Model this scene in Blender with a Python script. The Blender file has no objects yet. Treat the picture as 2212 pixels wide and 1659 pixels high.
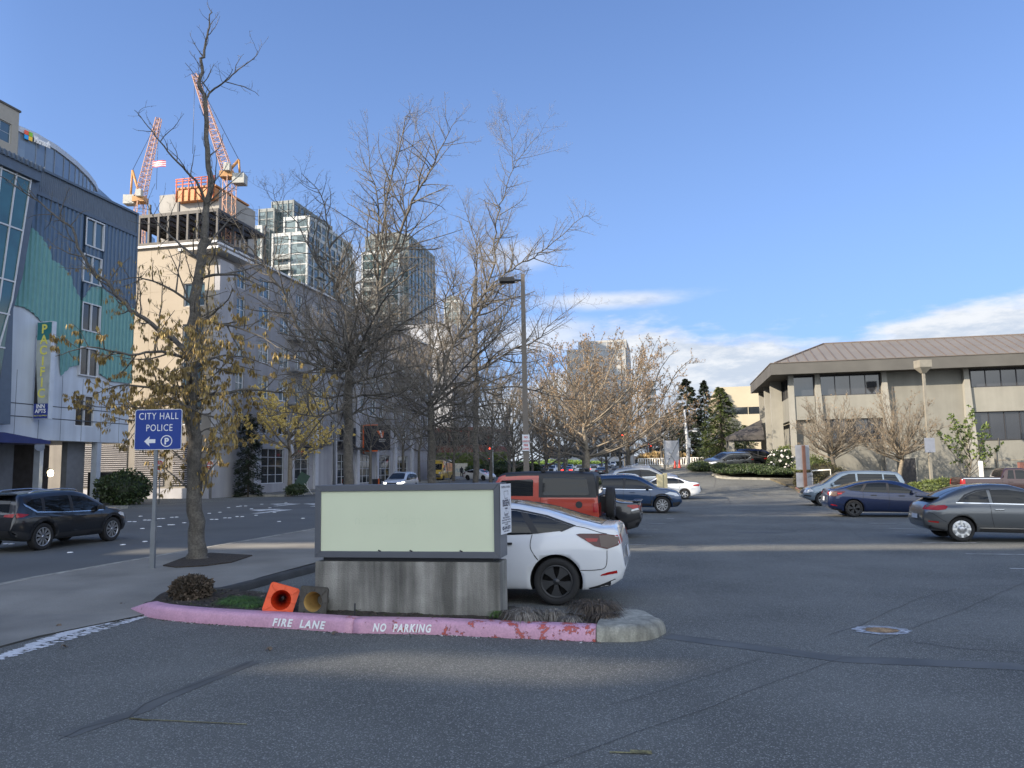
import bpy, bmesh, math, random
from mathutils import Vector, Matrix, noise
from mathutils.bvhtree import BVHTree
R = math.radians
SC = bpy.context.scene
COL = SC.collection
random.seed(7)
# ---------------------------------------------------------------- camera
FOC = 1662.0            # focal length for a frame 2212 wide
HC = 2.05
PITCH, ROLL = R(6.2), R(-1.0)
cam = bpy.data.objects.new('camera', bpy.data.cameras.new('camera'))
COL.objects.link(cam); SC.camera = cam
cam.data.sensor_width = 36.0
cam.data.lens = 36.0 * FOC / 2212.0
cam.data.clip_end = 9000
CM = Matrix.Translation((0, 0, HC)) @ Matrix.Rotation(math.pi / 2 + PITCH, 4, 'X') @ Matrix.Rotation(ROLL, 4, 'Z')
cam.matrix_world = CM
# ---------------------------------------------------------------- world: sky with clouds
SUN_EL, SUN_AZ = R(24.0), R(245.0)      # azimuth clockwise from +Y
w = bpy.data.worlds.new('World'); SC.world = w; w.use_nodes = True
nt = w.node_tree; N = nt.nodes; L = nt.links
def nd(t, **k):
    n = N.new(t)
    for a, b in k.items(): setattr(n, a, b)
    return n
def mth(op, a, b=None, c=None, clamp=False):
    n = nd('ShaderNodeMath', operation=op); n.use_clamp = clamp
    for i, v in enumerate((a, b, c)):
        if v is None: continue
        if hasattr(v, 'is_output'): L.new(v, n.inputs[i])
        else: n.inputs[i].default_value = v
    return n.outputs[0]
def ramp(x, a, b):
    n = nd('ShaderNodeMapRange', interpolation_type='SMOOTHSTEP')
    L.new(x, n.inputs[0]); n.inputs[1].default_value = a; n.inputs[2].default_value = b
    return n.outputs[0]
sky = nd('ShaderNodeTexSky', sky_type='NISHITA'); sky.sun_disc = False
sky.sun_elevation = SUN_EL; sky.sun_rotation = SUN_AZ; sky.air_density = 1.0; sky.dust_density = 0.3; sky.ozone_density = 2.0
tc = nd('ShaderNodeTexCoord'); sp = nd('ShaderNodeSeparateXYZ'); L.new(tc.outputs['Generated'], sp.inputs[0])
az = mth('ARCTAN2', sp.outputs[0], sp.outputs[1]); el = mth('ARCSINE', sp.outputs[2])
cb = nd('ShaderNodeCombineXYZ'); L.new(az, cb.inputs[0]); L.new(mth('MULTIPLY', el, 3.2), cb.inputs[1])
def wn(scale, detail, rough, off=0.0, vec=None):
    n = nd('ShaderNodeTexNoise'); n.inputs['Scale'].default_value = scale; n.inputs['Detail'].default_value = detail; n.inputs['Roughness'].default_value = rough
    mp = nd('ShaderNodeMapping'); mp.inputs['Location'].default_value = (off, off * .37, off * .7); L.new(cb.outputs[0], mp.inputs[0]); L.new(mp.outputs[0], n.inputs['Vector'])
    return n.outputs['Fac']
n1 = wn(3.2, 7, .55, 3.1); n2 = wn(9.0, 6, .6, 8.3); n3 = wn(26, 4, .6, 1.3)
puff = mth('ADD', mth('MULTIPLY', n1, .6), mth('ADD', mth('MULTIPLY', n2, .3), mth('MULTIPLY', n3, .12)))
def blob(a0, e0, sa, se):       # soft ellipse in azimuth / elevation (radians)
    da = mth('POWER', mth('ABSOLUTE', mth('DIVIDE', mth('SUBTRACT', az, a0), sa)), 2.0)
    de = mth('POWER', mth('ABSOLUTE', mth('DIVIDE', mth('SUBTRACT', el, e0), se)), 2.0)
    return mth('SUBTRACT', 1.0, mth('SQRT', mth('ADD', da, de)), clamp=False)
# bank along the horizon, higher towards the right
top = mth('ADD', R(4.8), mth('MULTIPLY', ramp(az, R(0.5), R(8.5)), R(5.5)))
bank = mth('MULTIPLY', mth('SUBTRACT', top, el), 11.0)
bank = mth('ADD', bank, mth('MULTIPLY', mth('SUBTRACT', puff, .50), 3.6))
m = ramp(bank, -0.12, .38)
for (a0, e0, sa, se, st) in ((R(0.2), R(15.6), R(4.5), R(1.7), .45), (R(8.0), R(12.2), R(8.0), R(0.95), .8), (R(-12.5), R(11.5), R(9.5), R(5.2), .9), (R(2.5), R(9.5), R(7.0), R(2.0), .7)):
    q = mth('ADD', mth('MULTIPLY', blob(a0, e0, sa, se), 1.5), mth('MULTIPLY', mth('SUBTRACT', puff, .52), 3.4))
    m = mth('MAXIMUM', m, mth('MULTIPLY', ramp(q, .05, 1.15), st))
shade = mth('ADD', mth('MULTIPLY', mth('SUBTRACT', wn(11.0, 8, .66, 5.2), .5), 6.5), mth('MULTIPLY', mth('SUBTRACT', el, mth('SUBTRACT', top, R(2.6))), 7.0))
sh = ramp(shade, -.75, .75)
cc = nd('ShaderNodeMix', data_type='RGBA'); L.new(sh, cc.inputs[0]); cc.inputs[6].default_value = (1.55, 1.75, 2.05, 1); cc.inputs[7].default_value = (2.25, 2.32, 2.42, 1)
tint = nd('ShaderNodeMix', data_type='RGBA', blend_type='MULTIPLY'); tint.inputs[0].default_value = 1.0
L.new(sky.outputs[0], tint.inputs[6]); tint.inputs[7].default_value = (1.06, 1.0, 1.04, 1)
# soft shoulder on the very bright horizon, kept open on the sun's side of the sky
sdx, sdy = math.sin(SUN_AZ), math.cos(SUN_AZ)
open_ = mth('ADD', 1.0, mth('MULTIPLY', ramp(mth('ADD', mth('MULTIPLY', sp.outputs[0], sdx), mth('MULTIPLY', sp.outputs[1], sdy)), .1, .9), 9.0))
scl = nd('ShaderNodeSeparateColor'); L.new(tint.outputs[2], scl.inputs[0]); cmb = nd('ShaderNodeCombineColor')
for i_, k_ in enumerate((1.12, 2.1, 4.7)):
    mm = mth('MULTIPLY', open_, k_); L.new(mth('MULTIPLY', mth('DIVIDE', scl.outputs[i_], mth('ADD', 1.0, mth('DIVIDE', scl.outputs[i_], mm))), mth('SUBTRACT', 1.06, mth('MULTIPLY', ramp(el, R(6), R(48)), (.40, .32, .19)[i_]))), cmb.inputs[i_])
mx = nd('ShaderNodeMix', data_type='RGBA'); L.new(mth('MULTIPLY', m, .97), mx.inputs[0]); L.new(cmb.outputs[0], mx.inputs[6]); L.new(cc.outputs[2], mx.inputs[7])
# bright cloud added behind the viewer, unseen, to lift and whiten the shade
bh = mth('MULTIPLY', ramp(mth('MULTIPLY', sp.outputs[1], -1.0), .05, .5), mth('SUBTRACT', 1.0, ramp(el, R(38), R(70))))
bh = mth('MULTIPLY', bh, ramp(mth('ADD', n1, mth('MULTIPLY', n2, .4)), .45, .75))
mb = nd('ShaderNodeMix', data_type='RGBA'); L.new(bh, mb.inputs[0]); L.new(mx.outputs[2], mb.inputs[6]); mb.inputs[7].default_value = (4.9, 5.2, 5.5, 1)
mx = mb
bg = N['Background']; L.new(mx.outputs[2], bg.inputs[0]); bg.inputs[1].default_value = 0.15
# ---------------------------------------------------------------- sun
sd = Vector((math.sin(SUN_AZ) * math.cos(SUN_EL), math.cos(SUN_AZ) * math.cos(SUN_EL), math.sin(SUN_EL)))
sl = bpy.data.lights.new('sun', 'SUN'); sl.energy = 3.6; sl.angle = R(0.5); sl.color = (1.0, .86, .68)
so = bpy.data.objects.new('sun', sl); COL.objects.link(so); so.rotation_euler = (-sd).to_track_quat('-Z', 'Y').to_euler()
SC.view_settings.view_transform = 'Standard'; SC.view_settings.look = 'None'
SC.view_settings.exposure = 1.45; SC.view_settings.gamma = 1.0
SC.cycles.max_bounces = 6; SC.cycles.diffuse_bounces = 3; SC.cycles.glossy_bounces = 3; SC.cycles.transparent_max_bounces = 8
# ---------------------------------------------------------------- pixel <-> world and the lie of the land
MI = CM.inverted()
def ray(px, py):
    d = CM.to_3x3() @ Vector(((px - 1106) / FOC, -(py - 829.5) / FOC, -1.0))
    return d
def at(px, py, Y):
    d = ray(px, py); return Vector((0, 0, HC)) + d * (Y / d.y)
def sst(x, a, b):
    t = min(1, max(0, (x - a) / (b - a))); return t * t * (3 - 2 * t)
def curb_x(y): return -6.5 + .205 * (y - 24.8)        # near kerb of the street
def lcurb_x(y): return -17.5 + .205 * (y - 55)        # far kerb of the street
def gz(x, y):
    t = max(-35.0, min(45.0, x))
    z = -0.012 * t * (1 - sst(abs(x), 60, 200))
    s = max(0.0, y - 60.0); z += .0125 * s * s / (s + 12.0) if y < 420 else .0125 * 350
    u = x - curb_x(y)
    v = min(15.0, max(0.0, y - 50.5))
    z += .15 * v * v / (v + 3) * sst(u, 4, 13) * (1 - sst(y, 150, 260)) * (1 - .72 * sst(x, 20, 28) * (1 - sst(y, 66, 74)))
    return z
def gp(px, py, dz=0.0):                  # the ground point seen at a pixel
    d = ray(px, py); o = Vector((0, 0, HC)); t = 4.0; pt = 0
    while t < 600:
        p = o + d * t
        if p.z < gz(p.x, p.y) + dz: break
        pt = t; t *= 1.02
    for _ in range(30):
        m_ = (pt + t) / 2; p = o + d * m_
        if p.z < gz(p.x, p.y) + dz: t = m_
        else: pt = m_
    return Vector((p.x, p.y, gz(p.x, p.y) + dz))
GA = R(-11.6)      # the street grid: facades across the view
# ---------------------------------------------------------------- materials
MATS = {}
def M(name, col=(.5, .5, .5), rough=.6, metal=0, var=.12, scale=3.0, bump=0.0, bscale=40, coat=0.0, spec=.5, emis=None, estr=0, alpha=1, streak=0, speck=0, fine=0, trans=0, coords='Object', stretch=(1, 1, 1)):
    if name in MATS: return MATS[name]
    m = bpy.data.materials.new(name); m.use_nodes = True
    t = m.node_tree; nn = t.nodes; ll = t.links; b = nn['Principled BSDF']
    b.inputs['Roughness'].default_value = rough; b.inputs['Metallic'].default_value = metal
    b.inputs['Specular IOR Level'].default_value = spec; b.inputs['Coat Weight'].default_value = coat; b.inputs['Coat Roughness'].default_value = .04
    c4 = tuple(col) + (1,)
    tcn = nn.new('ShaderNodeTexCoord'); mp = nn.new('ShaderNodeMapping'); mp.inputs['Scale'].default_value = stretch; ll.new(tcn.outputs[coords], mp.inputs[0])
    src = None
    def layer(sc, detail, lo, hi, amt, prev, vec=None, ntype='ShaderNodeTexNoise'):
        no = nn.new(ntype); no.inputs['Scale'].default_value = sc
        if ntype == 'ShaderNodeTexNoise': no.inputs['Detail'].default_value = detail
        ll.new(vec or mp.outputs[0], no.inputs['Vector'])
        mr = nn.new('ShaderNodeMapRange'); mr.inputs[1].default_value = lo; mr.inputs[2].default_value = hi; mr.inputs[3].default_value = 1 - amt; mr.inputs[4].default_value = 1 + amt
        ll.new(no.outputs[0], mr.inputs[0])
        mi = nn.new('ShaderNodeMix'); mi.data_type = 'RGBA'; mi.blend_type = 'MULTIPLY'; mi.inputs[0].default_value = 1
        if prev is None: mi.inputs[6].default_value = c4
        else: ll.new(prev, mi.inputs[6])
        ll.new(mr.outputs[0], mi.inputs[7])
        return mi.outputs[2]
    if var: src = layer(scale, 5, .3, .7, var, src)
    if fine: src = layer(bscale, 3, .3, .7, fine, src)
    if streak:
        m2 = nn.new('ShaderNodeMapping'); m2.inputs['Scale'].default_value = (1, 1, .08); ll.new(tcn.outputs[coords], m2.inputs[0])
        src = layer(scale * 2.5, 5, .35, .65, streak, src, m2.outputs[0])
    if speck:
        vo = nn.new('ShaderNodeTexVoronoi'); vo.inputs['Scale'].default_value = bscale; ll.new(mp.outputs[0], vo.inputs['Vector'])
        sx = nn.new('ShaderNodeSeparateColor'); ll.new(vo.outputs['Color'], sx.inputs[0])
        mr = nn.new('ShaderNodeMapRange'); mr.inputs[1].default_value = .80; mr.inputs[2].default_value = 1.0; mr.inputs[3].default_value = 0; mr.inputs[4].default_value = speck; ll.new(sx.outputs[0], mr.inputs[0])
        mi = nn.new('ShaderNodeMix'); mi.data_type = 'RGBA'; ll.new(mr.outputs[0], mi.inputs[0])
        if src: ll.new(src, mi.inputs[6])
        else: mi.inputs[6].default_value = c4
        mi.inputs[7].default_value = (min(1, col[0] * 4), min(1, col[1] * 4), min(1, col[2] * 4), 1)
        src = mi.outputs[2]
    if src: ll.new(src, b.inputs['Base Color'])
    else: b.inputs['Base Color'].default_value = c4
    if bump:
        no = nn.new('ShaderNodeTexNoise'); no.inputs['Scale'].default_value = bscale; no.inputs['Detail'].default_value = 4; ll.new(mp.outputs[0], no.inputs['Vector'])
        bu = nn.new('ShaderNodeBump'); bu.inputs['Strength'].default_value = bump; bu.inputs['Distance'].default_value = .02; ll.new(no.outputs[0], bu.inputs['Height']); ll.new(bu.outputs[0], b.inputs['Normal'])
    if emis: b.inputs['Emission Color'].default_value = tuple(emis) + (1,); b.inputs['Emission Strength'].default_value = estr
    if alpha < 1: b.inputs['Alpha'].default_value = alpha
    if trans: b.inputs['Transmission Weight'].default_value = trans
    MATS[name] = m
    return m
# ---------------------------------------------------------------- mesh building
class MB:
    def __init__(s): s.v = []; s.f = []; s.m = []; s.sm = []
    def add(s, vs, fs, mi=0, smooth=False):
        o = len(s.v); s.v.extend([tuple(v) for v in vs])
        for f in fs: s.f.append(tuple(o + i for i in f)); s.m.append(mi); s.sm.append(smooth)
    def box(s, c, d, mi=0, rot=None, taper=1.0):
        x, y, z = d[0] / 2, d[1] / 2, d[2] / 2
        vs = [Vector((sx * x * (taper if sz > 0 else 1), sy * y * (taper if sz > 0 else 1), sz * z)) for sz in (-1, 1) for sx, sy in ((-1, -1), (1, -1), (1, 1), (-1, 1))]
        if rot is not None: vs = [rot @ v for v in vs]
        vs = [v + Vector(c) for v in vs]
        s.add(vs, [(3, 2, 1, 0), (4, 5, 6, 7), (0, 1, 5, 4), (1, 2, 6, 5), (2, 3, 7, 6), (3, 0, 4, 7)], mi)
    def bb(s, x0, x1, y0, y1, z0, z1, mi=0):
        s.box(((x0 + x1) / 2, (y0 + y1) / 2, (z0 + z1) / 2), (x1 - x0, y1 - y0, z1 - z0), mi)
    def tube(s, pts, rad, n=8, mi=0, smooth=True, cap=True):
        pts = [Vector(p) for p in pts]
        if not hasattr(rad, '__len__'): rad = [rad] * len(pts)
        vs = []; fs = []; ref = None
        for i, p in enumerate(pts):
            d = (pts[min(i + 1, len(pts) - 1)] - pts[max(i - 1, 0)])
            if d.length < 1e-9: d = Vector((0, 0, 1))
            d.normalize()
            if ref is None: ref = d.orthogonal().normalized()
            ref = (ref - d * ref.dot(d))
            ref = ref.normalized() if ref.length > 1e-6 else d.orthogonal().normalized()
            b = d.cross(ref)
            for k in range(n):
                a = 2 * math.pi * k / n
                vs.append(p + (ref * math.cos(a) + b * math.sin(a)) * rad[i])
        for i in range(len(pts) - 1):
            for k in range(n):
                a, b2 = i * n + k, i * n + (k + 1) % n
                fs.append((a, b2, b2 + n, a + n))
        if cap and n > 2:
            fs.append(tuple(reversed(range(n)))); o = (len(pts) - 1) * n; fs.append(tuple(o + k for k in range(n)))
        s.add(vs, fs, mi, smooth)
    def prism(s, poly, h0, h1, axis='z', mi=0):       # polygon (a,b) extruded along an axis from h0 to h1
        def P(a, b, h): return {'z': (a, b, h), 'y': (a, h, b), 'x': (h, a, b)}[axis]
        n = len(poly); vs = [P(a, b, h0) for a, b in poly] + [P(a, b, h1) for a, b in poly]
        fs = [tuple(reversed(range(n))), tuple(range(n, 2 * n))] + [(i, (i + 1) % n, (i + 1) % n + n, i + n) for i in range(n)]
        s.add(vs, fs, mi)
    def lathe(s, prof, n=24, mi=0, axis='z', c=(0, 0, 0), smooth=True, close=False):   # prof: (r, h)
        vs = []; fs = []
        for r, h in prof:
            for k in range(n):
                a = 2 * math.pi * k / n; u, v = r * math.cos(a), r * math.sin(a)
                q = {'z': (u, v, h), 'y': (u, h, v), 'x': (h, u, v)}[axis]
                vs.append((q[0] + c[0], q[1] + c[1], q[2] + c[2]))
        m_ = len(prof)
        for i in range(m_ - 1 + (1 if close else 0)):
            for k in range(n):
                a, b2 = i * n + k, i * n + (k + 1) % n; j = ((i + 1) % m_) * n
                fs.append((a, b2, j + (k + 1) % n, j + k))
        s.add(vs, fs, mi, smooth)
    def quad(s, a, b, c, d, mi=0): s.add([a, b, c, d], [(0, 1, 2, 3)], mi)
    def mesh(s, name, mats, weld=False, fix=True):
        me = bpy.data.meshes.new(name); me.from_pydata(s.v, [], s.f)
        for x in (mats if isinstance(mats, (list, tuple)) else [mats]): me.materials.append(x)
        me.polygons.foreach_set('material_index', s.m); me.polygons.foreach_set('use_smooth', s.sm)
        if weld or fix:
            bm = bmesh.new(); bm.from_mesh(me)
            if weld: bmesh.ops.remove_doubles(bm, verts=bm.verts, dist=1e-4)
            if fix and len(bm.faces) < 60000: bmesh.ops.recalc_face_normals(bm, faces=bm.faces)
            bm.to_mesh(me); bm.free()
        me.update(); return me
    def build(s, name, mats, parent=None, loc=(0, 0, 0), rz=0, weld=False, fix=True, bevel=0):
        o = obj(name, s.mesh(name, mats, weld, fix), parent, loc, rz)
        if bevel:
            b = o.modifiers.new('bevel', 'BEVEL'); b.width = bevel; b.segments = 2; b.limit_method = 'ANGLE'; b.angle_limit = R(40)
        return o
def obj(name, me, parent=None, loc=(0, 0, 0), rz=0):
    o = bpy.data.objects.new(name, me); COL.objects.link(o)
    o.location = loc
    o.rotation_euler = (0, 0, rz) if not hasattr(rz, '__len__') else rz
    if parent: o.parent = parent
    return o
def tag(o, label=None, cat=None, group=None, kind=None):
    for k, v in (('label', label), ('category', cat), ('group', group), ('kind', kind)):
        if v: o[k] = v
    return o
def thing(name, label, cat, loc=(0, 0, 0), rz=0, group=None):
    o = bpy.data.objects.new(name, None); COL.objects.link(o); o.empty_display_size = .2
    o.location = loc; o.rotation_euler = (0, 0, rz) if not hasattr(rz, '__len__') else rz
    return tag(o, label, cat, group)
def dup(o, parent=None, loc=None, rz=None, label=None, group=None):
    c = o.copy(); COL.objects.link(c)
    if parent: c.parent = parent
    if loc is not None: c.location = loc
    if rz is not None: c.rotation_euler = (0, 0, rz)
    if label: c['label'] = label
    if group: c['group'] = group
    for ch in o.children: dup(ch, c)
    return c
def text_mesh(s, size, depth=.004, mat=None, align='CENTER', xs=1.0, shear=0, bold=0.0, space=1.0, font=None):
    cu = bpy.data.curves.new('t', 'FONT'); cu.body = s; cu.size = size; cu.align_x = align; cu.extrude = depth; cu.resolution_u = 3; cu.shear = shear; cu.offset = bold; cu.space_character = space
    o = bpy.data.objects.new('t', cu); COL.objects.link(o)
    me = bpy.data.meshes.new_from_object(o.evaluated_get(bpy.context.evaluated_depsgraph_get()))
    bpy.data.objects.remove(o); bpy.data.curves.remove(cu)
    me.transform(Matrix.Diagonal((xs, 1, 1, 1)))
    if mat: me.materials.clear(); me.materials.append(mat)
    return me
def put_text(name, s, size, mat, parent, loc, rot=(math.pi / 2, 0, 0), **k):
    me = text_mesh(s, size, mat=mat, **k); return obj(name, me, parent, loc, rot)
def apply_mods(o):
    dg = bpy.context.evaluated_depsgraph_get(); me = bpy.data.meshes.new_from_object(o.evaluated_get(dg)); o.modifiers.clear(); o.data = me
# ================================================================ ground, roads, pavements
mA = M('asphalt_lot', (.108, .110, .100), .85, var=.28, scale=.45, speck=.7, bscale=110, bump=.6, fine=.3, coords='Object')
mRd = M('asphalt_street', (.108, .112, .108), .8, var=.16, scale=.35, bscale=60, bump=.25, fine=.12)
mCc = M('concrete_walk', (.21, .20, .175), .85, var=.22, scale=.8, bscale=50, bump=.25, fine=.1)
mCk = M('concrete_kerb', (.27, .26, .225), .85, var=.25, scale=2.5, bscale=40, bump=.4, streak=.2)
mEd = M('dark_kerb', (.05, .05, .048), .9, var=.3, scale=2, bump=.3)
mSoil = M('bark_mulch', (.045, .035, .026), .95, var=.4, scale=14, bscale=60, bump=1.0, fine=.4)
def gridline(lim, step, far, n):
    a = [i * step for i in range(int(-lim / step), int(lim / step) + 1)]
    e = [lim * (far / lim) ** ((k + 1) / n) for k in range(n)]
    return [-x for x in reversed(e)] + a + e
gx = gridline(70, 2.5, 4000, 9)
gy = [-600, -250, -100] + [-40 + 2.5 * i for i in range(0, 137)] + [330, 380, 440, 600, 1000, 2000, 4500]
b = MB(); nx = len(gx)
b.add([(x, y, gz(x, y)) for y in gy for x in gx], [(j * nx + i, j * nx + i + 1, (j + 1) * nx + i + 1, (j + 1) * nx + i) for j in range(len(gy) - 1) for i in range(nx - 1)], 0, True)
tag(b.build('ground', mA, fix=False), kind='structure')
def strip(name, fa, fb, y0, y1, dz, mat, n=None, nx=6, skirt=0.0, kind='structure', hz=None):
    b = MB(); n = n or max(2, int((y1 - y0) / 1.5)); vs = []; fs = []
    for j in range(n + 1):
        y = y0 + (y1 - y0) * j / n
        for i in range(nx + 1):
            x = fa(y) + (fb(y) - fa(y)) * i / nx
            vs.append((x, y, gz(x, y) + (dz if hz is None else hz(y))))
    W = nx + 1
    for j in range(n):
        for i in range(nx): fs.append((j * W + i, j * W + i + 1, (j + 1) * W + i + 1, (j + 1) * W + i))
    b.add(vs, fs, 0, False)
    if skirt:
        for side in (0, nx):
            o = [vs[j * W + side] for j in range(n + 1)]
            b.add(o + [(p[0], p[1], p[2] - skirt) for p in o], [(j, j + 1, j + 2 + n, j + 1 + n) for j in range(n)], 1 if isinstance(mat, (list, tuple)) else 0)
        for row in (0, n):
            o = [vs[row * W + i] for i in range(W)]
            b.add(o + [(p[0], p[1], p[2] - skirt) for p in o], [(i, i + 1, i + 1 + W, i + W) for i in range(nx)], 1 if isinstance(mat, (list, tuple)) else 0)
    return tag(b.build(name, mat, fix=False), kind=kind)
def poly_sheet(name, pts, h, mat, skirt=.3, dz=0.0, kind='structure', parent=None):   # raised flat-ish polygon following the land
    b = MB(); n = len(pts)
    top = [(p[0], p[1], gz(p[0], p[1]) + h) for p in pts]
    b.add(top + [(p[0], p[1], p[2] - skirt) for p in top], [tuple(range(n))] + [(i, (i + 1) % n, (i + 1) % n + n, i + n) for i in range(n)])
    return tag(b.build(name, mat, parent), kind=kind)
strip('road', lambda y: lcurb_x(y), lambda y: curb_x(y), -40, 420, .012, mRd, n=230, nx=8)
swh = lambda y: .022 + .12 * sst(y, 11.0, 13.5)
strip('pavement', lambda y: curb_x(y) + .16, lambda y: curb_x(y) + 4.2 - .5 * sst(y, 11.5, 10.4), -20, 150, 0, [mCc, mEd], n=120, nx=6, skirt=.3, hz=swh)
strip('kerb', lambda y: curb_x(y), lambda y: curb_x(y) + .155, -20, 150, 0, mCk, n=120, nx=1, skirt=.3, hz=lambda y: swh(y) + .004)
strip('pavement', lambda y: lcurb_x(y) - 4.6, lambda y: lcurb_x(y) - .16, 57.5, 150, .15, [mCc, mCk], nx=4, skirt=.3)
strip('kerb', lambda y: lcurb_x(y) - .155, lambda y: lcurb_x(y), 57.5, 150, .154, mCk, nx=1, skirt=.3)
strip('pavement', lambda y: lcurb_x(y) - 4.6, lambda y: lcurb_x(y) - .16, -20, 41, .15, [mCc, mCk], nx=4, skirt=.3)
strip('kerb', lambda y: lcurb_x(y) - .155, lambda y: lcurb_x(y), -20, 41, .154, mCk, nx=1, skirt=.3)
# far cross street: pale walk and the lot drive's edge
def ribbon(b, pts, wd, dz=.014, mi=0, step=.5):
    P2 = []
    for i in range(len(pts) - 1):
        a, c = Vector(pts[i][:2]), Vector(pts[i + 1][:2]); k = max(1, int((c - a).length / step))
        for j in range(k): P2.append(a + (c - a) * j / k)
    P2.append(Vector(pts[-1][:2])); vs = []
    for i, p in enumerate(P2):
        d = (P2[min(i + 1, len(P2) - 1)] - P2[max(0, i - 1)]).normalized(); nn_ = Vector((-d.y, d.x)) * wd / 2
        for q in (p + nn_, p - nn_): vs.append((q.x, q.y, gz(q.x, q.y) + dz))
    b.add(vs, [(2 * i, 2 * i + 1, 2 * i + 3, 2 * i + 2) for i in range(len(P2) - 1)], mi)
mWh = M('road_paint', (.62, .62, .6), .7, var=.35, scale=9, fine=.25, bscale=30)
mWf = M('worn_paint', (.36, .36, .35), .8, var=.4, scale=5, fine=.4, bscale=40)
mYe = M('worn_yellow_paint', (.22, .19, .08), .8, var=.5, scale=6, fine=.4, bscale=40)
mCr = M('crack_sealant', (.06, .058, .054), .8, var=.2)
z8 = lambda X, Y: ((2400 + X * .7378) * .5486, (2250 + Y * .7378) * .5486)
z6r = lambda X, Y: (X * .4521 * .5486, (2150 + Y * .4521) * .5486)
z7 = lambda X, Y: ((3032 + X * .4521) * .5486, (1700 + Y * .4521) * .5486)
z3r = lambda X, Y: ((1850 + X * .4521) * .5486, (1800 + Y * .4521) * .5486)
z3 = lambda X, Y: (X * .4521 * .5486, (1650 + Y * .4521) * .5486)
z5r = lambda X, Y: ((900 + X * .4521) * .5486, (1350 + Y * .4521) * .5486)
z5 = lambda X, Y: ((2600 + X * .4521) * .5486, (1300 + Y * .4521) * .5486)
z1 = lambda X, Y: ((1000 + X * .4521) * .5486, (2100 + Y * .4521) * .5486)
def wig(pts, amp):
    out = []
    for i in range(len(pts) - 1):
        a, c = pts[i], pts[i + 1]; k = max(2, int((c - a).length / .25))
        for j in range(k):
            p = a + (c - a) * j / k; p = p + Vector((random.uniform(-amp, amp), random.uniform(-amp, amp), 0)); out.append(p)
    return out + [pts[-1]]
b = MB()
for f, ln, wd in ((z8, [(0, 712), (270, 640), (560, 545), (820, 460)], .012), (z8, [(-700, 1149), (0, 915), (300, 810), (570, 710), (800, 620), (1000, 550), (1240, 465), (1560, 462), (1700, 470)], .014),
              (z8, [(1180, 340), (1330, 290), (1640, 150), (1850, 95)], .018), (z8, [(1380, 405), (1600, 310), (1900, 200), (2212, 60)], .018), (z8, [(330, 335), (820, 400), (1080, 455)], .012),
              (z8, [(1640, 70), (1950, 78), (2212, 75)], .03), (z8, [(1600, 375), (1850, 415), (2212, 435)], .028), (z6r, [(520, 1690), (740, 1590), (1100, 1500), (1240, 1380), (1600, 1250), (1950, 1110), (2212, 1000)], .016),
              (z7, [(500, 740), (650, 830), (690, 850), (850, 960)], .035), (z7, [(-300, 850), (0, 850), (450, 850), (1100, 850)], .03), (z5, [(590, 1460), (612, 1520)], .07), (z5, [(485, 1300), (470, 1370)], .08), (z7, [(0, 690), (400, 690)], .05)):
    ribbon(b, wig([gp(*f(*p)) for p in ln], .02 if wd < .02 else .035), wd * .45, .006)
tag(b.build('pavement_joints', mCr, fix=False), kind='structure')
# tar patches and darker repair strips (their own colour)
b = MB()
for f, ln, wd in ((z6r, [(560, 1659), (900, 1540), (1240, 1430), (1420, 1330), (1800, 1175), (2212, 1010)], .16), (z8, [(300, 345), (800, 410), (1250, 470), (2212, 510)], .3)):
    ribbon(b, [gp(*f(*p)) for p in ln], wd, .0035)
rs = random.Random(21)
for (px, py, ra_, rb_) in ((1720, 1110, 1.6, .5), (1650, 1150, .9, .25)):
    c_ = gp(px, py); n = 22; ph = rs.random() * 6
    vs = [(c_.x + math.cos(6.283 * k / n) * ra_ * (1 + .25 * math.sin(3 * k + ph) * rs.random()), c_.y + math.sin(6.283 * k / n) * rb_ * (1 + .3 * math.sin(2 * k + ph) * rs.random())) for k in range(n)]
    b.add([(x, y, gz(x, y) + .0045) for x, y in vs], [tuple(range(n))])
tag(b.build('road_repairs', M('tar_strip', (.098, .099, .091), .7, var=.2, scale=2, bscale=50, bump=.2), fix=False), kind='structure')
b = MB()
for (f, p, q, wd) in ((z7, (700, 757), (905, 757), .1), (z7, (860, 798), (1100, 799), .1), (z7, (1008, 843), (1262, 846), .1), (z7, (1187, 900), (1410, 903), .1), (z7, (1325, 970), (1800, 968), .1), (z7, (1700, 1065), (2300, 1072), .1), (z7, (2090, 1193), (2400, 1199), .1),
        (z3r, (1500, 497), (1690, 495), .1), (z3r, (1500, 575), (1705, 580), .1), (z3r, (1500, 628), (1640, 630), .1), (z3r, (1390, 690), (1590, 688), .09), (z3r, (1300, 765), (1530, 766), .1)):
    a, c = gp(*f(*p)), gp(*f(*q)); ribbon(b, [a, c], wd, .007)
a, c = gp(*z3r(1715, 537)), gp(*z3r(1778, 537)); ribbon(b, [a, c], .14, .008)
tag(b.build('road_markings', mWf, fix=False), kind='structure')
b = MB()
for p, q, wd in (((1130, 1510), (2150, 1558), .018), ((1130, 1506), (1300, 1522), .03)): ribbon(b, [gp(*z6r(*p)), gp(*z6r(*q))], wd, .007)
for p, q, wd in (((0, 968), (228, 975), .025), ((110, 962), (225, 968), .05)): ribbon(b, [gp(*z8(*p)), gp(*z8(*q))], wd, .007)
a = gp(*z5(800, 1440)); ribbon(b, [a, a + Vector((.3, -.6, 0))], .7, .012)
tag(b.build('road_markings', mYe, fix=False), kind='structure')
c_ = gp(1904, 1362)
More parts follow.
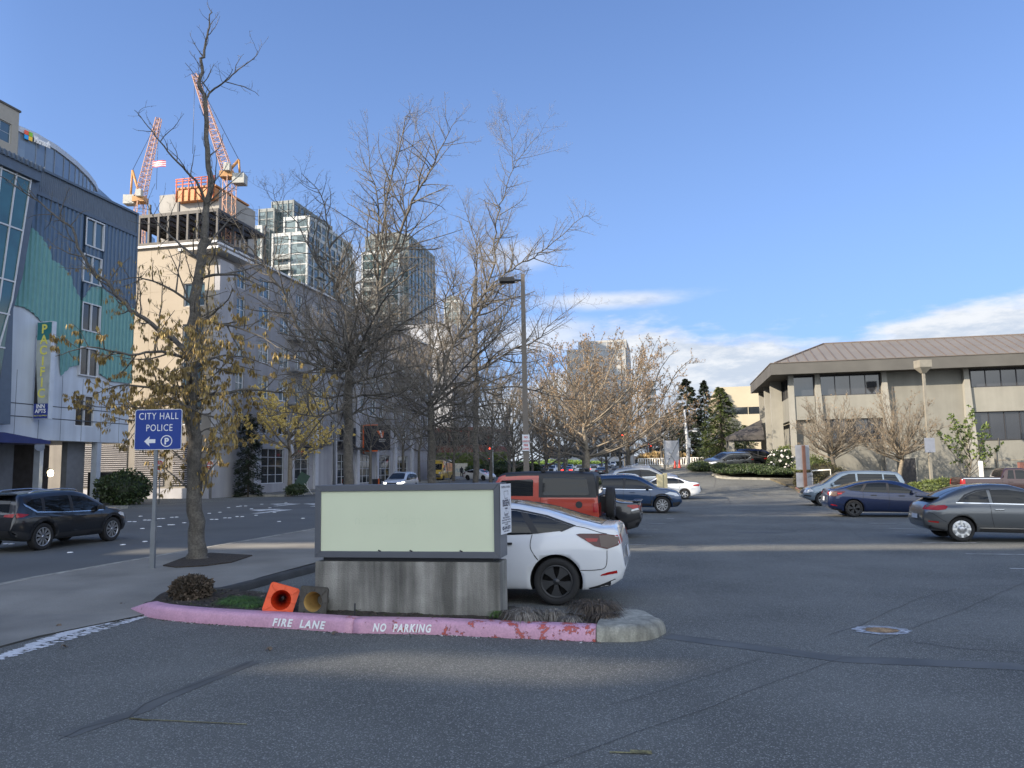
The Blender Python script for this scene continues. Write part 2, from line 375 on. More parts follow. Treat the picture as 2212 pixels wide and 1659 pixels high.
for rr0, rr1, cl, nm in ((.0, .16, (.30, .19, .09), 'rusty_patch'), (.17, .27, (.30, .32, .35), 'pale_ring')):
    b = MB(); n = 26; vs = [(c_.x + math.cos(6.283 * k / n) * r_ * (1 + .12 * math.sin(k * 2.3)) * 1.25, c_.y + math.sin(6.283 * k / n) * r_, 0) for r_ in (max(rr0, .001), rr1) for k in range(n)]
    b.add([(x, y, gz(x, y) + .006) for x, y, _ in vs], [(k, (k + 1) % n, (k + 1) % n + n, k + n) for k in range(n)]); tag(b.build('road_markings', M(nm, cl, .85, var=.5, scale=12, fine=.4)), kind='structure')
# worn white triangle of paint where the drive meets the walk: flakes of paint
fl = MB(); rr = random.Random(3)
A0, A1, A2 = gp(*z6r(-260, 1060)), gp(*z6r(1045, 572)), gp(*z6r(1330, 622))
for i in range(1500):
    t = rr.random() ** .75; ed = rr.random()
    e = A0.lerp(A1, t); wdt = .06 + .62 * t
    off = ed * wdt
    if not (ed < .22 + .12 * t or rr.random() < .30 or (ed > .8 and rr.random() < .45)): continue
    d = (A1 - A0).normalized(); nn_ = Vector((d.y, -d.x, 0))
    p = e + nn_ * off; s_ = rr.uniform(.012, .05) * (1.3 if ed < .3 else .8); k = rr.randint(5, 7); a0 = rr.random() * 6
    vs = [(p.x + math.cos(a0 + 6.283 * j / k) * s_ * rr.uniform(.6, 1.8), p.y + math.sin(a0 + 6.283 * j / k) * s_ * rr.uniform(.4, 1.0), 0) for j in range(k)]
    h = .0060 + .0000015 * i
    fl.add([(x, y, gz(x, y) + h) for x, y, _ in vs], [tuple(range(k))])
tag(fl.build('road_markings', M('flaking_paint', (.6, .61, .62), .7, var=.2, scale=20), fix=False), kind='structure')
# street arrows
b = MB()
def arrow(px, py, sc=1.0, flip=1):
    o = gp(px, py); a = math.atan(.205)
    shp = [(0, 0), (0, 2.2), (-.9 * flip, 2.2), (-.9 * flip, 2.7), (-2.0 * flip, 1.95), (-.9 * flip, 1.2), (-.9 * flip, 1.75), (-.35 * flip, 1.75), (-.35 * flip, 0)]
    vs = []
    for x, y in shp:
        x *= sc; y *= sc * 1.35; X = o.x + x * math.cos(a) + y * math.sin(a); Y = o.y - x * math.sin(a) + y * math.cos(a); vs.append((X, Y, gz(X, Y) + .02))
    b.add(vs, [tuple(range(len(vs)))])
arrow(*z5r(265, 1490), 1.1); arrow(*z5r(760, 1428), 1.1); arrow(600, 1094, .9)
tag(b.build('road_markings', mWh, fix=False), kind='structure')
# ceramic lane markers
dm = MB(); dm.lathe([(0.055, 0), (.05, .014), (.03, .02), (0.0, .021)], 10, 0)
dme = dm.mesh('road_marker', M('ceramic_marker', (.78, .78, .76), .35, var=.05))
pts = [(610, 1168), (1070, 1100), (1262, 1072), (1240, 958), (1388, 940), (1128, 898), (1172, 898), (1262, 884), (1300, 884), (1225, 850), (1384, 872), (1420, 870), (1497, 860), (1538, 858), (1605, 908), (1475, 925), (1505, 925), (1845, 878), (1885, 878), (1960, 865), (2000, 865), (2065, 853), (2110, 853), (1823, 825), (1915, 815), (1990, 775), (2070, 765), (2140, 760), (100, 1093), (50, 1092)]
pts = [z3(*p) for p in pts] + [z5r(*p) for p in ((440, 1560), (648, 1532), (240, 1505), (200, 1448), (360, 1440), (500, 1395), (290, 1408), (400, 1480), (105, 1425))]
for p in pts:
    g = gp(*p); o = obj('road_marker', dme, None, g + Vector((0, 0, .013)))
    d_ = g.y; o.scale = (1 + d_ / 60, 1 + d_ / 60, 1)
    tag(o, 'small round white ceramic marker stuck on the street asphalt', 'road marker', 'white lane markers on the street')
# ---------------------------------------------------------------- the sign island
front = [gp(*p) for p in ((273, 1319), (330, 1337), (430, 1347), z1(0, 815), z1(400, 838), z1(850, 872), z1(1550, 882), z1(2212, 915), (1180, 1382), (1286.5, 1386.8))]
nose = [gp(*p) for p in ((1300, 1387), (1362, 1387.5), (1411, 1382.5), (1436, 1370), (1441, 1362))]
back = [gp(*p, dz=.14) for p in ((1428, 1336), (1402, 1318), (1362, 1313.5), (1322, 1312.5))]
backl = [gp(1086, 1310, dz=.1), Vector((-2.6, 11.55, 0)), Vector((-4.6, 12.4, 0)), Vector((-5.3, 12.6, 0))]
isl = front + nose + back + backl
pk = M('pink_kerb_paint', (.54, .30, .40), .55, var=.1, scale=6, fine=.1, bscale=40, bump=.3)
# paint flaking: the pink gives way to older red coats in patches with their own outline
t = pk.node_tree; bs = t.nodes['Principled BSDF']; src = bs.inputs['Base Color'].links[0].from_socket
tcn = t.nodes.new('ShaderNodeTexCoord'); no = t.nodes.new('ShaderNodeTexNoise'); no.inputs['Scale'].default_value = 5.5; no.inputs['Detail'].default_value = 7; no.inputs['Roughness'].default_value = .7
t.links.new(tcn.outputs['Object'], no.inputs['Vector'])
sx = t.nodes.new('ShaderNodeSeparateXYZ'); t.links.new(tcn.outputs['Object'], sx.inputs[0])
mr = t.nodes.new('ShaderNodeMapRange'); mr.inputs[1].default_value = -4; mr.inputs[2].default_value = 1; mr.inputs[3].default_value = .0; mr.inputs[4].default_value = .185; t.links.new(sx.outputs[0], mr.inputs[0])
ad = t.nodes.new('ShaderNodeMath'); t.links.new(no.outputs[0], ad.inputs[0]); t.links.new(mr.outputs[0], ad.inputs[1])
m2 = t.nodes.new('ShaderNodeMapRange'); m2.inputs[1].default_value = .695; m2.inputs[2].default_value = .705; t.links.new(ad.outputs[0], m2.inputs[0])
m3 = t.nodes.new('ShaderNodeMapRange'); m3.inputs[1].default_value = .678; m3.inputs[2].default_value = .69; t.links.new(ad.outputs[0], m3.inputs[0])
a1 = t.nodes.new('ShaderNodeMix'); a1.data_type = 'RGBA'; t.links.new(m3.outputs[0], a1.inputs[0]); t.links.new(src, a1.inputs[6]); a1.inputs[7].default_value = (.09, .05, .06, 1)
a2 = t.nodes.new('ShaderNodeMix'); a2.data_type = 'RGBA'; t.links.new(m2.outputs[0], a2.inputs[0]); t.links.new(a1.outputs[2], a2.inputs[6]); a2.inputs[7].default_value = (.45, .09, .07, 1)
t.links.new(a2.outputs[2], bs.inputs['Base Color'])
def curb_mesh(line, wd, h, closed=False, inner=-1, tip=0):
    b = MB(); P3 = []
    for i in range(len(line) - 1):
        a, c = Vector(line[i][:2]), Vector(line[i + 1][:2]); k = max(1, int((c - a).length / .12))
        for j in range(k): P3.append(a + (c - a) * j / k)
    P3.append(Vector(line[-1][:2])); 
    for _ in range(6): P3 = [P3[0]] + [(P3[i - 1] + P3[i] * 2 + P3[i + 1]) / 4 for i in range(1, len(P3) - 1)] + [P3[-1]]
    vs = []; prof = [(0, -.25), (0.0, .0), (.015, h * .72), (.045, h * .95), (.08, h), (wd * .9, h + .004), (wd, h - .01), (wd, -.25)]
    for i, p in enumerate(P3):
        d = (P3[min(i + 1, len(P3) - 1)] - P3[max(0, i - 1)]).normalized(); nn_ = Vector((-d.y, d.x)) * inner
        kk = min(1, (i / len(P3)) / tip) if tip else 1
        wob = noise.noise(Vector((p.x * 3, p.y * 3, 5))) * .012
        for u, z in prof:
            q = p + nn_ * (u + (wob if u < .05 else 0)); vs.append((q.x, q.y, gz(q.x, q.y) + (z * (.15 + .85 * kk) if z > 0 else z)))
    W = len(prof)
    b.add(vs, [(i * W + k, i * W + k + 1, (i + 1) * W + k + 1, (i + 1) * W + k) for i in range(len(P3) - 1) for k in range(W - 1)] + [tuple(range(W)), tuple((len(P3) - 1) * W + k for k in reversed(range(W)))], 0, True)
    return b, P3
KJ = 5
b, FL = curb_mesh(front[:KJ + 1], .24, .165, inner=1, tip=.12); tag(b.build('kerb', pk), kind='structure')
fr2 = [front[KJ] + (front[KJ + 1] - front[KJ]).normalized() * .018] + front[KJ + 1:]
b, FL2 = curb_mesh(fr2, .24, .165, inner=1); tag(b.build('kerb', pk), kind='structure')
b, _ = curb_mesh(list(reversed(backl[:2])), .13, .10, inner=-1); tag(b.build('kerb', mCk), kind='structure')
b, _ = curb_mesh([Vector((-5.15, 12.75)), Vector((-4.75, 12.6)), Vector((-3.5, 17.5))], .13, .13, inner=1); tag(b.build('kerb', mEd), kind='structure')
# rounded concrete nose
b = MB(); cn = Vector((1.02, 9.75)); base = [Vector(front[-1][:2]) + Vector((.012, 0))] + [Vector(p[:2]) for p in nose + back]
for _ in range(2):
    nb = [base[0]]
    for i in range(len(base) - 1): nb += [base[i] * .75 + base[i + 1] * .25, base[i] * .25 + base[i + 1] * .75]
    base = nb + [base[-1]]
rings = ((1.0, -.2), (1.0, .0), (.985, .07), (.955, .12), (.9, .155), (.8, .175), (.55, .18), (0.22, .178))
vs = []
for s_, z in rings:
    for p in base:
        q = cn + (p - cn) * s_; vs.append((q.x, q.y, gz(q.x, q.y) + z + (noise.noise(Vector((q.x * 4, q.y * 4, 0))) * .006 if z > .05 else 0)))
n = len(base)
b.add(vs, [(r * n + i, r * n + i + 1, (r + 1) * n + i + 1, (r + 1) * n + i) for r in range(len(rings) - 1) for i in range(n - 1)] + [tuple((len(rings) - 1) * n + i for i in range(n))] + [tuple(r * n for r in range(len(rings))), tuple(r * n + n - 1 for r in reversed(range(len(rings))))], 0, True)
tag(b.build('kerb', M('nose_concrete', (.25, .245, .205), .85, var=.35, scale=3.5, bscale=45, bump=.5, streak=.25, fine=.15)), kind='structure')
# planting bed
inset = [Vector((p[0], p[1] + .2)) for p in front] + [Vector((1.05, 9.35)), Vector((1.35, 9.7)), Vector((1.25, 10.1))] + [Vector((p[0], p[1] - .02)) for p in (backl[0], backl[1], backl[2], backl[3])]
b = MB(); xs = [-5.4 + i * .11 for i in range(63)]; ys = [9.1 + j * .11 for j in range(34)]
def inpoly(x, y, P_):
    c = False
    for i in range(len(P_)):
        a, d = P_[i], P_[i - 1]
        if (a[1] > y) != (d[1] > y) and x < (d[0] - a[0]) * (y - a[1]) / (d[1] - a[1]) + a[0]: c = not c
    return c
idx = {}; vs = []; fs = []
bedz = lambda x, y: gz(x, y) + .12 + noise.noise(Vector((x * 2.5, y * 2.5, 0))) * .03 + noise.noise(Vector((x * 11, y * 11, 3))) * .018 + .05 * sst(y, 11.3, 12.3)
for i in range(62):
    for j in range(33):
        if inpoly(xs[i] + .055, ys[j] + .055, inset):
            q = []
            for a, c in ((i, j), (i + 1, j), (i + 1, j + 1), (i, j + 1)):
                if (a, c) not in idx: idx[(a, c)] = len(vs); vs.append((xs[a], ys[c], bedz(xs[a], ys[c])))
                q.append(idx[(a, c)])
            fs.append(tuple(q))
b.add(vs, fs, 0, True)
tag(b.build('soil', mSoil, fix=False), 'dark bark mulch filling the pink kerbed sign island', kind='stuff')
# tree pit by the big tree
tp = [gp(*p, dz=.14) for p in ((352, 1223), (400, 1205), (455, 1196), (545, 1201), (500, 1216), (440, 1224), (380, 1227))]
poly_sheet('soil', tp, .165, mSoil, skirt=.1, kind='stuff')
# stencilled words on the kerb face
def kerb_text(s, px0, px1, py, mat, line):
    n_ = len(s); me = text_mesh(s, .13, .002, mat, align='CENTER', shear=.25, bold=.0045, space=1.25)
    xs_ = [v.co.x for v in me.vertices]; x0, x1 = min(xs_), max(xs_)
    L2 = [Vector(p) for p in line]
    def nearest(px):
        best = min(range(len(L2)), key=lambda i: abs(proj(L2[i])[0] - px)); return best
    i0, i1 = nearest(px0), nearest(px1)
    acc = [0.0]
    for i in range(i0, i1): acc.append(acc[-1] + (L2[i + 1] - L2[i]).length)
    tot = acc[-1]
    for v in me.vertices:
        u = (v.co.x - x0) / (x1 - x0) * tot; k = 0
        while k < len(acc) - 2 and acc[k + 1] < u: k += 1
        f = (u - acc[k]) / max(1e-6, acc[k + 1] - acc[k]); p = L2[i0 + k].lerp(L2[i0 + k + 1], f); d = (L2[i0 + k + 1] - L2[i0 + k]).normalized(); nn_ = Vector((-d.y, d.x))
        z = .03 + v.co.y * 1.0
        q = p - nn_ * (.009 + v.co.z) + nn_ * (.015 * z / .12 + noise.noise(Vector((p.x * 3, p.y * 3, 5))) * .012)
        v.co = (q.x, q.y, gz(q.x, q.y) + z)
    return me
def proj(p):
    v = MI @ Vector((p[0], p[1], gz(p[0], p[1]) if len(p) < 3 else p[2])); return (1106 + FOC * v.x / -v.z, 829.5 - FOC * v.y / -v.z)
for s, a, c, ln in (('FIRE  LANE', 593, 700, FL), ('NO  PARKING', 803, 935, FL2)):
    tag(obj('kerb_lettering', kerb_text(s, a, c, 0, M('kerb_white', (.86, .87, .88), .5, var=.06), ln)), kind='structure')
# stencil gaps are left to the wear of the paint
# right hand planting: drive island, bed in front of the office building
mGC = M('ground_cover', (.035, .055, .02), .8, var=.5, scale=6, fine=.4, bscale=30, bump=.8)
mPk2 = M('faded_red_kerb', (.42, .2, .19), .8, var=.35, scale=3)
# ================================================================ buildings
glD = M('dark_glass', (.02, .025, .03), .06, var=0, spec=.9)
glS = M('sky_glass', (.05, .09, .12), .05, var=0, spec=1.0)
glT = M('teal_glass', (.02, .09, .10), .05, var=.3, scale=.6, spec=1.0)
wFr = M('white_frame', (.55, .57, .6), .5, var=.05)
dFr = M('dark_frame', (.03, .03, .035), .5, var=.05)
def plane_at(O, ang, px, py, off=0.0):      # pixel -> (s, z) on a vertical facade through O heading ang, off = distance behind the facade
    u = Vector((math.cos(ang), math.sin(ang))); n = Vector((-u.y, u.x)); o = Vector(O[:2]) + n * off
    d = ray(px, py); det = u.x * -d.y - u.y * -d.x
    # o + s u = t d
    A = Matrix(((u.x, -d.x), (u.y, -d.y))); r = A.inverted() @ Vector((-o.x, -o.y))
    return r.x, HC + r.y * d.z
def wall(b, x0, x1, z0, z1, holes=(), y0=0.0, y1=.3, mi=0):
    xs = sorted({x0, x1} | {min(max(v, x0), x1) for h in holes for v in (h[0], h[1])}); zs = sorted({z0, z1} | {min(max(v, z0), z1) for h in holes for v in (h[2], h[3])})
    for i in range(len(xs) - 1):
        run = None
        for j in range(len(zs) - 1):
            cx, cz = (xs[i] + xs[i + 1]) / 2, (zs[j] + zs[j + 1]) / 2
            if xs[i + 1] - xs[i] < 1e-5: continue
            solid = not any(h[0] < cx < h[1] and h[2] < cz < h[3] for h in holes)
            if solid and run is None: run = zs[j]
            if (not solid) and run is not None: b.bb(xs[i], xs[i + 1], y0, y1, run, zs[j], mi); run = None
        if run is not None: b.bb(xs[i], xs[i + 1], y0, y1, run, zs[-1], mi)
WC = {}
def window(parent, x, z, w_, h_, y=.12, nx=2, nz=1, fm=None, gm=None, rz=0, t=.06, dp=.08, loc=None, name='window'):
    fm = fm or wFr; gm = gm or glS; k = (round(w_, 2), round(h_, 2), nx, nz, fm.name, gm.name, t, dp)
    if k not in WC:
        b = MB()
        b.bb(0, w_, 0, dp, 0, t); b.bb(0, w_, 0, dp, h_ - t, h_); b.bb(0, t, 0, dp, t, h_ - t); b.bb(w_ - t, w_, 0, dp, t, h_ - t)
        for i in range(1, nx): b.bb(w_ * i / nx - t * .4, w_ * i / nx + t * .4, .01, dp - .01, t, h_ - t)
        for j in range(1, nz):
            for i in range(nx):
                b.bb(w_ * i / nx + t * .4, w_ * (i + 1) / nx - t * .4, .015, dp - .015, h_ * j / nz - t * .3, h_ * j / nz + t * .3)
        p = MB(); p.bb(t * .5, w_ - t * .5, dp * .55, dp * .75, t * .5, h_ - t * .5)
        WC[k] = (b.mesh('window', fm, fix=False), p.mesh('pane', gm, fix=False))
    o = obj(name, WC[k][0], parent, loc or (x, y, z), rz); obj('pane', WC[k][1], o)
    return o
def corr(b, x0, x1, zt, zb, pitch=.3, y=0.0, dp=.07, mi=0):
    x = x0; vs = []
    while x < x1 - 1e-6:
        for du, yy in ((0, y), (.35, y), (.5, y - dp), (.85, y - dp)):
            q = min(x + du * pitch, x1); vs.append((q, yy))
        x += pitch
    vs.append((x1, y)); V = []
    for q, yy in vs: V += [(q, yy, zb(q)), (q, yy, max(zt(q), zb(q) + .001))]
    b.add(V, [(2 * i, 2 * i + 2, 2 * i + 3, 2 * i + 1) for i in range(len(vs) - 1)], mi)
def interp(pts):
    pts = sorted(pts)
    def f(x):
        if x <= pts[0][0]: return pts[0][1]
        for (a, p), (c, q) in zip(pts, pts[1:]):
            if x <= c: return p + (q - p) * (x - a) / max(1e-9, c - a)
        return pts[-1][1]
    return f
SA = math.radians(90 - 11.6)      # heading along the street
# ---------------------------------------------------------------- A: the inn
OI = Vector((-25 + .205 * (14 - 50), 14.0)); gI = .3; LI = (50 - 14) / .9796; HI = 19.0
inn = thing('inn_building', 'blue corrugated apartment inn with teal wave panels over an open parking level', 'building', (OI.x, OI.y, gI), SA)
fi = lambda px, py, off=0: (lambda r: (r[0], r[1] - gI))(plane_at(OI, SA, px, py, off))
za = lambda X, Y: (X * .248, 192 + Y * .248)
zb_ = lambda X, Y: (X * .248, 548.6 + Y * .248)
mPale = M('pale_blue_panel', (.48, .53, .60), .6, var=.08, scale=.6, streak=.1, coords='Object')
mBlue = M('blue_corrugated', (.075, .125, .20), .45, var=.06, metal=.1)
mTeal = M('teal_corrugated', (.125, .29, .29), .5, var=.06)
mSlate = M('slate_blue_trim', (.085, .115, .16), .5, var=.08)
zG = 3.75
wins = []
for a, c in ((za(735, 1190), za(865, 1410)), (zb_(712, 40), zb_(872, 290)), (zb_(700, 470), zb_(860, 700)), (zb_(680, 850), zb_(838, 1080)), (zb_(660, 1265), zb_(827, 1510))):
    (s0, z1_), (s1, z0_) = fi(*a), fi(*c); wins.append((s0, s1, z0_, z1_ if z1_ > z0_ else z0_ + 1.5))
wins = [(s0, s0 + 1.55, z0_, z0_ + 1.75) for s0, s1, z0_, z1_ in wins]
wins[4] = (wins[4][0], wins[4][0] + 1.55, wins[4][2], wins[4][2] + 1.9)
b = MB(); wall(b, 0, LI, zG, HI, wins, 0, .3, 0); b.bb(0, LI, .3, 6.2, zG, HI - .3, 0)
for s0, s1, z0_, z1_ in wins: pass
b.build('wall', mPale, inn)
for k, (s0, s1, z0_, z1_) in enumerate(wins): window(inn, s0, z0_, s1 - s0, z1_ - z0_, -.16 if k < 4 else .02, 2, 1, gm=glS if k < 2 else glD, t=.07, dp=.22)
# corrugated blue and teal skins, cut round the windows
tt = interp([fi(*za(*p)) for p in ((235, 1200), (290, 1225), (360, 1300), (420, 1400), (440, 1490), (520, 1530), (600, 1620), (640, 1740), (700, 1850), (780, 1730), (860, 1720), (960, 1800), (1100, 1900))] )
tl = [fi(*zb_(*p)) for p in ((130, 450), (200, 465), (270, 510), (330, 570), (390, 625), (470, 700), (500, 850), (520, 1060), (600, 985), (700, 960), (850, 1040), (960, 1110), (1100, 1125))]
tbm = interp(tl); sL = fi(*za(300, 640))[0]
def cut(b, zt, zb, mi, y):
    edges = sorted({sL - 1.2, LI} | {v for w4 in wins for v in (w4[0], w4[1])})
    for a, c in zip(edges, edges[1:]):
        mid = (a + c) / 2; hs = sorted([(w4[2], w4[3]) for w4 in wins if w4[0] <= mid <= w4[1]])
        lo = [zb] + [(lambda q, v=h[1]: max(v, zb(q))) for h in hs]; hi = [(lambda q, v=h[0]: min(v, zt(q))) for h in hs] + [zt]
        for l_, h_ in zip(lo, hi):
            if h_(mid) > l_(mid) + .02: corr(b, a, c, h_, (lambda q, l_=l_, h_=h_: min(l_(q), h_(q))), .33, y, .08, mi)
b = MB(); cut(b, lambda q: 17.55, tt, 0, -.03); b.build('blue_panel', mBlue, inn, fix=False)
b = MB(); cut(b, tt, tbm, 0, -.06); b.build('teal_panel', mTeal, inn, fix=False)
b = MB(); corr(b, sL - 1.2, LI, lambda q: HI, lambda q: 17.7, .14, -.03, .03); b.build('parapet_band', mSlate, inn, fix=False)
b = MB(); b.bb(sL - 1.2, LI + .08, -.16, .2, HI, HI + .14); b.bb(sL - 1.2, LI + .06, -.16, 0.0, 17.5, 17.72); b.bb(LI - .05, LI + .1, -.14, .2, tt(LI), HI); b.build('trim', mSlate, inn)
# leaning curtain wall
gp_ = [fi(*p, off=-.7) for p in ((-400, 90), za(275, 612), (42, 530), zb_(0, 1090))]
gpoly = [(gp_[0][0], 4.0), (gp_[3][0] - 1.3, 4.0), (gp_[3][0], gp_[3][1]), (gp_[2][0], gp_[2][1]), (gp_[1][0], 17.9), (gp_[0][0], 17.9)]
b = MB(); b.prism(gpoly, -.7, -.3, 'y'); b.build('curtain_wall', glT, inn)
b = MB(); sR = gp_[1][0]
def gedge(z): return interp([(4.0, gpoly[1][0]), (gpoly[2][1], gpoly[2][0]), (gpoly[3][1], gpoly[3][0]), (17.9, gpoly[4][0])])(z)
for k in range(9):
    f0 = k * .95; b.tube([(gedge(4.0) - f0 * .55, -.74, 4.0), (gedge(11) - f0 * .8, -.74, 11), (gedge(17.9) - f0, -.74, 17.9)], .045, 4, smooth=False)
for z in (5.2, 6.6, 8.4, 10.2, 12.0, 14.9, 17.8): b.bb(gp_[0][0], gedge(z), -.76, -.7, z - .04, z + .04)
b.build('mullion', wFr, inn)
b = MB(); fp = [fi(*p, off=-.55) for p in (za(300, 620), za(180, 1650), zb_(100, 480), zb_(75, 1485))]
b.prism([(gedge(4.6) - .9, fp[3][1]), (fp[3][0], fp[3][1]), (fp[2][0], fp[2][1]), (fp[1][0], fp[1][1]), (fp[0][0] + .25, 17.9), (sR, 17.9), (gedge(11), 11), (gedge(7), 7)], -.66, .0, 'y'); b.build('leaning_fin', mSlate, inn)
b = MB(); corr(b, gp_[0][0], sR + .5, lambda q: 18.75, lambda q: 18.45, .3, -1.0, .1); b.bb(gp_[0][0], sR + .45, -.95, .3, 17.9, 18.6); b.build('eave', mSlate, inn, fix=False)
# panel joints, floor band
b = MB()
for z in (4.95, 5.65): b.bb(sL - 6, LI, -.012, 0.01, z, z + .05)
for k in range(14): b.bb(LI - 1.6 * k - .9, LI - 1.6 * k - .88, -.008, 0, zG, 7.5)
b.build('joint', M('joint_dark', (.06, .07, .09), .8), inn)
# garage level: columns, back wall, ceiling
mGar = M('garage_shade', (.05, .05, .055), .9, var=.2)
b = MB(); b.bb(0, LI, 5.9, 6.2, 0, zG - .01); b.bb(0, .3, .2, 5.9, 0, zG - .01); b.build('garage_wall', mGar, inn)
colx = [fi(px, 1020)[0] for px in (214, 90, -60, -260)]
for i, cx in enumerate(colx):
    b = MB(); wd = .35 if i != 1 else .25; b.bb(cx - wd / 2, cx + wd / 2, .05, .45, 0, zG - .002); b.build('column', M('column_paint', (.36, .40, .46), .7, var=.12, scale=2), inn)
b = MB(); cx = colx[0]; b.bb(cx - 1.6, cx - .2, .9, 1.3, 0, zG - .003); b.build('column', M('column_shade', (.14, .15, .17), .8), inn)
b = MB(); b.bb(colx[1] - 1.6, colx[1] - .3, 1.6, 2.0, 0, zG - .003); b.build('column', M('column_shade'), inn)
a0 = fi(*z3(0, 185)); a1 = fi(*z3(222, 205))
b = MB(); b.prism([(a1[0] - 12, a1[1] + .25), (a1[0] - 3, a1[1] + .4), (a1[0], a1[1] + .05), (a1[0], a1[1] - .12), (a1[0] - 12, a1[1] - .1)], -1.6, -.0, 'y'); b.build('awning', M('navy_awning', (.02, .03, .12), .5), inn)
lp = fi(*z3(372, 487))
lo = MB(); lo.box((0, 0, 0), (.3, .28, .42), 0, taper=.7); q = lo.build('wall_lamp', dFr, inn, (colx[1] + .32, -.12, 1.95))
lo = MB(); lo.lathe([(0.0, -.2), (.12, -.17), (.16, 0), (.12, .14), (0, .18)], 12); lo.build('lamp_glass', M('lamp_lit', (1, .9, .7), .4, var=0, emis=(1, .82, .45), estr=9), q, (0, -.16, -.05))
# fallen-off logo patch on the panel band
b = MB(); c0 = fi(*z3(345, 225)); b.prism([(c0[0] + .38 * math.cos(i * .52) * (1.1 if i % 3 else .9), c0[1] + .36 * math.sin(i * .52)) for i in range(12)], -.025, -.001, 'y'); b.build('emblem', M('worn_panel', (.2, .23, .28), .8), inn)
# ---------------------------------------------------------------- blade sign PACIFIC INN APTS
sp0 = fi(*zb_(325, 660)); sp1 = fi(*zb_(445, 1410))
bs_x = sp0[0]; ztop = 10.3; zbot = 4.85
u = Vector((math.cos(SA), math.sin(SA))); n_ = Vector((-u.y, u.x))
sgn = thing('blade_sign', 'tall vertical inn sign with yellow letters fixed to the pale blue wall', 'sign', (OI.x + u.x * bs_x, OI.y + u.y * bs_x, gI), SA - math.pi / 2)
# local: face looks along -Y (towards the viewer), +X out of the wall is negative... build in a frame whose X runs from tip to wall
zt_, zb2 = ztop, zbot
# after rotation, the world direction of local X is the facade's outward normal (towards the street)
b = MB(); b.bb(.12, 1.12, -.14, .14, zb2, zt_, 0); b.build('cabinet', M('sign_cabinet', (.5, .55, .62), .5, var=.08), sgn)
b = MB(); b.bb(.17, 1.07, -.165, -.14, zt_ - 1.05, zt_ - .05); b.build('face', M('sign_teal', (.02, .16, .17), .5), sgn)
b = MB(); b.bb(.17, 1.07, -.165, -.14, zb2 + .85, zt_ - 1.05); b.build('face', M('sign_grey', (.35, .38, .36), .5, var=.15, scale=2), sgn)
b = MB(); b.prism([(.17, zb2 + .85), (.42, zb2 + .85), (.17, zb2 + 3.3)], -.172, -.1652, 'y'); b.build('face', M('sign_black', (.015, .015, .018), .5), sgn)
b = MB(); b.bb(.17, 1.07, -.168, -.14, zb2 + .04, zb2 + .85); b.build('face', M('sign_navy', (.02, .04, .22), .5), sgn)
mYL = M('yellow_letters', (.66, .62, .12), .5, var=.05)
for i, ch in enumerate('PACIFIC'):
    put_text('lettering', ch, .70, mYL, sgn, (.62, -.172, zt_ - .66 - i * .60), (math.pi / 2, 0, 0), bold=.018)
mWL = M('white_letters', (.72, .73, .74), .5, var=.03)
put_text('lettering', 'INN', .31, mWL, sgn, (.62, -.175, zb2 + .60), bold=.008); put_text('lettering', 'APTS', .31, mWL, sgn, (.62, -.175, zb2 + .34), bold=.008)
put_text('lettering', 'FULLY EQUIPPED', .11, mYL, sgn, (.62, -.175, zb2 + .15))
for z in (zb2 + .8, zt_ - .8):
    b = MB(); b.tube([(-.02, 0, z), (.13, 0, z)], .05, 8); b.build('bracket', dFr, sgn)
# ---------------------------------------------------------------- D: long grey apartment building
OD = Vector((-21.4, 54.5)); gD = .2; HD = 18.45; LD = 52.0; ED = 26.0
apt = thing('apartment_building', 'long grey and beige apartment block with a shop level along the street', 'building', (OD.x, OD.y, gD), SA)
mBeige = M('beige_panel', (.31, .265, .205), .7, var=.06, scale=.5, bump=.05)
mGrey = M('grey_render', (.22, .222, .24), .75, var=.1, scale=.5, streak=.1)
mGr2 = M('pale_grey_render', (.33, .33, .35), .75, var=.1, scale=.5, streak=.1)
mBrn = M('grey_brown_base', (.19, .175, .155), .8, var=.15, scale=.7, streak=.12)
# street facade with window holes
wn_ = []; FLR = (4.9, 7.75, 10.6, 13.4, 15.9)
xw = [3.0, 6.2, 9.6, 12.4, 16.2, 19.6, 22.4, 26.2, 29.6, 32.4, 36.2, 39.6, 42.4, 46.2, 49.2]
for i, x in enumerate(xw):
    for j, z in enumerate(FLR[:5]):
        if j == 4 and i > 30: continue
        wd = 1.7 if i % 3 else 1.2; hh = 1.75 if j < 4 else 1.55
        wn_.append((x, x + wd, z, z + hh))
shop = [(7.2, 10.9, .9, 3.75), (12.8, 15.4, .35, 3.75), (21.5, 25.2, .5, 3.5), (26.8, 30.4, .5, 3.5), (32, 36, .5, 3.5), (38, 42, .5, 3.5)]
b = MB(); wall(b, 0, LD, 4.3, HD, wn_, 0, .3, 0); b.build('wall', mGrey, apt)
b = MB(); wall(b, 0, LD, 0, 4.3, shop, .12, .4, 0); b.bb(0, LD, .4, .6, 4.2, 4.299, 0); b.build('wall', mGr2, apt)
b = MB(); b.bb(.3, LD, 2.2, ED, 0, HD - .4); b.build('core', M('interior_dark', (.05, .05, .055), .9), apt)
for k, (a, c, z, t_) in enumerate(wn_): window(apt, a, z, c - a, t_ - z, .1, 2, 2 if k % 2 else 1, gm=glS if (k * 7) % 5 else glD, t=.07, dp=.1)
for a, c, z, t_ in shop: window(apt, a, z, c - a, t_ - z, .22, 3 if c - a > 3 else 2, 4, gm=glD, t=.06, dp=.1, name='shop_window')
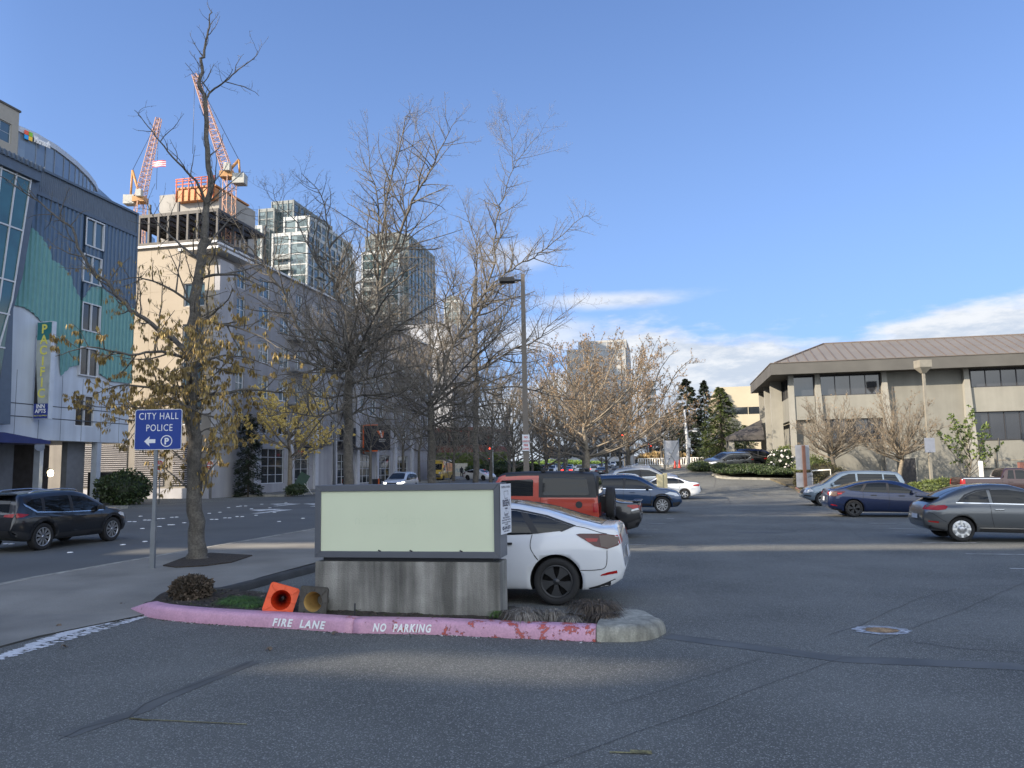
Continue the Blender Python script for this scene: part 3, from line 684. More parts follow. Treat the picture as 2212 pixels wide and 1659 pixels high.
# projecting bays and pilasters that break up the long front
for x0, x1, z1_, mt in ((0.0, 1.8, HD - 1.2, mGr2), (14.6, 15.6, HD - 1.5, mGr2), (24.6, 25.6, HD - 1.5, mGr2), (34.6, 35.5, HD - 1.5, mGr2), (44.8, 45.6, HD - 1.5, mGr2)):
    b = MB(); b.bb(x0, x1, -.45, -.001, 4.3, z1_); b.build('bay', mt, apt)
for x in (5.7, 11.4, 16.2, 20.2, 25.8, 31.2, 37, 43):
    b = MB(); b.bb(x, x + .7, -.12, .11, 0, 5.6); b.build('pilaster', M('pilaster_paint', (.47, .48, .52), .7, var=.08), apt)
for x, z in ((10.8, 7.6), (10.8, 10.45), (10.8, 13.2), (20.9, 7.6), (20.9, 10.45), (30.9, 7.6), (30.9, 10.45), (16.6, 4.8), (20.9, 4.8)):
    b = MB(); b.bb(x, x + 2.6, -1.1, -.001, z - .12, z); 
    for k in range(14): b.bb(x + .06 + k * .19, x + .09 + k * .19, -1.08, -1.05, z, z + .98)
    b.bb(x, x + 2.6, -1.1, -1.03, z + .98, z + 1.04); b.build('balcony', M('balcony_metal', (.2, .21, .23), .5), apt)
for x0, x1 in ((12.2, 16.0), (21.2, 25.6), (26.4, 30.9)):
    b = MB(); b.bb(x0, x1, -1.0, .1, 3.95, 4.15); b.build('canopy', dFr, apt)
# end wall (faces the viewer): beige siding with joints, base, louvres. frame: x runs from ED (far) to 0 (street corner)
def endwall(b, s0, s1, z0, z1, y0, y1, mi=0):   # s = distance from the street corner, y<0 = proud of the wall
    b.bb(y0, y1, s0, s1, z0, z1, mi)
def holes_end(b, s0, s1, z0, z1, holes, x0=0.0, x1=.3, mi=0):
    t_ = MB(); wall(t_, s0, s1, z0, z1, holes, x0, x1, mi)
    b.add([(v[1], v[0], v[2]) for v in t_.v], [tuple(reversed(f)) for f in t_.f], mi)
ew = [(.75, 2.45, 5.6, 7.2), (.75, 2.45, 8.3, 9.9), (.9, 1.9, 11.0, 12.4), (.75, 2.45, 13.6, 15.4), (5.6, 6.8, 13.6, 15.4), (5.6, 6.8, 8.3, 9.9)]
ew = [(.75, 2.45, z, z + 1.7) for z in (5.3, 8.1, 10.9, 13.9)]
b = MB(); holes_end(b, 0.0, ED, 6.2, HD, ew, -.02, .3); 
b.build('end_wall', mBeige, apt)
b = MB(); holes_end(b, 0.0, ED, 0, 6.2, ew, -.01, .3); b.build('end_wall', mBrn, apt)
for s0, s1, z0_, z1_ in ew: window(apt, 0, 0, s1 - s0, z1_ - z0_, 0, 2, 1, gm=glS, rz=-math.pi / 2, loc=(.1, s1, z0_), t=.06, dp=.1)
b = MB()
for z in (7.6, 9.1, 10.6, 12.1, 13.6, 15.1, 16.6): b.bb(-.024, -.018, 2.6, ED, z, z + .03)
for s_ in (5.2, 8.4, 11.6, 14.8): b.bb(-.025, -.019, s_, s_ + .03, 6.2, HD)
b.build('siding_joint', M('siding_joint', (.28, .24, .18), .8), apt)
for s0, s1 in ((.7, 2.9), (3.6, 6.0), (6.6, 10.5)):
    b = MB(); b.bb(-.05, -.012, s0, s1, .95, 4.0, 0)
    for k in range(20): b.box((-.075, (s0 + s1) / 2, 1.05 + k * .15), (.07, s1 - s0 - .04, .03), 1, Matrix.Rotation(.5, 3, 'Y'))
    b.build('louvre', [dFr, M('louvre_blade', (.34, .32, .33), .5)], apt)
b = MB(); b.bb(-.12, -.011, 0, ED, 0, .8); b.bb(-.12, -.021, .0, ED, 6.05, 6.35); b.build('ledge', mGr2, apt)
b = MB(); b.bb(-.25, LD, -.25, .35, HD, HD + .16); b.bb(-.25, .35, .35, ED, HD, HD + .16); b.bb(-1.2, 3.6, -1.0, 2.2, HD - .75, HD - .55); b.build('roof_edge', M('white_metal_edge', (.52, .52, .52), .4, var=.04), apt)
b = MB(); b.bb(0, LD, .3, ED, HD - .4, HD - .2); b.build('roof', M('flat_roof', (.2, .2, .2), .9), apt)
# ---------------------------------------------------------------- J: the brown roofed office on the other side
pJ = at(1708, 900, 62.0); OJ = Vector((pJ.x, pJ.y)); gJ = .25
off = thing('office_building', 'two storey tan office with brown ribbed metal roof and dark ribbon windows', 'building', (OJ.x, OJ.y, gJ), GA)
fj = lambda px, py, o_=0: (lambda r: (r[0], r[1] - gJ))(plane_at(OJ, GA, px, py, o_))
zc = lambda X, Y: (1663.4 + X * .248, 685.8 + Y * .248)
mTan = M('tan_concrete', (.185, .183, .162), .8, var=.08, scale=.8, streak=.06, bump=.1, bscale=30)
mPil = M('light_pilaster', (.265, .26, .232), .75, var=.08, scale=1, streak=.06)
mFas = M('grey_fascia', (.085, .083, .077), .75, var=.12, scale=.8)
mRoof = M('brown_metal_roof', (.155, .142, .126), .55, var=.07, scale=.6)
glB = M('bronze_glass', (.025, .027, .032), .05, var=0, spec=1)
zE = fj(*zc(150, 492), -1.5)[1]; zF = fj(*zc(150, 396), -1.5)[1]
zW0 = fj(*zc(300, 690))[1]; zS0 = fj(*zc(300, 893))[1]; zL0 = fj(*zc(800, 1088))[1]
LJ = fj(*zc(2400, 300))[0]; DJ = 15.0
S = lambda X, Y=900: fj(*zc(X, Y))[0]
b0, b1, b2, b3 = 0.0, S(425), S(1010), S(1730)
spac = S(1990, 500) - S(1855, 500)
# upper glass, spandrel, lower glass, base
b = MB()
b.bb(b0, b1, .05, .35, 0, zW0 - .001); b.bb(b1, b2, .05, .35, 0, zL0); b.bb(b2, b3, .02, .35, 0, zE)
b.bb(b3, LJ, .05, .35, 0, zL0 - .05)
b.build('wall', mTan, off)
for sx0, sx1, sy0, sdz in ((b0, b1 - .26, -.32, 0), (b1 - .25, b2, -.2, 0), (b3, LJ, -.2, .25)): b = MB(); b.bb(sx0, sx1, sy0, .049, zS0 + sdz, zW0 + sdz); b.build('spandrel', M('spandrel_concrete', (.225, .222, .197), .8, var=.07, scale=.8, streak=.05), off)
def glassrow(x0, x1, z0, z1, n, y=.0):
    window(off, x0, z0, x1 - x0, z1 - z0, y, n, 1, fm=dFr, gm=glB, t=.07, dp=.12)
glassrow(b0 + .25, b1 - .2, zW0, zE, 1); glassrow(b1 + .25, b2 - .2, zW0, zE, 4); glassrow(b1 + .25, b2 - .2, zL0, zS0, 4)
nR = max(4, int((LJ - b3) / spac)); glassrow(b3 + .35, b3 + .35 + nR * spac, zW0 + .25, zE, nR); glassrow(b3 + .35, b3 + .35 + nR * spac, zL0 - .05, zS0 + .25, nR)
b = MB(); b.bb(b1, LJ, .36, .6, zL0 - .1, zE); b.bb(b0 + .35, b1, .36, .6, 0, zE); b.build('core', M('interior_dark'), off)
for X in (S(198), S(425), S(1008), S(1725)):
    b = MB(); wd = .36 if X > .5 else .3
    b.prism([(X - wd / 2, zE), (X + wd / 2, zE), (X + wd / 2 + .35, 0), (X - wd / 2 - .1, 0)] if X > .5 else [(-.1, zE), (.32, zE), (.32, 0), (-.1, 0)], -.40, .04, 'y'); b.build('pilaster', mPil, off)
b = MB(); dx0, dx1 = S(1135, 1300), S(1268, 1300); dz = fj(*zc(1200, 1228))[1]
b.bb(dx0, dx1, -.03, .015, 0, dz); b.build('doorway', M('interior_dark'), off)
b = MB(); b.bb(dx0 - .08, dx0, -.06, .014, 0, dz + .08); b.bb(dx1, dx1 + .08, -.06, .014, 0, dz + .08); b.bb(dx0, dx1, -.06, .014, dz, dz + .08); b.build('door_frame', mPil, off)
b = MB(); ux = S(1830, 1250); b.bb(ux, ux + .9, -.2, .049, fj(*zc(1840, 1310))[1], fj(*zc(1840, 1225))[1]); b.build('utility_box', M('utility_paint', (.27, .255, .21), .7), off)
b = MB(); b.tube([(S(1945), 0.0, 0), (S(1945), 0.0, 2.6)], .04, 6); b.tube([(S(1975), 0, 2.7), (S(1975), 0, 3.4)], .03, 6); b.build('conduit', mFas, off)
b = MB(); b.bb(b1 + .7, b2 - .2, .03, .048, 1.05, 1.08); b.bb(b3 + .6, LJ, .03, .048, 1.7, 1.74); b.build('joint', M('siding_joint'), off)
# fascia round the eaves and soffit
b = MB(); e = 1.5
b.bb(-e, LJ + e, -e, -e + .25, zE - .02, zF); b.bb(-e, -e + .25, -e + .25, DJ, zE - .02, zF); b.build('fascia', mFas, off)
b = MB(); b.bb(-e + .25, LJ + e, -e + .25, DJ, zE, zE + .1); b.build('soffit', M('dark_soffit', (.07, .065, .06), .8), off)
b = MB(); b.bb(-e - .05, LJ + e, -e - .05, -e + .3, zF, zF + .06); b.bb(-e - .05, -e + .3, -e + .3, DJ, zF, zF + .06); b.build('gutter', M('gutter_brown', (.12, .10, .085), .6), off)
# hipped metal roof with standing seams
rY = 3.9; rl = fj(*zc(468, 231), rY); rr_ = fj(*zc(2068, 141), rY); zR = rl[1]; x0r, x1r = rl[0], max(rr_[0], rl[0] + 20)
lx = -e + .32; ly = -e + .32; zz = zF + .05; rx = x1r + (x0r - lx)
A_, B_, C_, D_ = (lx, ly, zz), (rx, ly, zz), (x1r, rY, zR), (x0r, rY, zR)
b = MB(); b.add([A_, B_, C_, D_, (lx, DJ, zz), (x0r, DJ, zR), (rx, DJ, zz), (x1r, DJ, zR)], [(0, 1, 2, 3), (0, 3, 5, 4), (1, 6, 7, 2), (3, 2, 7, 5), (0, 4, 6, 1), (4, 5, 7, 6)]); b.build('roof', mRoof, off)
b = MB(); spc = .72; k = 0; sx_ = (x0r - lx) / (rY - ly)
x = lx + .4
sl_ = (zR - zz) / (rY - ly)
sn = Vector((0, -sl_, 1)).normalized()
while x < rx - .3:
    t1 = 1.0
    if x < x0r: t1 = (x - lx) / (x0r - lx)
    if x > x1r: t1 = (rx - x) / (rx - x1r)
    p, q = Vector((x, ly, zz)), Vector((x, ly + (rY - ly) * t1, zz + (zR - zz) * t1))
    b.tube([p + sn * .02, q + sn * .02], .045, 4, smooth=False); x += spc
for p, q in ((A_, D_), (D_, C_), (B_, C_)): b.tube([Vector(p) + Vector((0, 0, .04)), Vector(q) + Vector((0, 0, .04))], .07, 4, smooth=False)
b.build('roof_seam', M('seam_brown', (.13, .105, .09), .5), off)
# side wall (faces left): recessed bays between deep pilasters
b = MB(); b.bb(.02, .35, .4, DJ - 2.5, zS0, zW0); b.bb(.7, 1.0, .4, DJ - 2.5, 0, zS0); b.build('side_wall', mTan, off)
for k in range(3):
    y0_ = .6 + k * 4.4
    window(off, 0, 0, 3.8, zE - zW0, 0, 4, 1, fm=dFr, gm=glB, rz=-math.pi / 2, loc=(.1, y0_ + 3.9, zW0), t=.07, dp=.1)
    b = MB(); b.bb(-.9, .02, y0_ + 3.95, y0_ + 4.35, 0, zE - .001); b.build('pilaster', mPil, off)
    if k in (1, 2): b = MB(); b.bb(.6, .69, y0_ + .3, y0_ + 3.3, .1, 2.6); b.build('doorway', M('interior_dark'), off)
b = MB(); b.bb(.36, .6,   .4, DJ - 2.5, zS0, zE - .001); b.build('core', M('interior_dark'), off)
# entrance canopy
cy = 10.6
b = MB(); cz = 4.0
CX = -4.2
P_ = [(CX, cy, cz), (-.9, cy, cz), (-.9, cy + 4, cz), (CX, cy + 4, cz), (CX, cy, cz + .45), (-.9, cy, cz + .45), (-.9, cy + 4, cz + .45), (CX, cy + 4, cz + .45), (-2.8, cy + 1.8, cz + .9), (-.9, cy + 1.8, cz + 2.0), (-.9, cy + 2.4, cz + 2.0), (-2.8, cy + 2.4, cz + .9)]
b.add(P_, [(0, 3, 2, 1), (0, 1, 5, 4), (1, 2, 6, 5), (2, 3, 7, 6), (3, 0, 4, 7), (4, 5, 9, 8), (5, 6, 10, 9), (6, 7, 11, 10), (7, 4, 8, 11), (8, 9, 10, 11)]); b.build('canopy', M('canopy_metal', (.075, .07, .068), .6), off)
for x_, y_ in ((-3.9, cy + .5), (-3.9, cy + 3.5)):
    b = MB(); b.bb(x_ - .25, x_ + .25, y_ - .25, y_ + .25, -.5, cz - .001); b.build('column', mPil, off)
# ---------------------------------------------------------------- block helper for the far buildings
def pane_mat(name, col, col2, px_=1.5, pz=3.0, rough=.08):
    if name in MATS: return MATS[name]
    m = M(name, col, rough, var=0, spec=1.0); t = m.node_tree; bs = t.nodes['Principled BSDF']
    tcn = t.nodes.new('ShaderNodeTexCoord'); sx = t.nodes.new('ShaderNodeSeparateXYZ'); t.links.new(tcn.outputs['Object'], sx.inputs[0])
    def fl(o, d):
        a = t.nodes.new('ShaderNodeMath'); a.operation = 'DIVIDE'; t.links.new(o, a.inputs[0]); a.inputs[1].default_value = d
        c = t.nodes.new('ShaderNodeMath'); c.operation = 'FLOOR'; t.links.new(a.outputs[0], c.inputs[0]); return c.outputs[0]
    ad = t.nodes.new('ShaderNodeMath'); t.links.new(sx.outputs[0], ad.inputs[0]); t.links.new(sx.outputs[1], ad.inputs[1])
    cb_ = t.nodes.new('ShaderNodeCombineXYZ'); t.links.new(fl(ad.outputs[0], px_), cb_.inputs[0]); t.links.new(fl(sx.outputs[2], pz), cb_.inputs[1])
    wn2 = t.nodes.new('ShaderNodeTexWhiteNoise'); t.links.new(cb_.outputs[0], wn2.inputs[0])
    mi = t.nodes.new('ShaderNodeMix'); mi.data_type = 'RGBA'; t.links.new(wn2.outputs[0], mi.inputs[0]); mi.inputs[6].default_value = tuple(col) + (1,); mi.inputs[7].default_value = tuple(col2) + (1,)
    t.links.new(mi.outputs[2], bs.inputs['Base Color']); return m
def block(b, w_, d_, h_, x=0, y=0, z=0, mi=0): b.bb(x, x + w_, y, y + d_, z, z + h_, mi)
def far_block(name, label, cat, px0, px1, pyt, Y, depth, wallm, glassm, fh=3.2, bw=3.0, band=None, base=-2.0, tb=.9, group=None, ang=GA):
    p, q = at(px0, pyt, Y), None
    O = Vector((p.x, p.y)); s1, z1 = plane_at(O, ang, px1, pyt); s0, z0 = plane_at(O, ang, px0, pyt)
    W = s1; H = z0
    th = thing(name, label, cat, (O.x, O.y, base), ang, group); H -= base
    b = MB(); b.bb(0, W, 0, depth, 0, H); b.build('glazing', glassm, th)
    b = MB(); nf = int(H / fh)
    for k in range(nf + 1):
        z = H - k * fh
        if z < 0: break
        t_ = (band or .5) if k else tb
        b.bb(-.15, W + .15, -.15, depth + .15, max(0, z - t_), z)
    b.build('cladding', wallm, th)
    b = MB(); n = max(1, int(W / bw))
    for i in range(n + 1):
        x = i * W / n; b.bb(x - .18, x + .18, -.22, -.151, 0, H - .05)
    n = max(1, int(depth / bw))
    for i in range(n + 1):
        y = i * depth / n; b.bb(W + .151, W + .22, y - .18, y + .18, 0, H - .05); b.bb(-.22, -.151, y - .18, y + .18, 0, H - .05)
    b.build('pier', wallm, th)
    return th, W, H
# B: tan building peeping over the inn
pB = at(-60, 215, 88); 
tb = thing('tan_building', 'tan concrete building corner rising above the inn roof', 'building', (pB.x, pB.y, -1), SA)
cornr = plane_at(pB, SA, 42, 243)
b = MB(); wH = cornr[1] + 1; WB = cornr[0]
h1 = (plane_at(pB, SA, 0, 290)[0], plane_at(pB, SA, 24, 300)[0]); hz1 = plane_at(pB, SA, 12, 306)[1] + 1; hz2 = plane_at(pB, SA, 12, 262)[1] + 1
wall(b, -30, WB, 0, wH, [(h1[0] - 3, h1[1], hz1, hz2)], 0, .4); b.bb(-30, WB, .9, 20, 0, wH - .3); b.build('wall', M('tan_render', (.33, .31, .27), .8, var=.06), tb)
window(tb, h1[0] - 3, hz1, h1[1] - h1[0] + 3, hz2 - hz1, .2, 3, 2, gm=glS)
b = MB(); b.bb(-30, WB + .15, -.15, 20, wH, wH + .25); b.build('roof_edge', mFas, tb)
# C: curved glass tower with the four colour logo
hC = 75.0
def on_z(px, py, h): d = ray(px, py); t_ = (h - HC) / d.z; return Vector((d.x * t_, d.y * t_))
plan = [on_z(*za(*p), hC) for p in ((-120, 190), (60, 262), (165, 318), (320, 385), (480, 480), (560, 540), (660, 622), (760, 722), (820, 800), (842, 850))]
c0 = plan[0]
tc_ = thing('glass_tower', 'curved grey glass office tower with a four colour logo sign at its top', 'building', (c0.x, c0.y, 0), 0)
pl = [p - c0 for p in plan]; bkp = [pl[-1] + Vector((-6, 45)), pl[0] + Vector((-30, 40))]; ring = pl + bkp
gC = pane_mat('tower_glass', (.10, .14, .20), (.16, .21, .27), 2.2, 3.9)
b = MB(); n = len(ring); b.add([(p.x, p.y, 0) for p in ring] + [(p.x, p.y, hC) for p in ring], [(i, (i + 1) % n, (i + 1) % n + n, i + n) for i in range(n)] + [tuple(range(n, 2 * n))]); b.build('glazing', gC, tc_)
b = MB(); m_ = len(pl)
for z, t_, o_ in ((hC - .2, 1.2, .35), (hC - 7.2, .5, .25), (hC - 14.5, .5, .25), (hC - 18.5, .25, .15), (hC - 22.5, .25, .15), (hC - 26.5, .25, .15), (hC - 30.5, .25, .15)):
    for i in range(m_ - 1):
        a, c = pl[i], pl[i + 1]; d = (c - a).normalized(); nn_ = Vector((d.y, -d.x)) * o_
        vs = [(a.x + nn_.x, a.y + nn_.y), (c.x + nn_.x, c.y + nn_.y), (c.x, c.y), (a.x, a.y)]
        b.add([(x, y, z - t_) for x, y in vs] + [(x, y, z) for x, y in vs], [(0, 1, 5, 4), (3, 2, 1, 0), (4, 5, 6, 7), (1, 2, 6, 5), (0, 4, 7, 3)])
b.build('cladding', M('tower_band', (.42, .46, .52), .4), tc_)
b = MB()
for i in range(m_ - 1):
    a, c = pl[i], pl[i + 1]; k = max(1, int((c - a).length / 2.2)); d = (c - a).normalized(); nn_ = Vector((d.y, -d.x)) * .1
    for j in range(k):
        p = a + (c - a) * j / k + nn_; b.box((p.x, p.y, hC / 2), (.12, .12, hC - .5), 0, Matrix.Rotation(math.atan2(d.y, d.x), 3, 'Z'))
b.build('mullion', M('tower_mullion', (.2, .24, .3), .4), tc_)
# sign on the straight part
a = pl[2]; c = pl[3]; d = (c - a).normalized(); ang = math.atan2(d.y, d.x); nn_ = Vector((d.y, -d.x)) * .6
s_l, z_l = plane_at(a + c0, ang, *za(228, 417)); s_r, z_r = plane_at(a + c0, ang, *za(412, 500)); s_t, z_t = plane_at(a + c0, ang, *za(262, 440))
lw = 2.9
lg = thing('logo_sign', 'rooftop company sign with four coloured squares and white letters', 'sign', (a.x + c0.x + nn_.x, a.y + c0.y + nn_.y, 0), ang)
for i, (dx_, dz_, cl) in enumerate(((0, 1, (.75, .11, .05)), (1, 1, (.22, .48, .04)), (0, 0, (.03, .32, .72)), (1, 0, (.85, .52, .05)))):
    b = MB(); b.bb(s_l - .85 + dx_ * .9, s_l - .85 + dx_ * .9 + .82, -.15, .1, z_l - .8 + dz_ * .95, z_l - .8 + dz_ * .95 + .88); b.build('colour_square', M('logo_colour_%d' % i, cl, .5, var=0), lg)
me = text_mesh('Microsoft', 1.9, .12, M('sign_white', (.85, .85, .85), .5, var=0), 'LEFT', bold=.05)
wid = max(v.co.x for v in me.vertices); me.transform(Matrix.Diagonal(((s_r - s_l - 1.2) / wid, 1, 1, 1)))
obj('lettering', me, lg, (s_l + 1.3, -.05, z_l - .65), (math.pi / 2, 0, 0))
# ---------------------------------------------------------------- E: steel frame under construction, core, cranes
pE = at(262, 470, 118); OE = Vector((pE.x, pE.y)); st = thing('unfinished_building', 'dark bare steel frame of a building under construction above the beige block', 'building frame', (OE.x, OE.y, 0), GA)
s1E, zE1 = plane_at(OE, GA, 470, 476); _, zE0 = plane_at(OE, GA, 300, 466); W_ = s1E; mSt = M('dark_steel', (.045, .042, .042), .6, var=.2); mDk = M('metal_deck', (.13, .125, .12), .5, var=.2)
b = MB(); nb = 10
for lv in range(5):
    z = zE0 - lv * 4.6
    for j in range(3):
        y = j * 7; b.bb(0, W_, y - .15, y + .15, z - .5, z)
    for i in range(nb + 1):
        x = i * W_ / nb; b.bb(x - .15, x + .15, 0, 14, z - .45, z - .03)
    for i in range(nb * 3): x = (i + .5) * W_ / nb / 3; b.bb(x - .08, x + .08, 0, 14, z - .3, z - .04)
b.build('beam', mSt, st)
b = MB()
for i in range(nb + 1):
    for j in range(3):
        x = i * W_ / nb; y = j * 7; b.bb(x - .16, x + .16, y - .16, y + .16, 0, zE0 + (1.6 if (i + j) % 3 == 0 else 0.01))
b.build('column', mSt, st)
b = MB()
for lv, (xa, xb) in ((0, (0, W_ * .28)), (1, (0, W_)), (2, (0, W_)), (3, (0, W_))):
    z = zE0 - lv * 4.6; b.bb(xa, xb, 6 if lv == 0 else 2, 14, z + .01, z + .12)
b.build('deck', mDk, st)
pk_ = at(345, 422, 133); ck = thing('lift_core', 'pale concrete lift core with orange formwork under the cranes', 'building core', (pk_.x, pk_.y, 0), GA)
sw, zw = plane_at(pk_, GA, 474, 412); _, zl = plane_at(pk_, GA, 350, 422)
b = MB(); b.bb(0, sw, 0, 12, 0, zl); b.build('wall', M('raw_concrete', (.30, .29, .27), .85, var=.1, scale=.4), ck)
f0, fz0 = plane_at(pk_, GA, 388, 441); f1, fz1 = plane_at(pk_, GA, 440, 400)
b = MB(); b.bb(f0, f1 + 3, -1.2, 11, fz0, fz0 + 2.0); b.bb(f0, f1 + 3, -1.0, 10, fz0 + 2.3, fz0 + 2.6); b.build('formwork', M('orange_formwork', (.42, .19, .06), .6, var=.2), ck)
b = MB()
for i in range(7):
    x = f0 + .2 + i * (f1 + 2.6 - f0) / 6; b.tube([(x, -1.3, fz0), (x, -1.3, fz0 + 4.0)], .12, 5)
for z in (3.0, 3.6, 4.0): b.tube([(f0, -1.3, fz0 + z), (f1 + 3, -1.3, fz0 + z)], .1, 5)
b.build('scaffold', M('red_steel', (.5, .13, .06), .5), ck)
b = MB(); b.bb(f0 - 3, f1 + 6, -.9, -.01, fz0 - 6.0, fz0 - 4.4); b.build('netting', M('pink_netting', (.45, .16, .16), .8), ck)
tp_, tz = plane_at(pk_, GA, 441, 392)
b = MB(); b.tube([(tp_, 3, zl), (tp_ + .2, 3, tz)], .55, 8); b.build('concrete_boom', M('green_boom', (.02, .25, .15), .5), ck)
mCO = M('crane_orange', (.52, .30, .20), .5, var=.1); mCW = M('crane_counterweight', (.38, .38, .35), .7)
def lattice(b, p, q, w0, w1, seg, r=.09, mi=0):
    p, q = Vector(p), Vector(q); d = (q - p).normalized(); a = d.orthogonal().normalized() if abs(d.z) > .99 else d.cross(Vector((0, 0, 1))).normalized(); c = d.cross(a); prev = None
    for k in range(seg + 1):
        t_ = k / seg; w_ = w0 + (w1 - w0) * t_; o = p.lerp(q, t_); cur = [o + a * sx * w_ + c * sy * w_ for sx, sy in ((-1, -1), (1, -1), (1, 1), (-1, 1))]
        if prev:
            for i in range(4):
                b.tube([prev[i], cur[i]], r, 4, mi, False); b.tube([prev[i], cur[(i + 1) % 4]] if (k + i) % 2 else [prev[(i + 1) % 4], cur[i]], r * .6, 3, mi, False); b.tube([cur[i], cur[(i + 1) % 4]], r * .6, 3, mi, False)
        prev = cur
def crane(Y, mastb, slew, jibtip, cw, aframe, label):
    P = lambda q: at(q[0], q[1], Y)
    ms, sl_, jt, cwp, af = P(mastb), P(slew), P(jibtip), P(cw), P(aframe); o = Vector((ms.x, ms.y, 0))
    th = thing('tower_crane', label, 'crane', o, 0, 'tower cranes over the building site')
    r_ = lambda v: v - o
    b = MB(); lattice(b, (0, 0, 0), r_(Vector((ms.x, ms.y, sl_.z))), .8, .8, int(sl_.z / 2.0), .085); b.build('mast', mCO, th)
    b = MB(); s2 = r_(sl_); lattice(b, s2 + Vector((0, 0, 1)), r_(jt), .75, .4, 30, .07); b.build('jib', mCO, th)
    b = MB(); c2 = r_(cwp); b.tube([s2 + Vector((-.0, 0, .5)), c2 + Vector((0, 0, .6))], .5, 6); b.tube([s2 + Vector((0, 0, 1)), r_(af)], .25, 5); b.tube([c2 + Vector((0, 0, .8)), r_(af)], .2, 5)
    b.box(s2 + Vector((0, 0, .4)), (2.2, 2.0, 1.0)); b.build('machinery_deck', M('crane_yellow', (.42, .22, .08), .5), th)
    b = MB(); b.box(c2, (2.0, 1.8, 1.7)); b.build('counterweight', mCW, th)
    b = MB(); b.box(s2 + Vector((.4, -1.3, 1.3)), (1.0, 1.0, 1.3)); b.build('cab', mCW, th)
    b = MB(); b.tube([r_(af), r_(jt)], .05, 3); b.tube([r_(jt), r_(jt) + Vector((0, 0, -14))], .04, 3); b.build('cable', dFr, th)
    return th
cr1 = crane(140, (302, 470), (303, 437), (343, 256), (282, 433), (286, 368), 'orange luffing crane with a grey counterweight beside the blue inn roof')
crane(125, (493, 520), (492, 384), (421, 162), (518, 388), (516, 345), 'taller luffing crane with its jib reaching behind the big bare tree')
fg = at(329, 347, 138.5); fl_ = thing('flag', 'striped red and white flag hanging from a crane jib', 'flag', fg, 0); fl_.scale = (.42, .42, .42)
for k in range(7):
    b = MB(); vs = []
    for i in range(9): x = i * .75; vs += [(x, math.sin(i * .9) * .25, -k * .42 - math.sin(i * .8) * .1), (x, math.sin(i * .9) * .25, -k * .42 - .4 - math.sin(i * .8) * .1)]
    b.add(vs, [(2 * i, 2 * i + 1, 2 * i + 3, 2 * i + 2) for i in range(8)]); b.build('stripe', M('flag_red', (.6, .06, .06), .7) if k % 2 == 0 else M('flag_white', (.8, .8, .8), .7), fl_)
# ---------------------------------------------------------------- F: glass residential towers
tg = pane_mat('residential_glass', (.03, .055, .06), (.13, .18, .19), 1.9, 3.1); tw = M('tower_frame', (.40, .42, .42), .6, var=.08); td = M('tower_grey', (.17, .19, .19), .6, var=.1)
def tower(name, label, parts, Y, group='glass towers beyond the bare trees'):
    p0 = at(parts[0][0], parts[0][2], Y); O = Vector((p0.x, p0.y)); th = thing(name, label, 'building', (O.x, O.y, 0), GA, group)
    G = MB(); F = MB(); K = MB()
    for (px0, px1, pyt, y0, dep, dk) in parts:
        s0, z = plane_at(O, GA, px0, pyt, y0); s1, _ = plane_at(O, GA, px1, pyt, y0)
        G.bb(s0, s1, y0, y0 + dep, 0, z)
        T = K if dk else F; k = 0; zz_ = z
        while zz_ > 0: T.bb(s0 - .12, s1 + .12, y0 - .12, y0 + dep, zz_ - (.35 if k else 1.0), zz_); zz_ -= 3.1; k += 1
        nv = max(2, int((s1 - s0) / (3.6 if not dk else 1.7)))
        for i in range(nv + 1): x = s0 + i * (s1 - s0) / nv; wv = .28 if not dk else .1; T.bb(x - wv, x + wv, y0 - .3, y0 - .121, 0, z)
        nv = max(2, int(dep / 3.6))
        for i in range(nv + 1): y = y0 + i * dep / nv; T.bb(s1 + .121, s1 + .3, y - .3, y + .3, 0, z)
    G.build('glazing', tg, th); F.build('frame', tw, th); K.build('dark_frame', td, th)
    # balconies on the side and front
    bl = MB(); s0, z = plane_at(O, GA, parts[-1][0], parts[-1][2], parts[-1][3]); s1, _ = plane_at(O, GA, parts[-1][1], parts[-1][2], parts[-1][3])
    for k in range(14): bl.bb(s0 + 1, s0 + 5.5, parts[-1][3] - 1.4, parts[-1][3] - .31, z - 8 - k * 3.1, z - 7.85 - k * 3.1); bl.bb(s0 + 1, s0 + 5.5, parts[-1][3] - 1.4, parts[-1][3] - 1.32, z - 7.85 - k * 3.1, z - 6.9 - k * 3.1)
    for k in range(14):
        for y in (5, 16): bl.bb(s1 + .31, s1 + 1.5, parts[-1][3] + y, parts[-1][3] + y + 5, z - 6 - k * 3.1, z - 5.85 - k * 3.1)
    bl.build('balcony', td, th); return th
tower('apartment_tower', 'stepped grey green glass tower nearest the building site', [(537, 566, 489, 2, 24, 0), (560, 592, 452, 6, 24, 1), (588, 634, 436, 8, 26, 1), (615, 668, 470, 3, 30, 0), (590, 664, 505, 0, 33, 0)], 215)
tower('apartment_tower', 'flat topped dark glass tower beyond the tall bare trees', [(790, 882, 512, 4, 30, 1), (800, 860, 506, 10, 20, 1), (783, 862, 545, 0, 36, 0)], 260)
tower('apartment_tower', 'small distant tower low between the bare branches', [(960, 992, 650, 0, 20, 0), (966, 984, 640, 3, 12, 1)], 420)
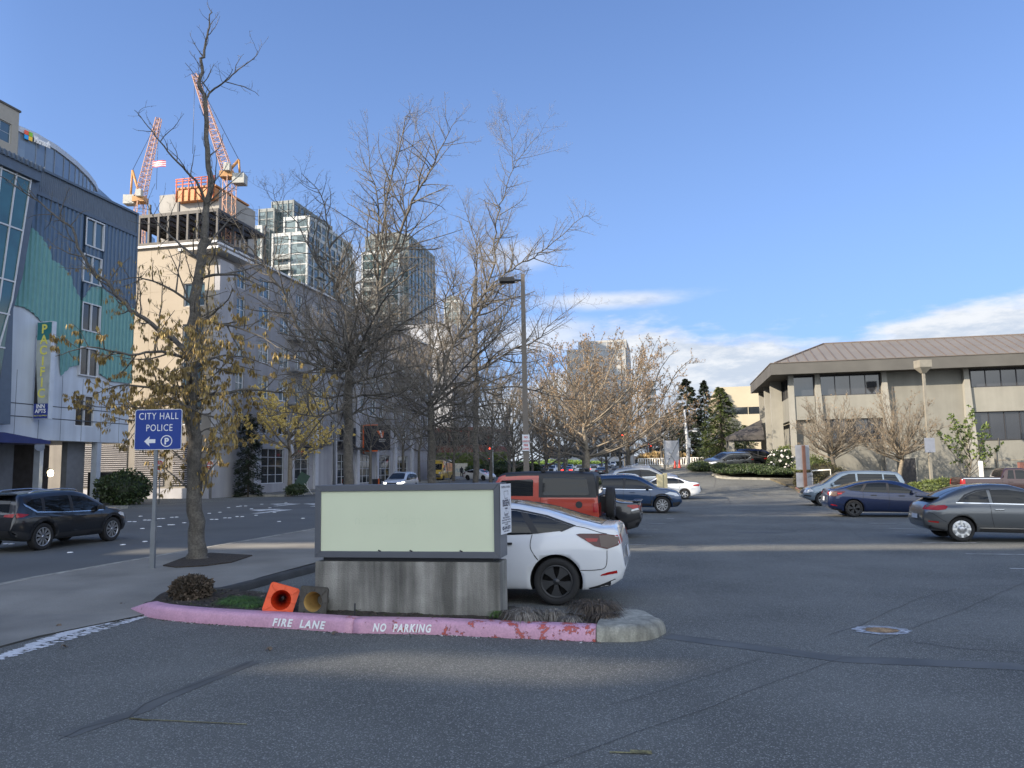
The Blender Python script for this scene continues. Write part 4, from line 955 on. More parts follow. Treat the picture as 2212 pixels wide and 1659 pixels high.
# G: pale block, H: grey office, I: tan five storey block
far_block('pale_building', 'pale lavender block with thin floor lines behind the bare trees', 'building', 838, 975, 705, 185, 20, M('pale_render', (.40, .41, .44), .7, var=.05), pane_mat('pale_glass', (.34, .37, .42), (.48, .5, .55), 4, 4), 4.0, 9.0, 3.1)
far_block('grey_office', 'broad grey office tower behind the orange budded trees', 'building', 1225, 1350, 756, 300, 40, M('office_stone', (.33, .33, .32), .7, var=.06), pane_mat('office_glass', (.16, .18, .20), (.22, .24, .26), 2, 3.4, .35), 3.4, 3.6, 1.5)
far_block('grey_office', 'small stepped upper block on top of the grey office tower', 'building', 1250, 1352, 738, 301, 30, M('office_stone'), pane_mat('office_glass', (.16, .18, .20), (.22, .24, .26), 2, 3.4, .35), 5, 3.6, 2.5)
rt = at(1405, 820, 330); rg = thing('ringed_tower', 'slim round tower of stacked white balcony rings far off', 'building', (rt.x, rt.y, 0), 0)
b = MB(); b.lathe([(2.2, 0), (2.2, rt.z - 1)], 16); b.build('core', td, rg)
b = MB()
for k in range(10): z = rt.z - k * 3.6; b.lathe([(0, z - .9), (3.9 if k else 3.2, z - .9), (3.9 if k else 3.2, z), (0, z)], 20, smooth=False)
b.build('balcony_ring', M('ring_white', (.7, .7, .7), .6), rg)
it, WI, HI_ = far_block('tan_office', 'cream five storey office block with dark window bands behind the conifers', 'building', 1549, 1900, 837, 108, 20, M('cream_concrete', (.42, .37, .27), .75, var=.06, scale=.5), glD, 3.9, 60, 2.5, tb=2.9)
b = MB(); z = HI_
for k in range(4):
    for i in range(int(WI / 2.2)): x = 4 + i * 2.2; b.bb(x, x + .12, -.1, -.01, z - 3.9 * (k + 1), z - 3.9 * k - (2.91 if k == 0 else 2.51))
b.build('mullion', M('cream_mullion', (.3, .27, .2), .6), it)
# K, L: low buildings at the far end of the street
far_block('brick_building', 'dark red brick building half hidden behind bare trees at the street end', 'building', 930, 1055, 925, 150, 20, M('dark_red_brick', (.13, .045, .035), .85, var=.2, scale=2), glD, 3.5, 3.0, 2.2)
far_block('shop_building', 'white and grey shop front at the far end of the street', 'building', 1183, 1345, 962, 275, 12, M('shop_grey', (.3, .32, .35), .7, var=.1), glD, 4.5, 4.0, 1.6)
far_block('low_building', 'low white building with dark windows beyond the conifers', 'building', 1480, 1600, 1000, 190, 15, M('low_white', (.6, .6, .58), .7), glD, 4.0, 4.0, 1.6, base=1.0)
far_block('low_building', 'low dark roofed building behind the drive entrance', 'building', 1370, 1470, 985, 210, 15, M('low_grey', (.22, .2, .19), .7), glD, 4.0, 4.0, 1.6, base=1.0)
# plain blocks added out of view to cast shade over the lot
def shade_block(label, x0, x1, y0, y1, z0, z1, th=None, ang=0):
    th = th or thing('shadow_block', label, 'building', ((x0 + x1) / 2, (y0 + y1) / 2, 0), 0)
    b = MB(); b.bb(-(x1 - x0) / 2, (x1 - x0) / 2, -(y1 - y0) / 2, (y1 - y0) / 2, z0, z1); b.build('wall', mGr2, th)
    b = MB()
    z = z0 + 1
    while z < z1 - 2: b.bb(-(x1 - x0) / 2 - .05, (x1 - x0) / 2 + .05, -(y1 - y0) / 2 - .05, (y1 - y0) / 2 + .05, z, z + 1.6); z += 3.4
    b.build('window_band', glD, th)
    return th
# ================================================================ vehicles
def catmull(P, n):
    out = []; m_ = len(P)
    for i in range(m_ - 1):
        p0, p1, p2, p3 = P[max(0, i - 1)], P[i], P[i + 1], P[min(m_ - 1, i + 2)]
        for k in range(n):
            t = k / n
            out.append(tuple(.5 * (2 * b_ + (c - a) * t + (2 * a - 5 * b_ + 4 * c - d) * t * t + (-a + 3 * b_ - 3 * c + d) * t ** 3) for a, b_, c, d in zip(p0, p1, p2, p3)))
    out.append(tuple(P[-1])); return out
mTyre = M('tyre_rubber', (.018, .018, .019), .85, var=.1); mWell = M('wheel_well', (.008, .008, .009), .95, var=0); mTrim = M('black_trim', (.02, .02, .022), .6, var=.05)
mRim = M('alloy', (.45, .46, .48), .3, metal=.8, var=0); mRimD = M('dark_alloy', (.05, .052, .056), .35, metal=.5, var=0); mChr = M('chrome', (.7, .72, .75), .12, metal=1, var=0)
mGl = M('car_glass', (.008, .010, .012), .03, var=0, spec=.42); mRed = M('tail_red', (.30, .008, .01), .2, var=0); mLens = M('lamp_lens', (.55, .57, .6), .1, var=0, coat=1)
mPlate = M('number_plate', (.6, .62, .65), .4, var=0)
def paint(name, c, metal=.35, rough=.35): return M('paint_' + name, c, rough, metal=metal, var=0, coat=1.0)
WHC = {}
def wheel_meshes(r, style):
    k = (round(r, 3), style)
    if k in WHC: return WHC[k]
    wt = .225; b = MB()
    rr_ = r * {'black5': .70, 'beetle': .70, 'jeep': .56, 'small': .62}.get(style, .69)
    b.lathe([(rr_ * .97, -wt * .3), (rr_, -wt * .46), (r * .93, -wt * .5), (r * .985, -wt * .4), (r, -wt * .2), (r, wt * .2), (r * .985, wt * .4), (r * .93, wt * .5), (rr_, wt * .46), (rr_ * .97, wt * .3)], 40, 0, 'y')
    b.lathe([(rr_ * .99, -wt * .44), (rr_ * .93, 0), (rr_ * .93, wt * .2)], 40, 1, 'y'); b.lathe([(0, -.0), (rr_ * .95, -.0)], 30, 1, 'y', smooth=False)
    ty = b.mesh('wheel', [mTyre, mWell], fix=False)
    q = MB(); f = wt * .46                       # outer face at -y
    if style in ('multi', 'small'):
        q.lathe([(rr_ * .99, -f), (rr_ * .93, -f - .004), (rr_ * .9, -f + .02)], 40, 0, 'y')
        n = 10 if style == 'multi' else 5
        for i in range(n):
            a = 2 * math.pi * i / n; 
            for da in ((-.1, .1) if style == 'multi' else (0,)):
                a2 = a + da * .9; p0 = (math.cos(a) * r * .1, math.sin(a) * r * .1); p1 = (math.cos(a2) * rr_ * .92, math.sin(a2) * rr_ * .92); wd = .013 if style == 'multi' else .035
                dx, dz = -math.sin(a2) * wd, math.cos(a2) * wd
                q.prism([(p0[0] - dx, p0[1] - dz), (p1[0] - dx * .9, p1[1] - dz * .9), (p1[0] + dx * .9, p1[1] + dz * .9), (p0[0] + dx, p0[1] + dz)], -f + .005, -f + .035, 'y')
        q.lathe([(0, -f - .002), (r * .14, -f + .002), (r * .16, -f + .03)], 16, 0, 'y'); mm = mRim
    elif style == 'black5':
        q.lathe([(rr_ * .99, -f), (rr_ * .9, -f - .008), (rr_ * .88, -f + .01)], 40, 0, 'y')
        for i in range(5):
            a = 2 * math.pi * i / 5 + .3; 
            def pt(rad, da): return (math.cos(a + da) * rad, math.sin(a + da) * rad)
            q.prism([pt(r * .08, -.7), pt(rr_ * .55, -.34), pt(rr_ * .9, -.36), pt(rr_ * .93, -.1), pt(rr_ * .93, .2), pt(rr_ * .88, .42), pt(rr_ * .5, .36), pt(r * .08, .7)], -f - .004, -f + .02, 'y')
        q.lathe([(0, -f - .012), (r * .13, -f - .008), (r * .15, -f + .01)], 16, 0, 'y'); mm = mRimD
    elif style == 'beetle':
        q.lathe([(rr_, -f), (rr_ * .95, -f - .012), (rr_ * .6, -f - .002), (rr_ * .36, -f + .006), (rr_ * .34, -f - .02), (rr_ * .2, -f - .03), (0, -f - .03)], 40, 0, 'y')
        for i in range(8):
            a = 2 * math.pi * i / 8 + .2
            c_ = (math.cos(a) * rr_ * .74, math.sin(a) * rr_ * .74)
            q.box((c_[0], -f - .012, c_[1]), (rr_ * .42, .03, .055), 1, Matrix.Rotation(-a, 3, 'Y'))
        mm = [mRim, M('rim_white', (.75, .75, .72), .4, var=0)]
    else:
        q.lathe([(rr_ * .98, -f), (rr_ * .8, -f + .03), (rr_ * .4, -f + .05), (0, -f + .03)], 30, 0, 'y'); mm = mRimD
        for i in range(5):
            a = 2 * math.pi * i / 5; q.box((math.cos(a) * rr_ * .55, -f + .01, math.sin(a) * rr_ * .55), (rr_ * .7, .03, .07), 0, Matrix.Rotation(-a, 3, 'Y'))
    WHC[k] = (ty, q.mesh('rim', mm, fix=False)); return WHC[k]
def body_mesh(sp):
    L_, W_ = sp['L'], sp['W'] / 2; top = interp(sp['top']); bot = interp(sp['bot']); belt = interp(sp['belt']); tum = sp.get('tum', .42)
    xa, xb = -L_ / 2, L_ / 2; n = sp.get('n', 56); xs = []
    for i in range(n + 1):
        t = i / n; xs.append(xa + (xb - xa) * (.5 - .5 * math.cos(math.pi * t)) * .45 + (xb - xa) * t * .55)
    ar, af = sp.get('rear_round', .16), sp.get('front_round', .26); er, ef = sp.get('rear_len', .5), sp.get('front_len', .75)
    b = MB(); sec = []
    for x in xs:
        zt, zb = top(x), bot(x); zc = min(belt(x), zt - .02); zc = max(zc, zb + .02)
        w_ = W_
        if x < xa + er: w_ *= 1 - ar * ((xa + er - x) / er) ** 2.4
        if x > xb - ef: w_ *= 1 - af * ((x - xb + ef) / ef) ** 2.2
        for fx, fr, fd in sp.get('flare', ()):       # fender swell
            w_ += fd * math.exp(-((x - fx) / fr) ** 2)
        h = zc - zb; gh = max(0, zt - zc - .02); nar = sp.get('narrow', .955)
        yr = nar * w_ - tum * gh; yr = max(yr, .3 * w_)
        P = [(0, zb), (.8 * w_, zb), (.94 * w_, zb + min(.05, h * .2)), (.985 * w_, zb + .28 * h), (1.0 * w_, zb + .55 * h), (.99 * w_, zb + .82 * h), (nar * w_, zc),
             (nar * w_ - .40 * tum * gh, zc + .5 * gh), (yr + .01, zc + .88 * gh), (yr - min(.09, .5 * yr), zt - .004), (.45 * yr, zt + sp.get('crown', .015)), (0, zt + sp.get('crown', .015) + .006)]
        sec.append(catmull(P, 3))
    m_ = len(sec[0]); full = 2 * m_ - 2; vs = []
    for x, s in zip(xs, sec):
        ring = [(x, -y, z) for y, z in s] + [(x, y, z) for y, z in reversed(s[1:-1])]; vs += ring
    fs = []
    for i in range(len(xs) - 1):
        for j in range(full):
            a, c = i * full + j, i * full + (j + 1) % full; fs.append((a, a + full, c + full, c))
    fs.append(tuple(range(full))); o = (len(xs) - 1) * full; fs.append(tuple(o + j for j in reversed(range(full))))
    b.add(vs, fs, 0, True)
    me = b.mesh('body', [mTrim], fix=True)
    o = bpy.data.objects.new('body', me); COL.objects.link(o); cut = []
    cb_ = MB(); r = sp['r'] * sp.get('arch', 1.13)
    for ax in (sp['ra'], sp['fa']):
        for sd_ in (-1, 1):
            y0, y1 = sd_ * (W_ - .30), sd_ * (W_ + .15); k = 36
            pr = [(ax + r * math.cos(2 * math.pi * i / k), sp['r'] + r * math.sin(2 * math.pi * i / k)) for i in range(k)]
            cb_.prism(pr, min(y0, y1), max(y0, y1), 'y')
    cm = cb_.mesh('cut', mWell); co = bpy.data.objects.new('cut', cm); COL.objects.link(co)
    md = o.modifiers.new('b', 'BOOLEAN'); md.operation = 'DIFFERENCE'; md.object = co; md.solver = 'EXACT'
    apply_mods(o); bpy.data.objects.remove(co); me = o.data; bpy.data.objects.remove(o)
    me.materials.clear()
    for x in (sp['paint'], mWell, sp.get('paint2', mTrim)): me.materials.append(x)
    for p in me.polygons:
        c = p.center; inw = any(((c.x - ax) ** 2 + (c.z - sp['r']) ** 2) ** .5 < r * .985 or (abs(((c.x - ax) ** 2 + (c.z - sp['r']) ** 2) ** .5 - r) < .012 and abs(p.normal.dot(Vector((c.x - ax, 0, c.z - sp['r'])).normalized())) > .9) for ax in (sp['ra'], sp['fa']))
        inw = inw and abs(c.y) > W_ * .5
        p.material_index = 1 if inw else (2 if sp.get('two') and sp['two'](c) else 0)
        if inw: p.use_smooth = False
    return me
def make_decal(bvh, poly, view, off=.006, step=.07, sign=1):
    ax = {'s': (0, 2), 't': (0, 1), 'e': (1, 2)}[view]; bm = bmesh.new()
    def p3(a, c):
        v = [0, 0, 0]; v[ax[0]] = a; v[ax[1]] = c; return Vector(v)
    f = bm.faces.new([bm.verts.new(p3(a, c)) for a, c in poly])
    for k in (0, 1):
        lo = min(p[k] for p in poly); hi = max(p[k] for p in poly); nn_ = Vector((0, 0, 0)); nn_[ax[k]] = 1; v = lo + step
        while v < hi - .01:
            q = Vector((0, 0, 0)); q[ax[k]] = v; bmesh.ops.bisect_plane(bm, geom=bm.verts[:] + bm.edges[:] + bm.faces[:], plane_co=q, plane_no=nn_, dist=1e-5); v += step
    third = ({0, 1, 2} - set(ax)).pop(); D = Vector((0, 0, 0)); D[third] = -sign
    for v in bm.verts:
        o = v.co.copy(); o[third] = 4 * sign
        h = bvh.ray_cast(o, D)
        if h[0] is None:
            nr = bvh.find_nearest(Vector([v.co[i] if i != third else 1.0 * sign for i in range(3)])); v.co = nr[0] + D * -off
        else: v.co = h[0] - D * off
    bmesh.ops.triangulate(bm, faces=bm.faces[:])
    me = bpy.data.meshes.new('panel'); bm.to_mesh(me); bm.free()
    for p in me.polygons: p.use_smooth = True
    return me
PROTO = {}
def build_car(sp, root, detail=True):
    me = body_mesh(sp); bvh = BVHTree.FromPolygons([v.co for v in me.vertices], [tuple(p.vertices) for p in me.polygons])
    obj('body', me, root)
    for name, poly, view, mt, sign, *rest in sp['panels']:
        off_ = rest[0] if rest else .006
        sides = ((1, -1) if view == 's' and sign == 0 else (sign,))
        for s in sides:
            pm = make_decal(bvh, poly, view, off_, .08, s); pm.materials.append(mt); obj(name, pm, root)
    W_ = sp['W'] / 2
    ty, rm = wheel_meshes(sp['r'], sp.get('rim', 'multi'))
    for ax in (sp['ra'], sp['fa']):
        for sd_ in (-1, 1):
            o = obj('wheel', ty, root, (ax, sd_ * (W_ - .135), sp['r'] - .004), (0, random.uniform(0, 2), 0 if sd_ < 0 else math.pi)); obj('rim', rm, o)
    def sd(x, z, s):
        h = bvh.ray_cast(Vector((x, 4 * s, z)), Vector((0, -s, 0))); return h[0].y if h[0] is not None else s * W_
    for x, z in sp.get('handles', ()):
        for s in (1, -1):
            b = MB(); b.box((x, sd(x, z, s) + s * .014, z), (.22, .03, .032)); o = b.build('door_handle', sp.get('handle_mat', sp['paint']), root, bevel=.008)
    if 'mirror' in sp:
        x, z = sp['mirror']
        for s in (1, -1):
            b = MB(); b.box((x, s * (abs(sd(x, z, s)) + .13), z), (.13, .2, .13), 0, taper=.85); b.box((x + .01, s * (abs(sd(x, z, s)) + .02), z - .05), (.07, .12, .04)); b.build('wing_mirror', sp.get('mirror_mat', sp['paint']), root, bevel=.03)
    for x0, x1, y_ in sp.get('rails', ()):
        tp_ = interp(sp['top'])
        for s in (1, -1):
            b = MB(); b.tube([(x0 + (x1 - x0) * i / 8, s * y_, tp_(x0 + (x1 - x0) * i / 8) + (.05 if 0 < i < 8 else -.01)) for i in range(9)], .016, 6); b.build('roof_rail', sp.get('rail_mat', mChr), root)
    for x, y_, z, dx, dy, dz, mt, nm in sp.get('boxes', ()):
        b = MB(); b.box((x, y_, z), (dx, dy, dz)); b.build(nm, mt, root, bevel=min(dx, dy, dz) * .3)
    for s in sp.get('seams', ()):
        for sg in (1, -1):
            b = MB(); P = catmull([Vector(p) for p in s], 6) if len(s) > 2 else s
            vs = []
            for x, z in P: vs.append((x, sd(x, z, sg) + sg * .0035, z))
            q = []
            for i, v in enumerate(vs):
                a = Vector(vs[min(i + 1, len(vs) - 1)]) - Vector(vs[max(0, i - 1)]); nn_ = Vector((-a.z, 0, a.x)).normalized() * .005; q += [Vector(v) + nn_, Vector(v) - nn_]
            b.add(q, [(2 * i, 2 * i + 1, 2 * i + 3, 2 * i + 2) for i in range(len(vs) - 1)]); b.build('door_seam', M('seam_dark', (.01, .01, .012), .8, var=0), root, fix=False)
def arcp(cx, cz, r0, r1, a0=0, a1=180, n=14):
    return [(cx + r1 * math.cos(R(a0 + (a1 - a0) * i / n)), cz + r1 * math.sin(R(a0 + (a1 - a0) * i / n))) for i in range(n + 1)] + [(cx + r0 * math.cos(R(a1 - (a1 - a0) * i / n)), cz + r0 * math.sin(R(a1 - (a1 - a0) * i / n))) for i in range(n + 1)]
def S_(**k): return k
def spec_ev(pt, rim='black5'):
    return S_(L=4.69, W=1.85, r=.335, ra=-1.37, fa=1.505, paint=pt, rim=rim, tum=.50, arch=1.14,
        top=[(-2.345, .56), (-2.335, .70), (-2.31, .84), (-2.27, 1.02), (-2.23, 1.10), (-2.16, 1.105), (-2.0, 1.105), (-1.65, 1.19), (-1.2, 1.325), (-.7, 1.415), (-.2, 1.445), (.15, 1.43), (.5, 1.36), (.9, 1.20), (1.2, 1.04), (1.32, .975), (1.7, .89), (2.0, .78), (2.2, .66), (2.3, .56), (2.345, .48)],
        bot=[(-2.345, .50), (-2.3, .36), (-2.15, .27), (-1.75, .2), (1.9, .17), (2.2, .2), (2.345, .34)], belt=[(-2.3, .98), (-1.7, 1.04), (-1.2, 1.0), (-.3, .955), (.8, .92), (1.4, .88), (2.3, .6)],
        rear_round=.17, rear_len=.55,
        panels=[('side_window', [(-1.60, 1.115), (-1.42, 1.045), (-1.0, .995), (-.3, .965), (.75, .935), (1.02, .95), (.75, 1.08), (.35, 1.25), (.0, 1.325), (-.35, 1.345), (-.75, 1.32), (-1.2, 1.24)], 's', mGl, 0),
            ('window_trim', [(-1.66, 1.125), (-1.45, 1.035), (-1.42, 1.048), (-1.60, 1.118), (-1.2, 1.245), (-.75, 1.326), (-.35, 1.352), (.0, 1.332), (0, 1.35), (-.35, 1.37), (-.78, 1.345), (-1.22, 1.265)], 's', mTrim, 0, .007),
            ('pillar', [(-1.12, 1.01), (-1.02, 1.0), (-.82, 1.3), (-.93, 1.285)], 's', mTrim, 0, .009), ('pillar', [(-.12, .965), (-.02, .96), (.0, 1.32), (-.09, 1.33)], 's', mTrim, 0, .009),
            ('rear_window', [(-2.0, -.48), (-1.0, -.50), (-.2, -.52), (.35, -.52), (.35, .52), (-.2, .52), (-1.0, .50), (-2.0, .48)], 't', M('roof_glass', (.02, .025, .03), .04, var=0, spec=1), 1),
            ('windscreen', [(.45, -.55), (1.2, -.66), (1.26, 0), (1.2, .66), (.45, .55)], 't', mGl, 1),
            ('tail_light', [(-2.29, .98), (-2.26, .85), (-2.1, .80), (-1.93, .84), (-1.66, 1.0), (-1.72, 1.015), (-2.05, 1.015)], 's', M('smoked_red', (.06, .006, .008), .2, var=0), 0, .008),
            ('tail_lamp_lens', [(-2.27, .96), (-2.25, .87), (-2.12, .815), (-2.02, .835), (-1.99, .99), (-2.1, 1.0)], 's', M('amber_lens', (.09, .06, .05), .25, var=0), 0, .013),
            ('tail_lamp_strip', [(-1.98, .95), (-1.96, .905), (-1.83, .9), (-1.79, .95)], 's', mRed, 0, .014),
            ('reflector', [(-2.24, .46), (-2.0, .425), (-2.02, .45), (-2.1, .475), (-2.23, .50)], 's', mRed, 0, .008),
            ('tail_light', [(-.86, .86), (-.55, .90), (-.55, 1.0), (-.86, .99)], 'e', mRed, -1), ('tail_light', [(.86, .86), (.55, .90), (.55, 1.0), (.86, .99)], 'e', mRed, -1), ('number_plate', [(-.17, .62), (.17, .62), (.17, .78), (-.17, .78)], 'e', mPlate, -1, .02),
            ('diffuser', [(-2.29, .34), (-2.1, .27), (-1.84, .23), (-1.83, .25), (-2.0, .30), (-2.2, .38)], 's', mTrim, 0, .01),
            ('head_light', [(1.72, .70), (2.12, .60), (2.15, .66), (1.85, .76)], 's', mLens, 0), ('bumper', [(-.7, .30), (.7, .30), (.6, .42), (-.6, .42)], 'e', mTrim, 1)],
        handles=[(-.62, .86), (.42, .84)], handle_mat=mTrim, mirror=(.82, 1.0),
        seams=[[(-1.02, .99), (-1.0, .8), (-1.12, .62), (-1.42 + .0, .44), (-1.62, .36)][:3] + [(-1.05, .70)], [(-.05, .96), (-.04, .6), (-.1, .3)], [(-1.62, 1.12), (-1.8, 1.09), (-2.0, 1.03), (-2.1, 1.01)], [(-1.72, .50), (-1.95, .51), (-2.08, .56), (-2.10, .78)], [(.95, .93), (.98, .6), (.9, .3)]])
def spec_cuv(pt, Hs=1.0, cl=True, rails=True, L_=4.55, glassm=None):
    g = glassm or mGl; k = L_ / 4.55; T = lambda l: [(x * k, z * Hs) for x, z in l]
    p = [('side_window', T([(-1.86, 1.34), (-1.5, 1.12), (-.6, 1.06), (.55, 1.04), (1.0, 1.05), (1.05, 1.09), (.75, 1.27), (.35, 1.46), (-.2, 1.53), (-1.0, 1.52), (-1.6, 1.46)]), 's', g, 0),
        ('window_trim', T([(-1.92, 1.36), (-1.88, 1.28), (-1.54, 1.085), (-.6, 1.04), (.55, 1.015), (1.0, 1.02), (1.0, 1.045), (.55, 1.04), (-.6, 1.062), (-1.5, 1.118), (-1.86, 1.33)]), 's', mChr, 0, .009),
        ('pillar', T([(-.32, 1.06), (-.20, 1.055), (-.16, 1.53), (-.28, 1.53)]), 's', mTrim, 0, .009), ('pillar', T([(-1.34, 1.10), (-1.24, 1.10), (-1.18, 1.5), (-1.3, 1.49)]), 's', mTrim, 0, .009),
        ('windscreen', [(.42 * k, -.56), (1.22 * k, -.70), (1.3 * k, 0), (1.22 * k, .70), (.42 * k, .56), (.36 * k, 0)], 't', g, 1),
        ('rear_window', [(-.58, 1.12 * Hs), (.58, 1.12 * Hs), (.50, 1.46 * Hs), (-.50, 1.46 * Hs)], 'e', g, -1),
        ('tail_light', T([(-2.23, .98), (-2.0, .98), (-1.8, 1.05), (-2.15, 1.10)]), 's', mRed, 0, .009), ('tail_light', [(-.85, .98 * Hs), (-.5, 1.0 * Hs), (-.5, 1.06 * Hs), (-.83, 1.09 * Hs)], 'e', mRed, -1, .01), ('tail_light', [(.85, .98 * Hs), (.5, 1.0 * Hs), (.5, 1.06 * Hs), (.83, 1.09 * Hs)], 'e', mRed, -1, .01),
        ('number_plate', [(-.17, .78 * Hs), (.17, .78 * Hs), (.17, .93 * Hs), (-.17, .93 * Hs)], 'e', mPlate, -1, .012), ('bumper', [(-.75, .38), (.75, .38), (.72, .58), (-.72, .58)], 'e', mTrim, -1, .01),
        ('head_light', T([(1.55, .86), (2.02, .76), (2.12, .80), (2.05, .88), (1.75, .93)]), 's', mLens, 0, .008), ('head_light', [(-.84, .74 * Hs), (-.45, .74 * Hs), (-.45, .84 * Hs), (-.8, .87 * Hs)], 'e', mLens, 1, .01), ('head_light', [(.84, .74 * Hs), (.45, .74 * Hs), (.45, .84 * Hs), (.8, .87 * Hs)], 'e', mLens, 1, .01),
        ('front_grille', [(-.42, .48), (.42, .48), (.46, .84 * Hs), (-.46, .84 * Hs)], 'e', mTrim, 1, .012)]
    if cl:
        for ax in (-1.27 * k, 1.42 * k): p.append(('wheel_arch_trim', arcp(ax, .36, .41, .50, -4, 184), 's', mTrim, 0, .012))
        p.append(('sill_trim', [(-.79 * k, .24), (.93 * k, .24), (.93 * k, .42), (-.79 * k, .42)], 's', mTrim, 0, .012)); p.append(('bumper_trim', [(-2.24 * k, .38), (-1.75 * k, .30), (-1.75 * k, .48), (-2.24 * k, .58)], 's', mTrim, 0, .012)); p.append(('bumper_trim', [(2.2 * k, .36), (1.9 * k, .30), (1.9 * k, .46), (2.2 * k, .5)], 's', mTrim, 0, .012))
    d = S_(L=L_, W=1.84, r=.36, ra=-1.27 * k, fa=1.42 * k, paint=pt, rim='multi', tum=.38, arch=1.14,
        top=T([(-2.275, .66), (-2.27, .85), (-2.2, 1.02), (-2.13, 1.15), (-2.08, 1.3), (-1.98, 1.5), (-1.9, 1.58), (-1.6, 1.625), (-1.0, 1.66), (-.3, 1.68), (.15, 1.655), (.5, 1.56), (.85, 1.36), (1.15, 1.16), (1.28, 1.09), (1.7, 1.05), (2.0, .97), (2.17, .86), (2.25, .72), (2.275, .6)]),
        bot=[(-2.275 * k, .56), (-2.2 * k, .40), (-2.0 * k, .32), (-1.6 * k, .25), (1.7 * k, .24), (2.1 * k, .28), (2.275 * k, .45)], belt=T([(-2.3, 1.05), (-1.6, 1.08), (-.5, 1.04), (1.0, 1.01), (1.4, .98), (2.3, .75)]), panels=p,
        handles=[(-.95 * k, .93 * Hs), (.12 * k, .90 * Hs)], mirror=(.78 * k, 1.12 * Hs), mirror_mat=mTrim, seams=[[(-.27 * k, 1.04 * Hs), (-.28 * k, .7), (-.35 * k, .4)], [(.88 * k, 1.0 * Hs), (.92 * k, .7), (.9 * k, .45)], [(-1.25 * k, 1.06 * Hs), (-1.05 * k, .85), (-.95 * k, .62)]],
        boxes=[(-1.98 * k, 0, 1.6 * Hs, .3, 1.05, .035, mTrim, 'spoiler')])
    if rails: d['rails'] = [(-1.5 * k, .45 * k, .52)]
    return d
def spec_sedan(pt):
    return S_(L=4.87, W=1.85, r=.335, ra=-1.42, fa=1.45, paint=pt, rim='small', tum=.52, arch=1.12,
        top=[(-2.435, .62), (-2.42, .85), (-2.36, 1.03), (-2.2, 1.08), (-1.75, 1.12), (-1.4, 1.24), (-1.0, 1.39), (-.5, 1.46), (.0, 1.46), (.35, 1.40), (.75, 1.2), (1.05, 1.03), (1.3, .99), (1.9, .93), (2.25, .82), (2.4, .65), (2.435, .5)],
        bot=[(-2.435, .5), (-2.3, .32), (-1.9, .22), (2.0, .19), (2.3, .25), (2.435, .4)], belt=[(-2.4, .95), (-1.5, 1.03), (0, .97), (1.2, .93), (2.4, .7)],
        panels=[('side_window', [(-1.45, 1.1), (-1.35, 1.02), (0, .985), (.85, .97), (.92, 1.0), (.6, 1.18), (.25, 1.34), (-.2, 1.38), (-.75, 1.36), (-1.15, 1.27)], 's', mGl, 0), ('pillar', [(-.30, .99), (-.2, .99), (-.2, 1.37), (-.29, 1.37)], 's', mTrim, 0, .009), ('pillar', [(-1.12, 1.02), (-1.05, 1.02), (-.98, 1.3), (-1.07, 1.27)], 's', mTrim, 0, .009),
            ('windscreen', [(.3, -.5), (1.0, -.63), (1.06, 0), (1.0, .63), (.3, .5)], 't', mGl, 1), ('rear_window', [(-1.75, -.55), (-1.0, -.48), (-1.0, .48), (-1.75, .55)], 't', mGl, 1),
            ('tail_light', [(-2.40, .84), (-1.95, .85), (-1.98, .93), (-2.35, 1.0)], 's', mRed, 0, .008), ('tail_light', [(-.86, .82), (-.45, .84), (-.45, .95), (-.84, .97)], 'e', mRed, -1, .01), ('tail_light', [(.86, .82), (.45, .84), (.45, .95), (.84, .97)], 'e', mRed, -1, .01), ('number_plate', [(-.18, .72), (.18, .72), (.18, .86), (-.18, .86)], 'e', mPlate, -1, .012),
            ('head_light', [(1.85, .72), (2.3, .62), (2.32, .70), (2.0, .82)], 's', mLens, 0), ('head_light', [(-.8, .62), (-.45, .62), (-.45, .74), (-.8, .76)], 'e', mLens, 1, .01), ('head_light', [(.8, .62), (.45, .62), (.45, .74), (.8, .76)], 'e', mLens, 1, .01), ('front_grille', [(-.35, .42), (.35, .42), (.38, .74), (-.38, .74)], 'e', mTrim, 1, .01),
            ('side_trim', [(-.9, .42), (1.0, .42), (1.0, .45), (-.9, .45)], 's', mChr, 0)],
        handles=[(-.75, .92), (.22, .9)], mirror=(.72, 1.04), seams=[[(-.25, .97), (-.25, .6), (-.3, .25)], [(.85, .95), (.9, .6), (.85, .25)], [(-1.3, 1.0), (-1.1, .75), (-1.05, .6)]])
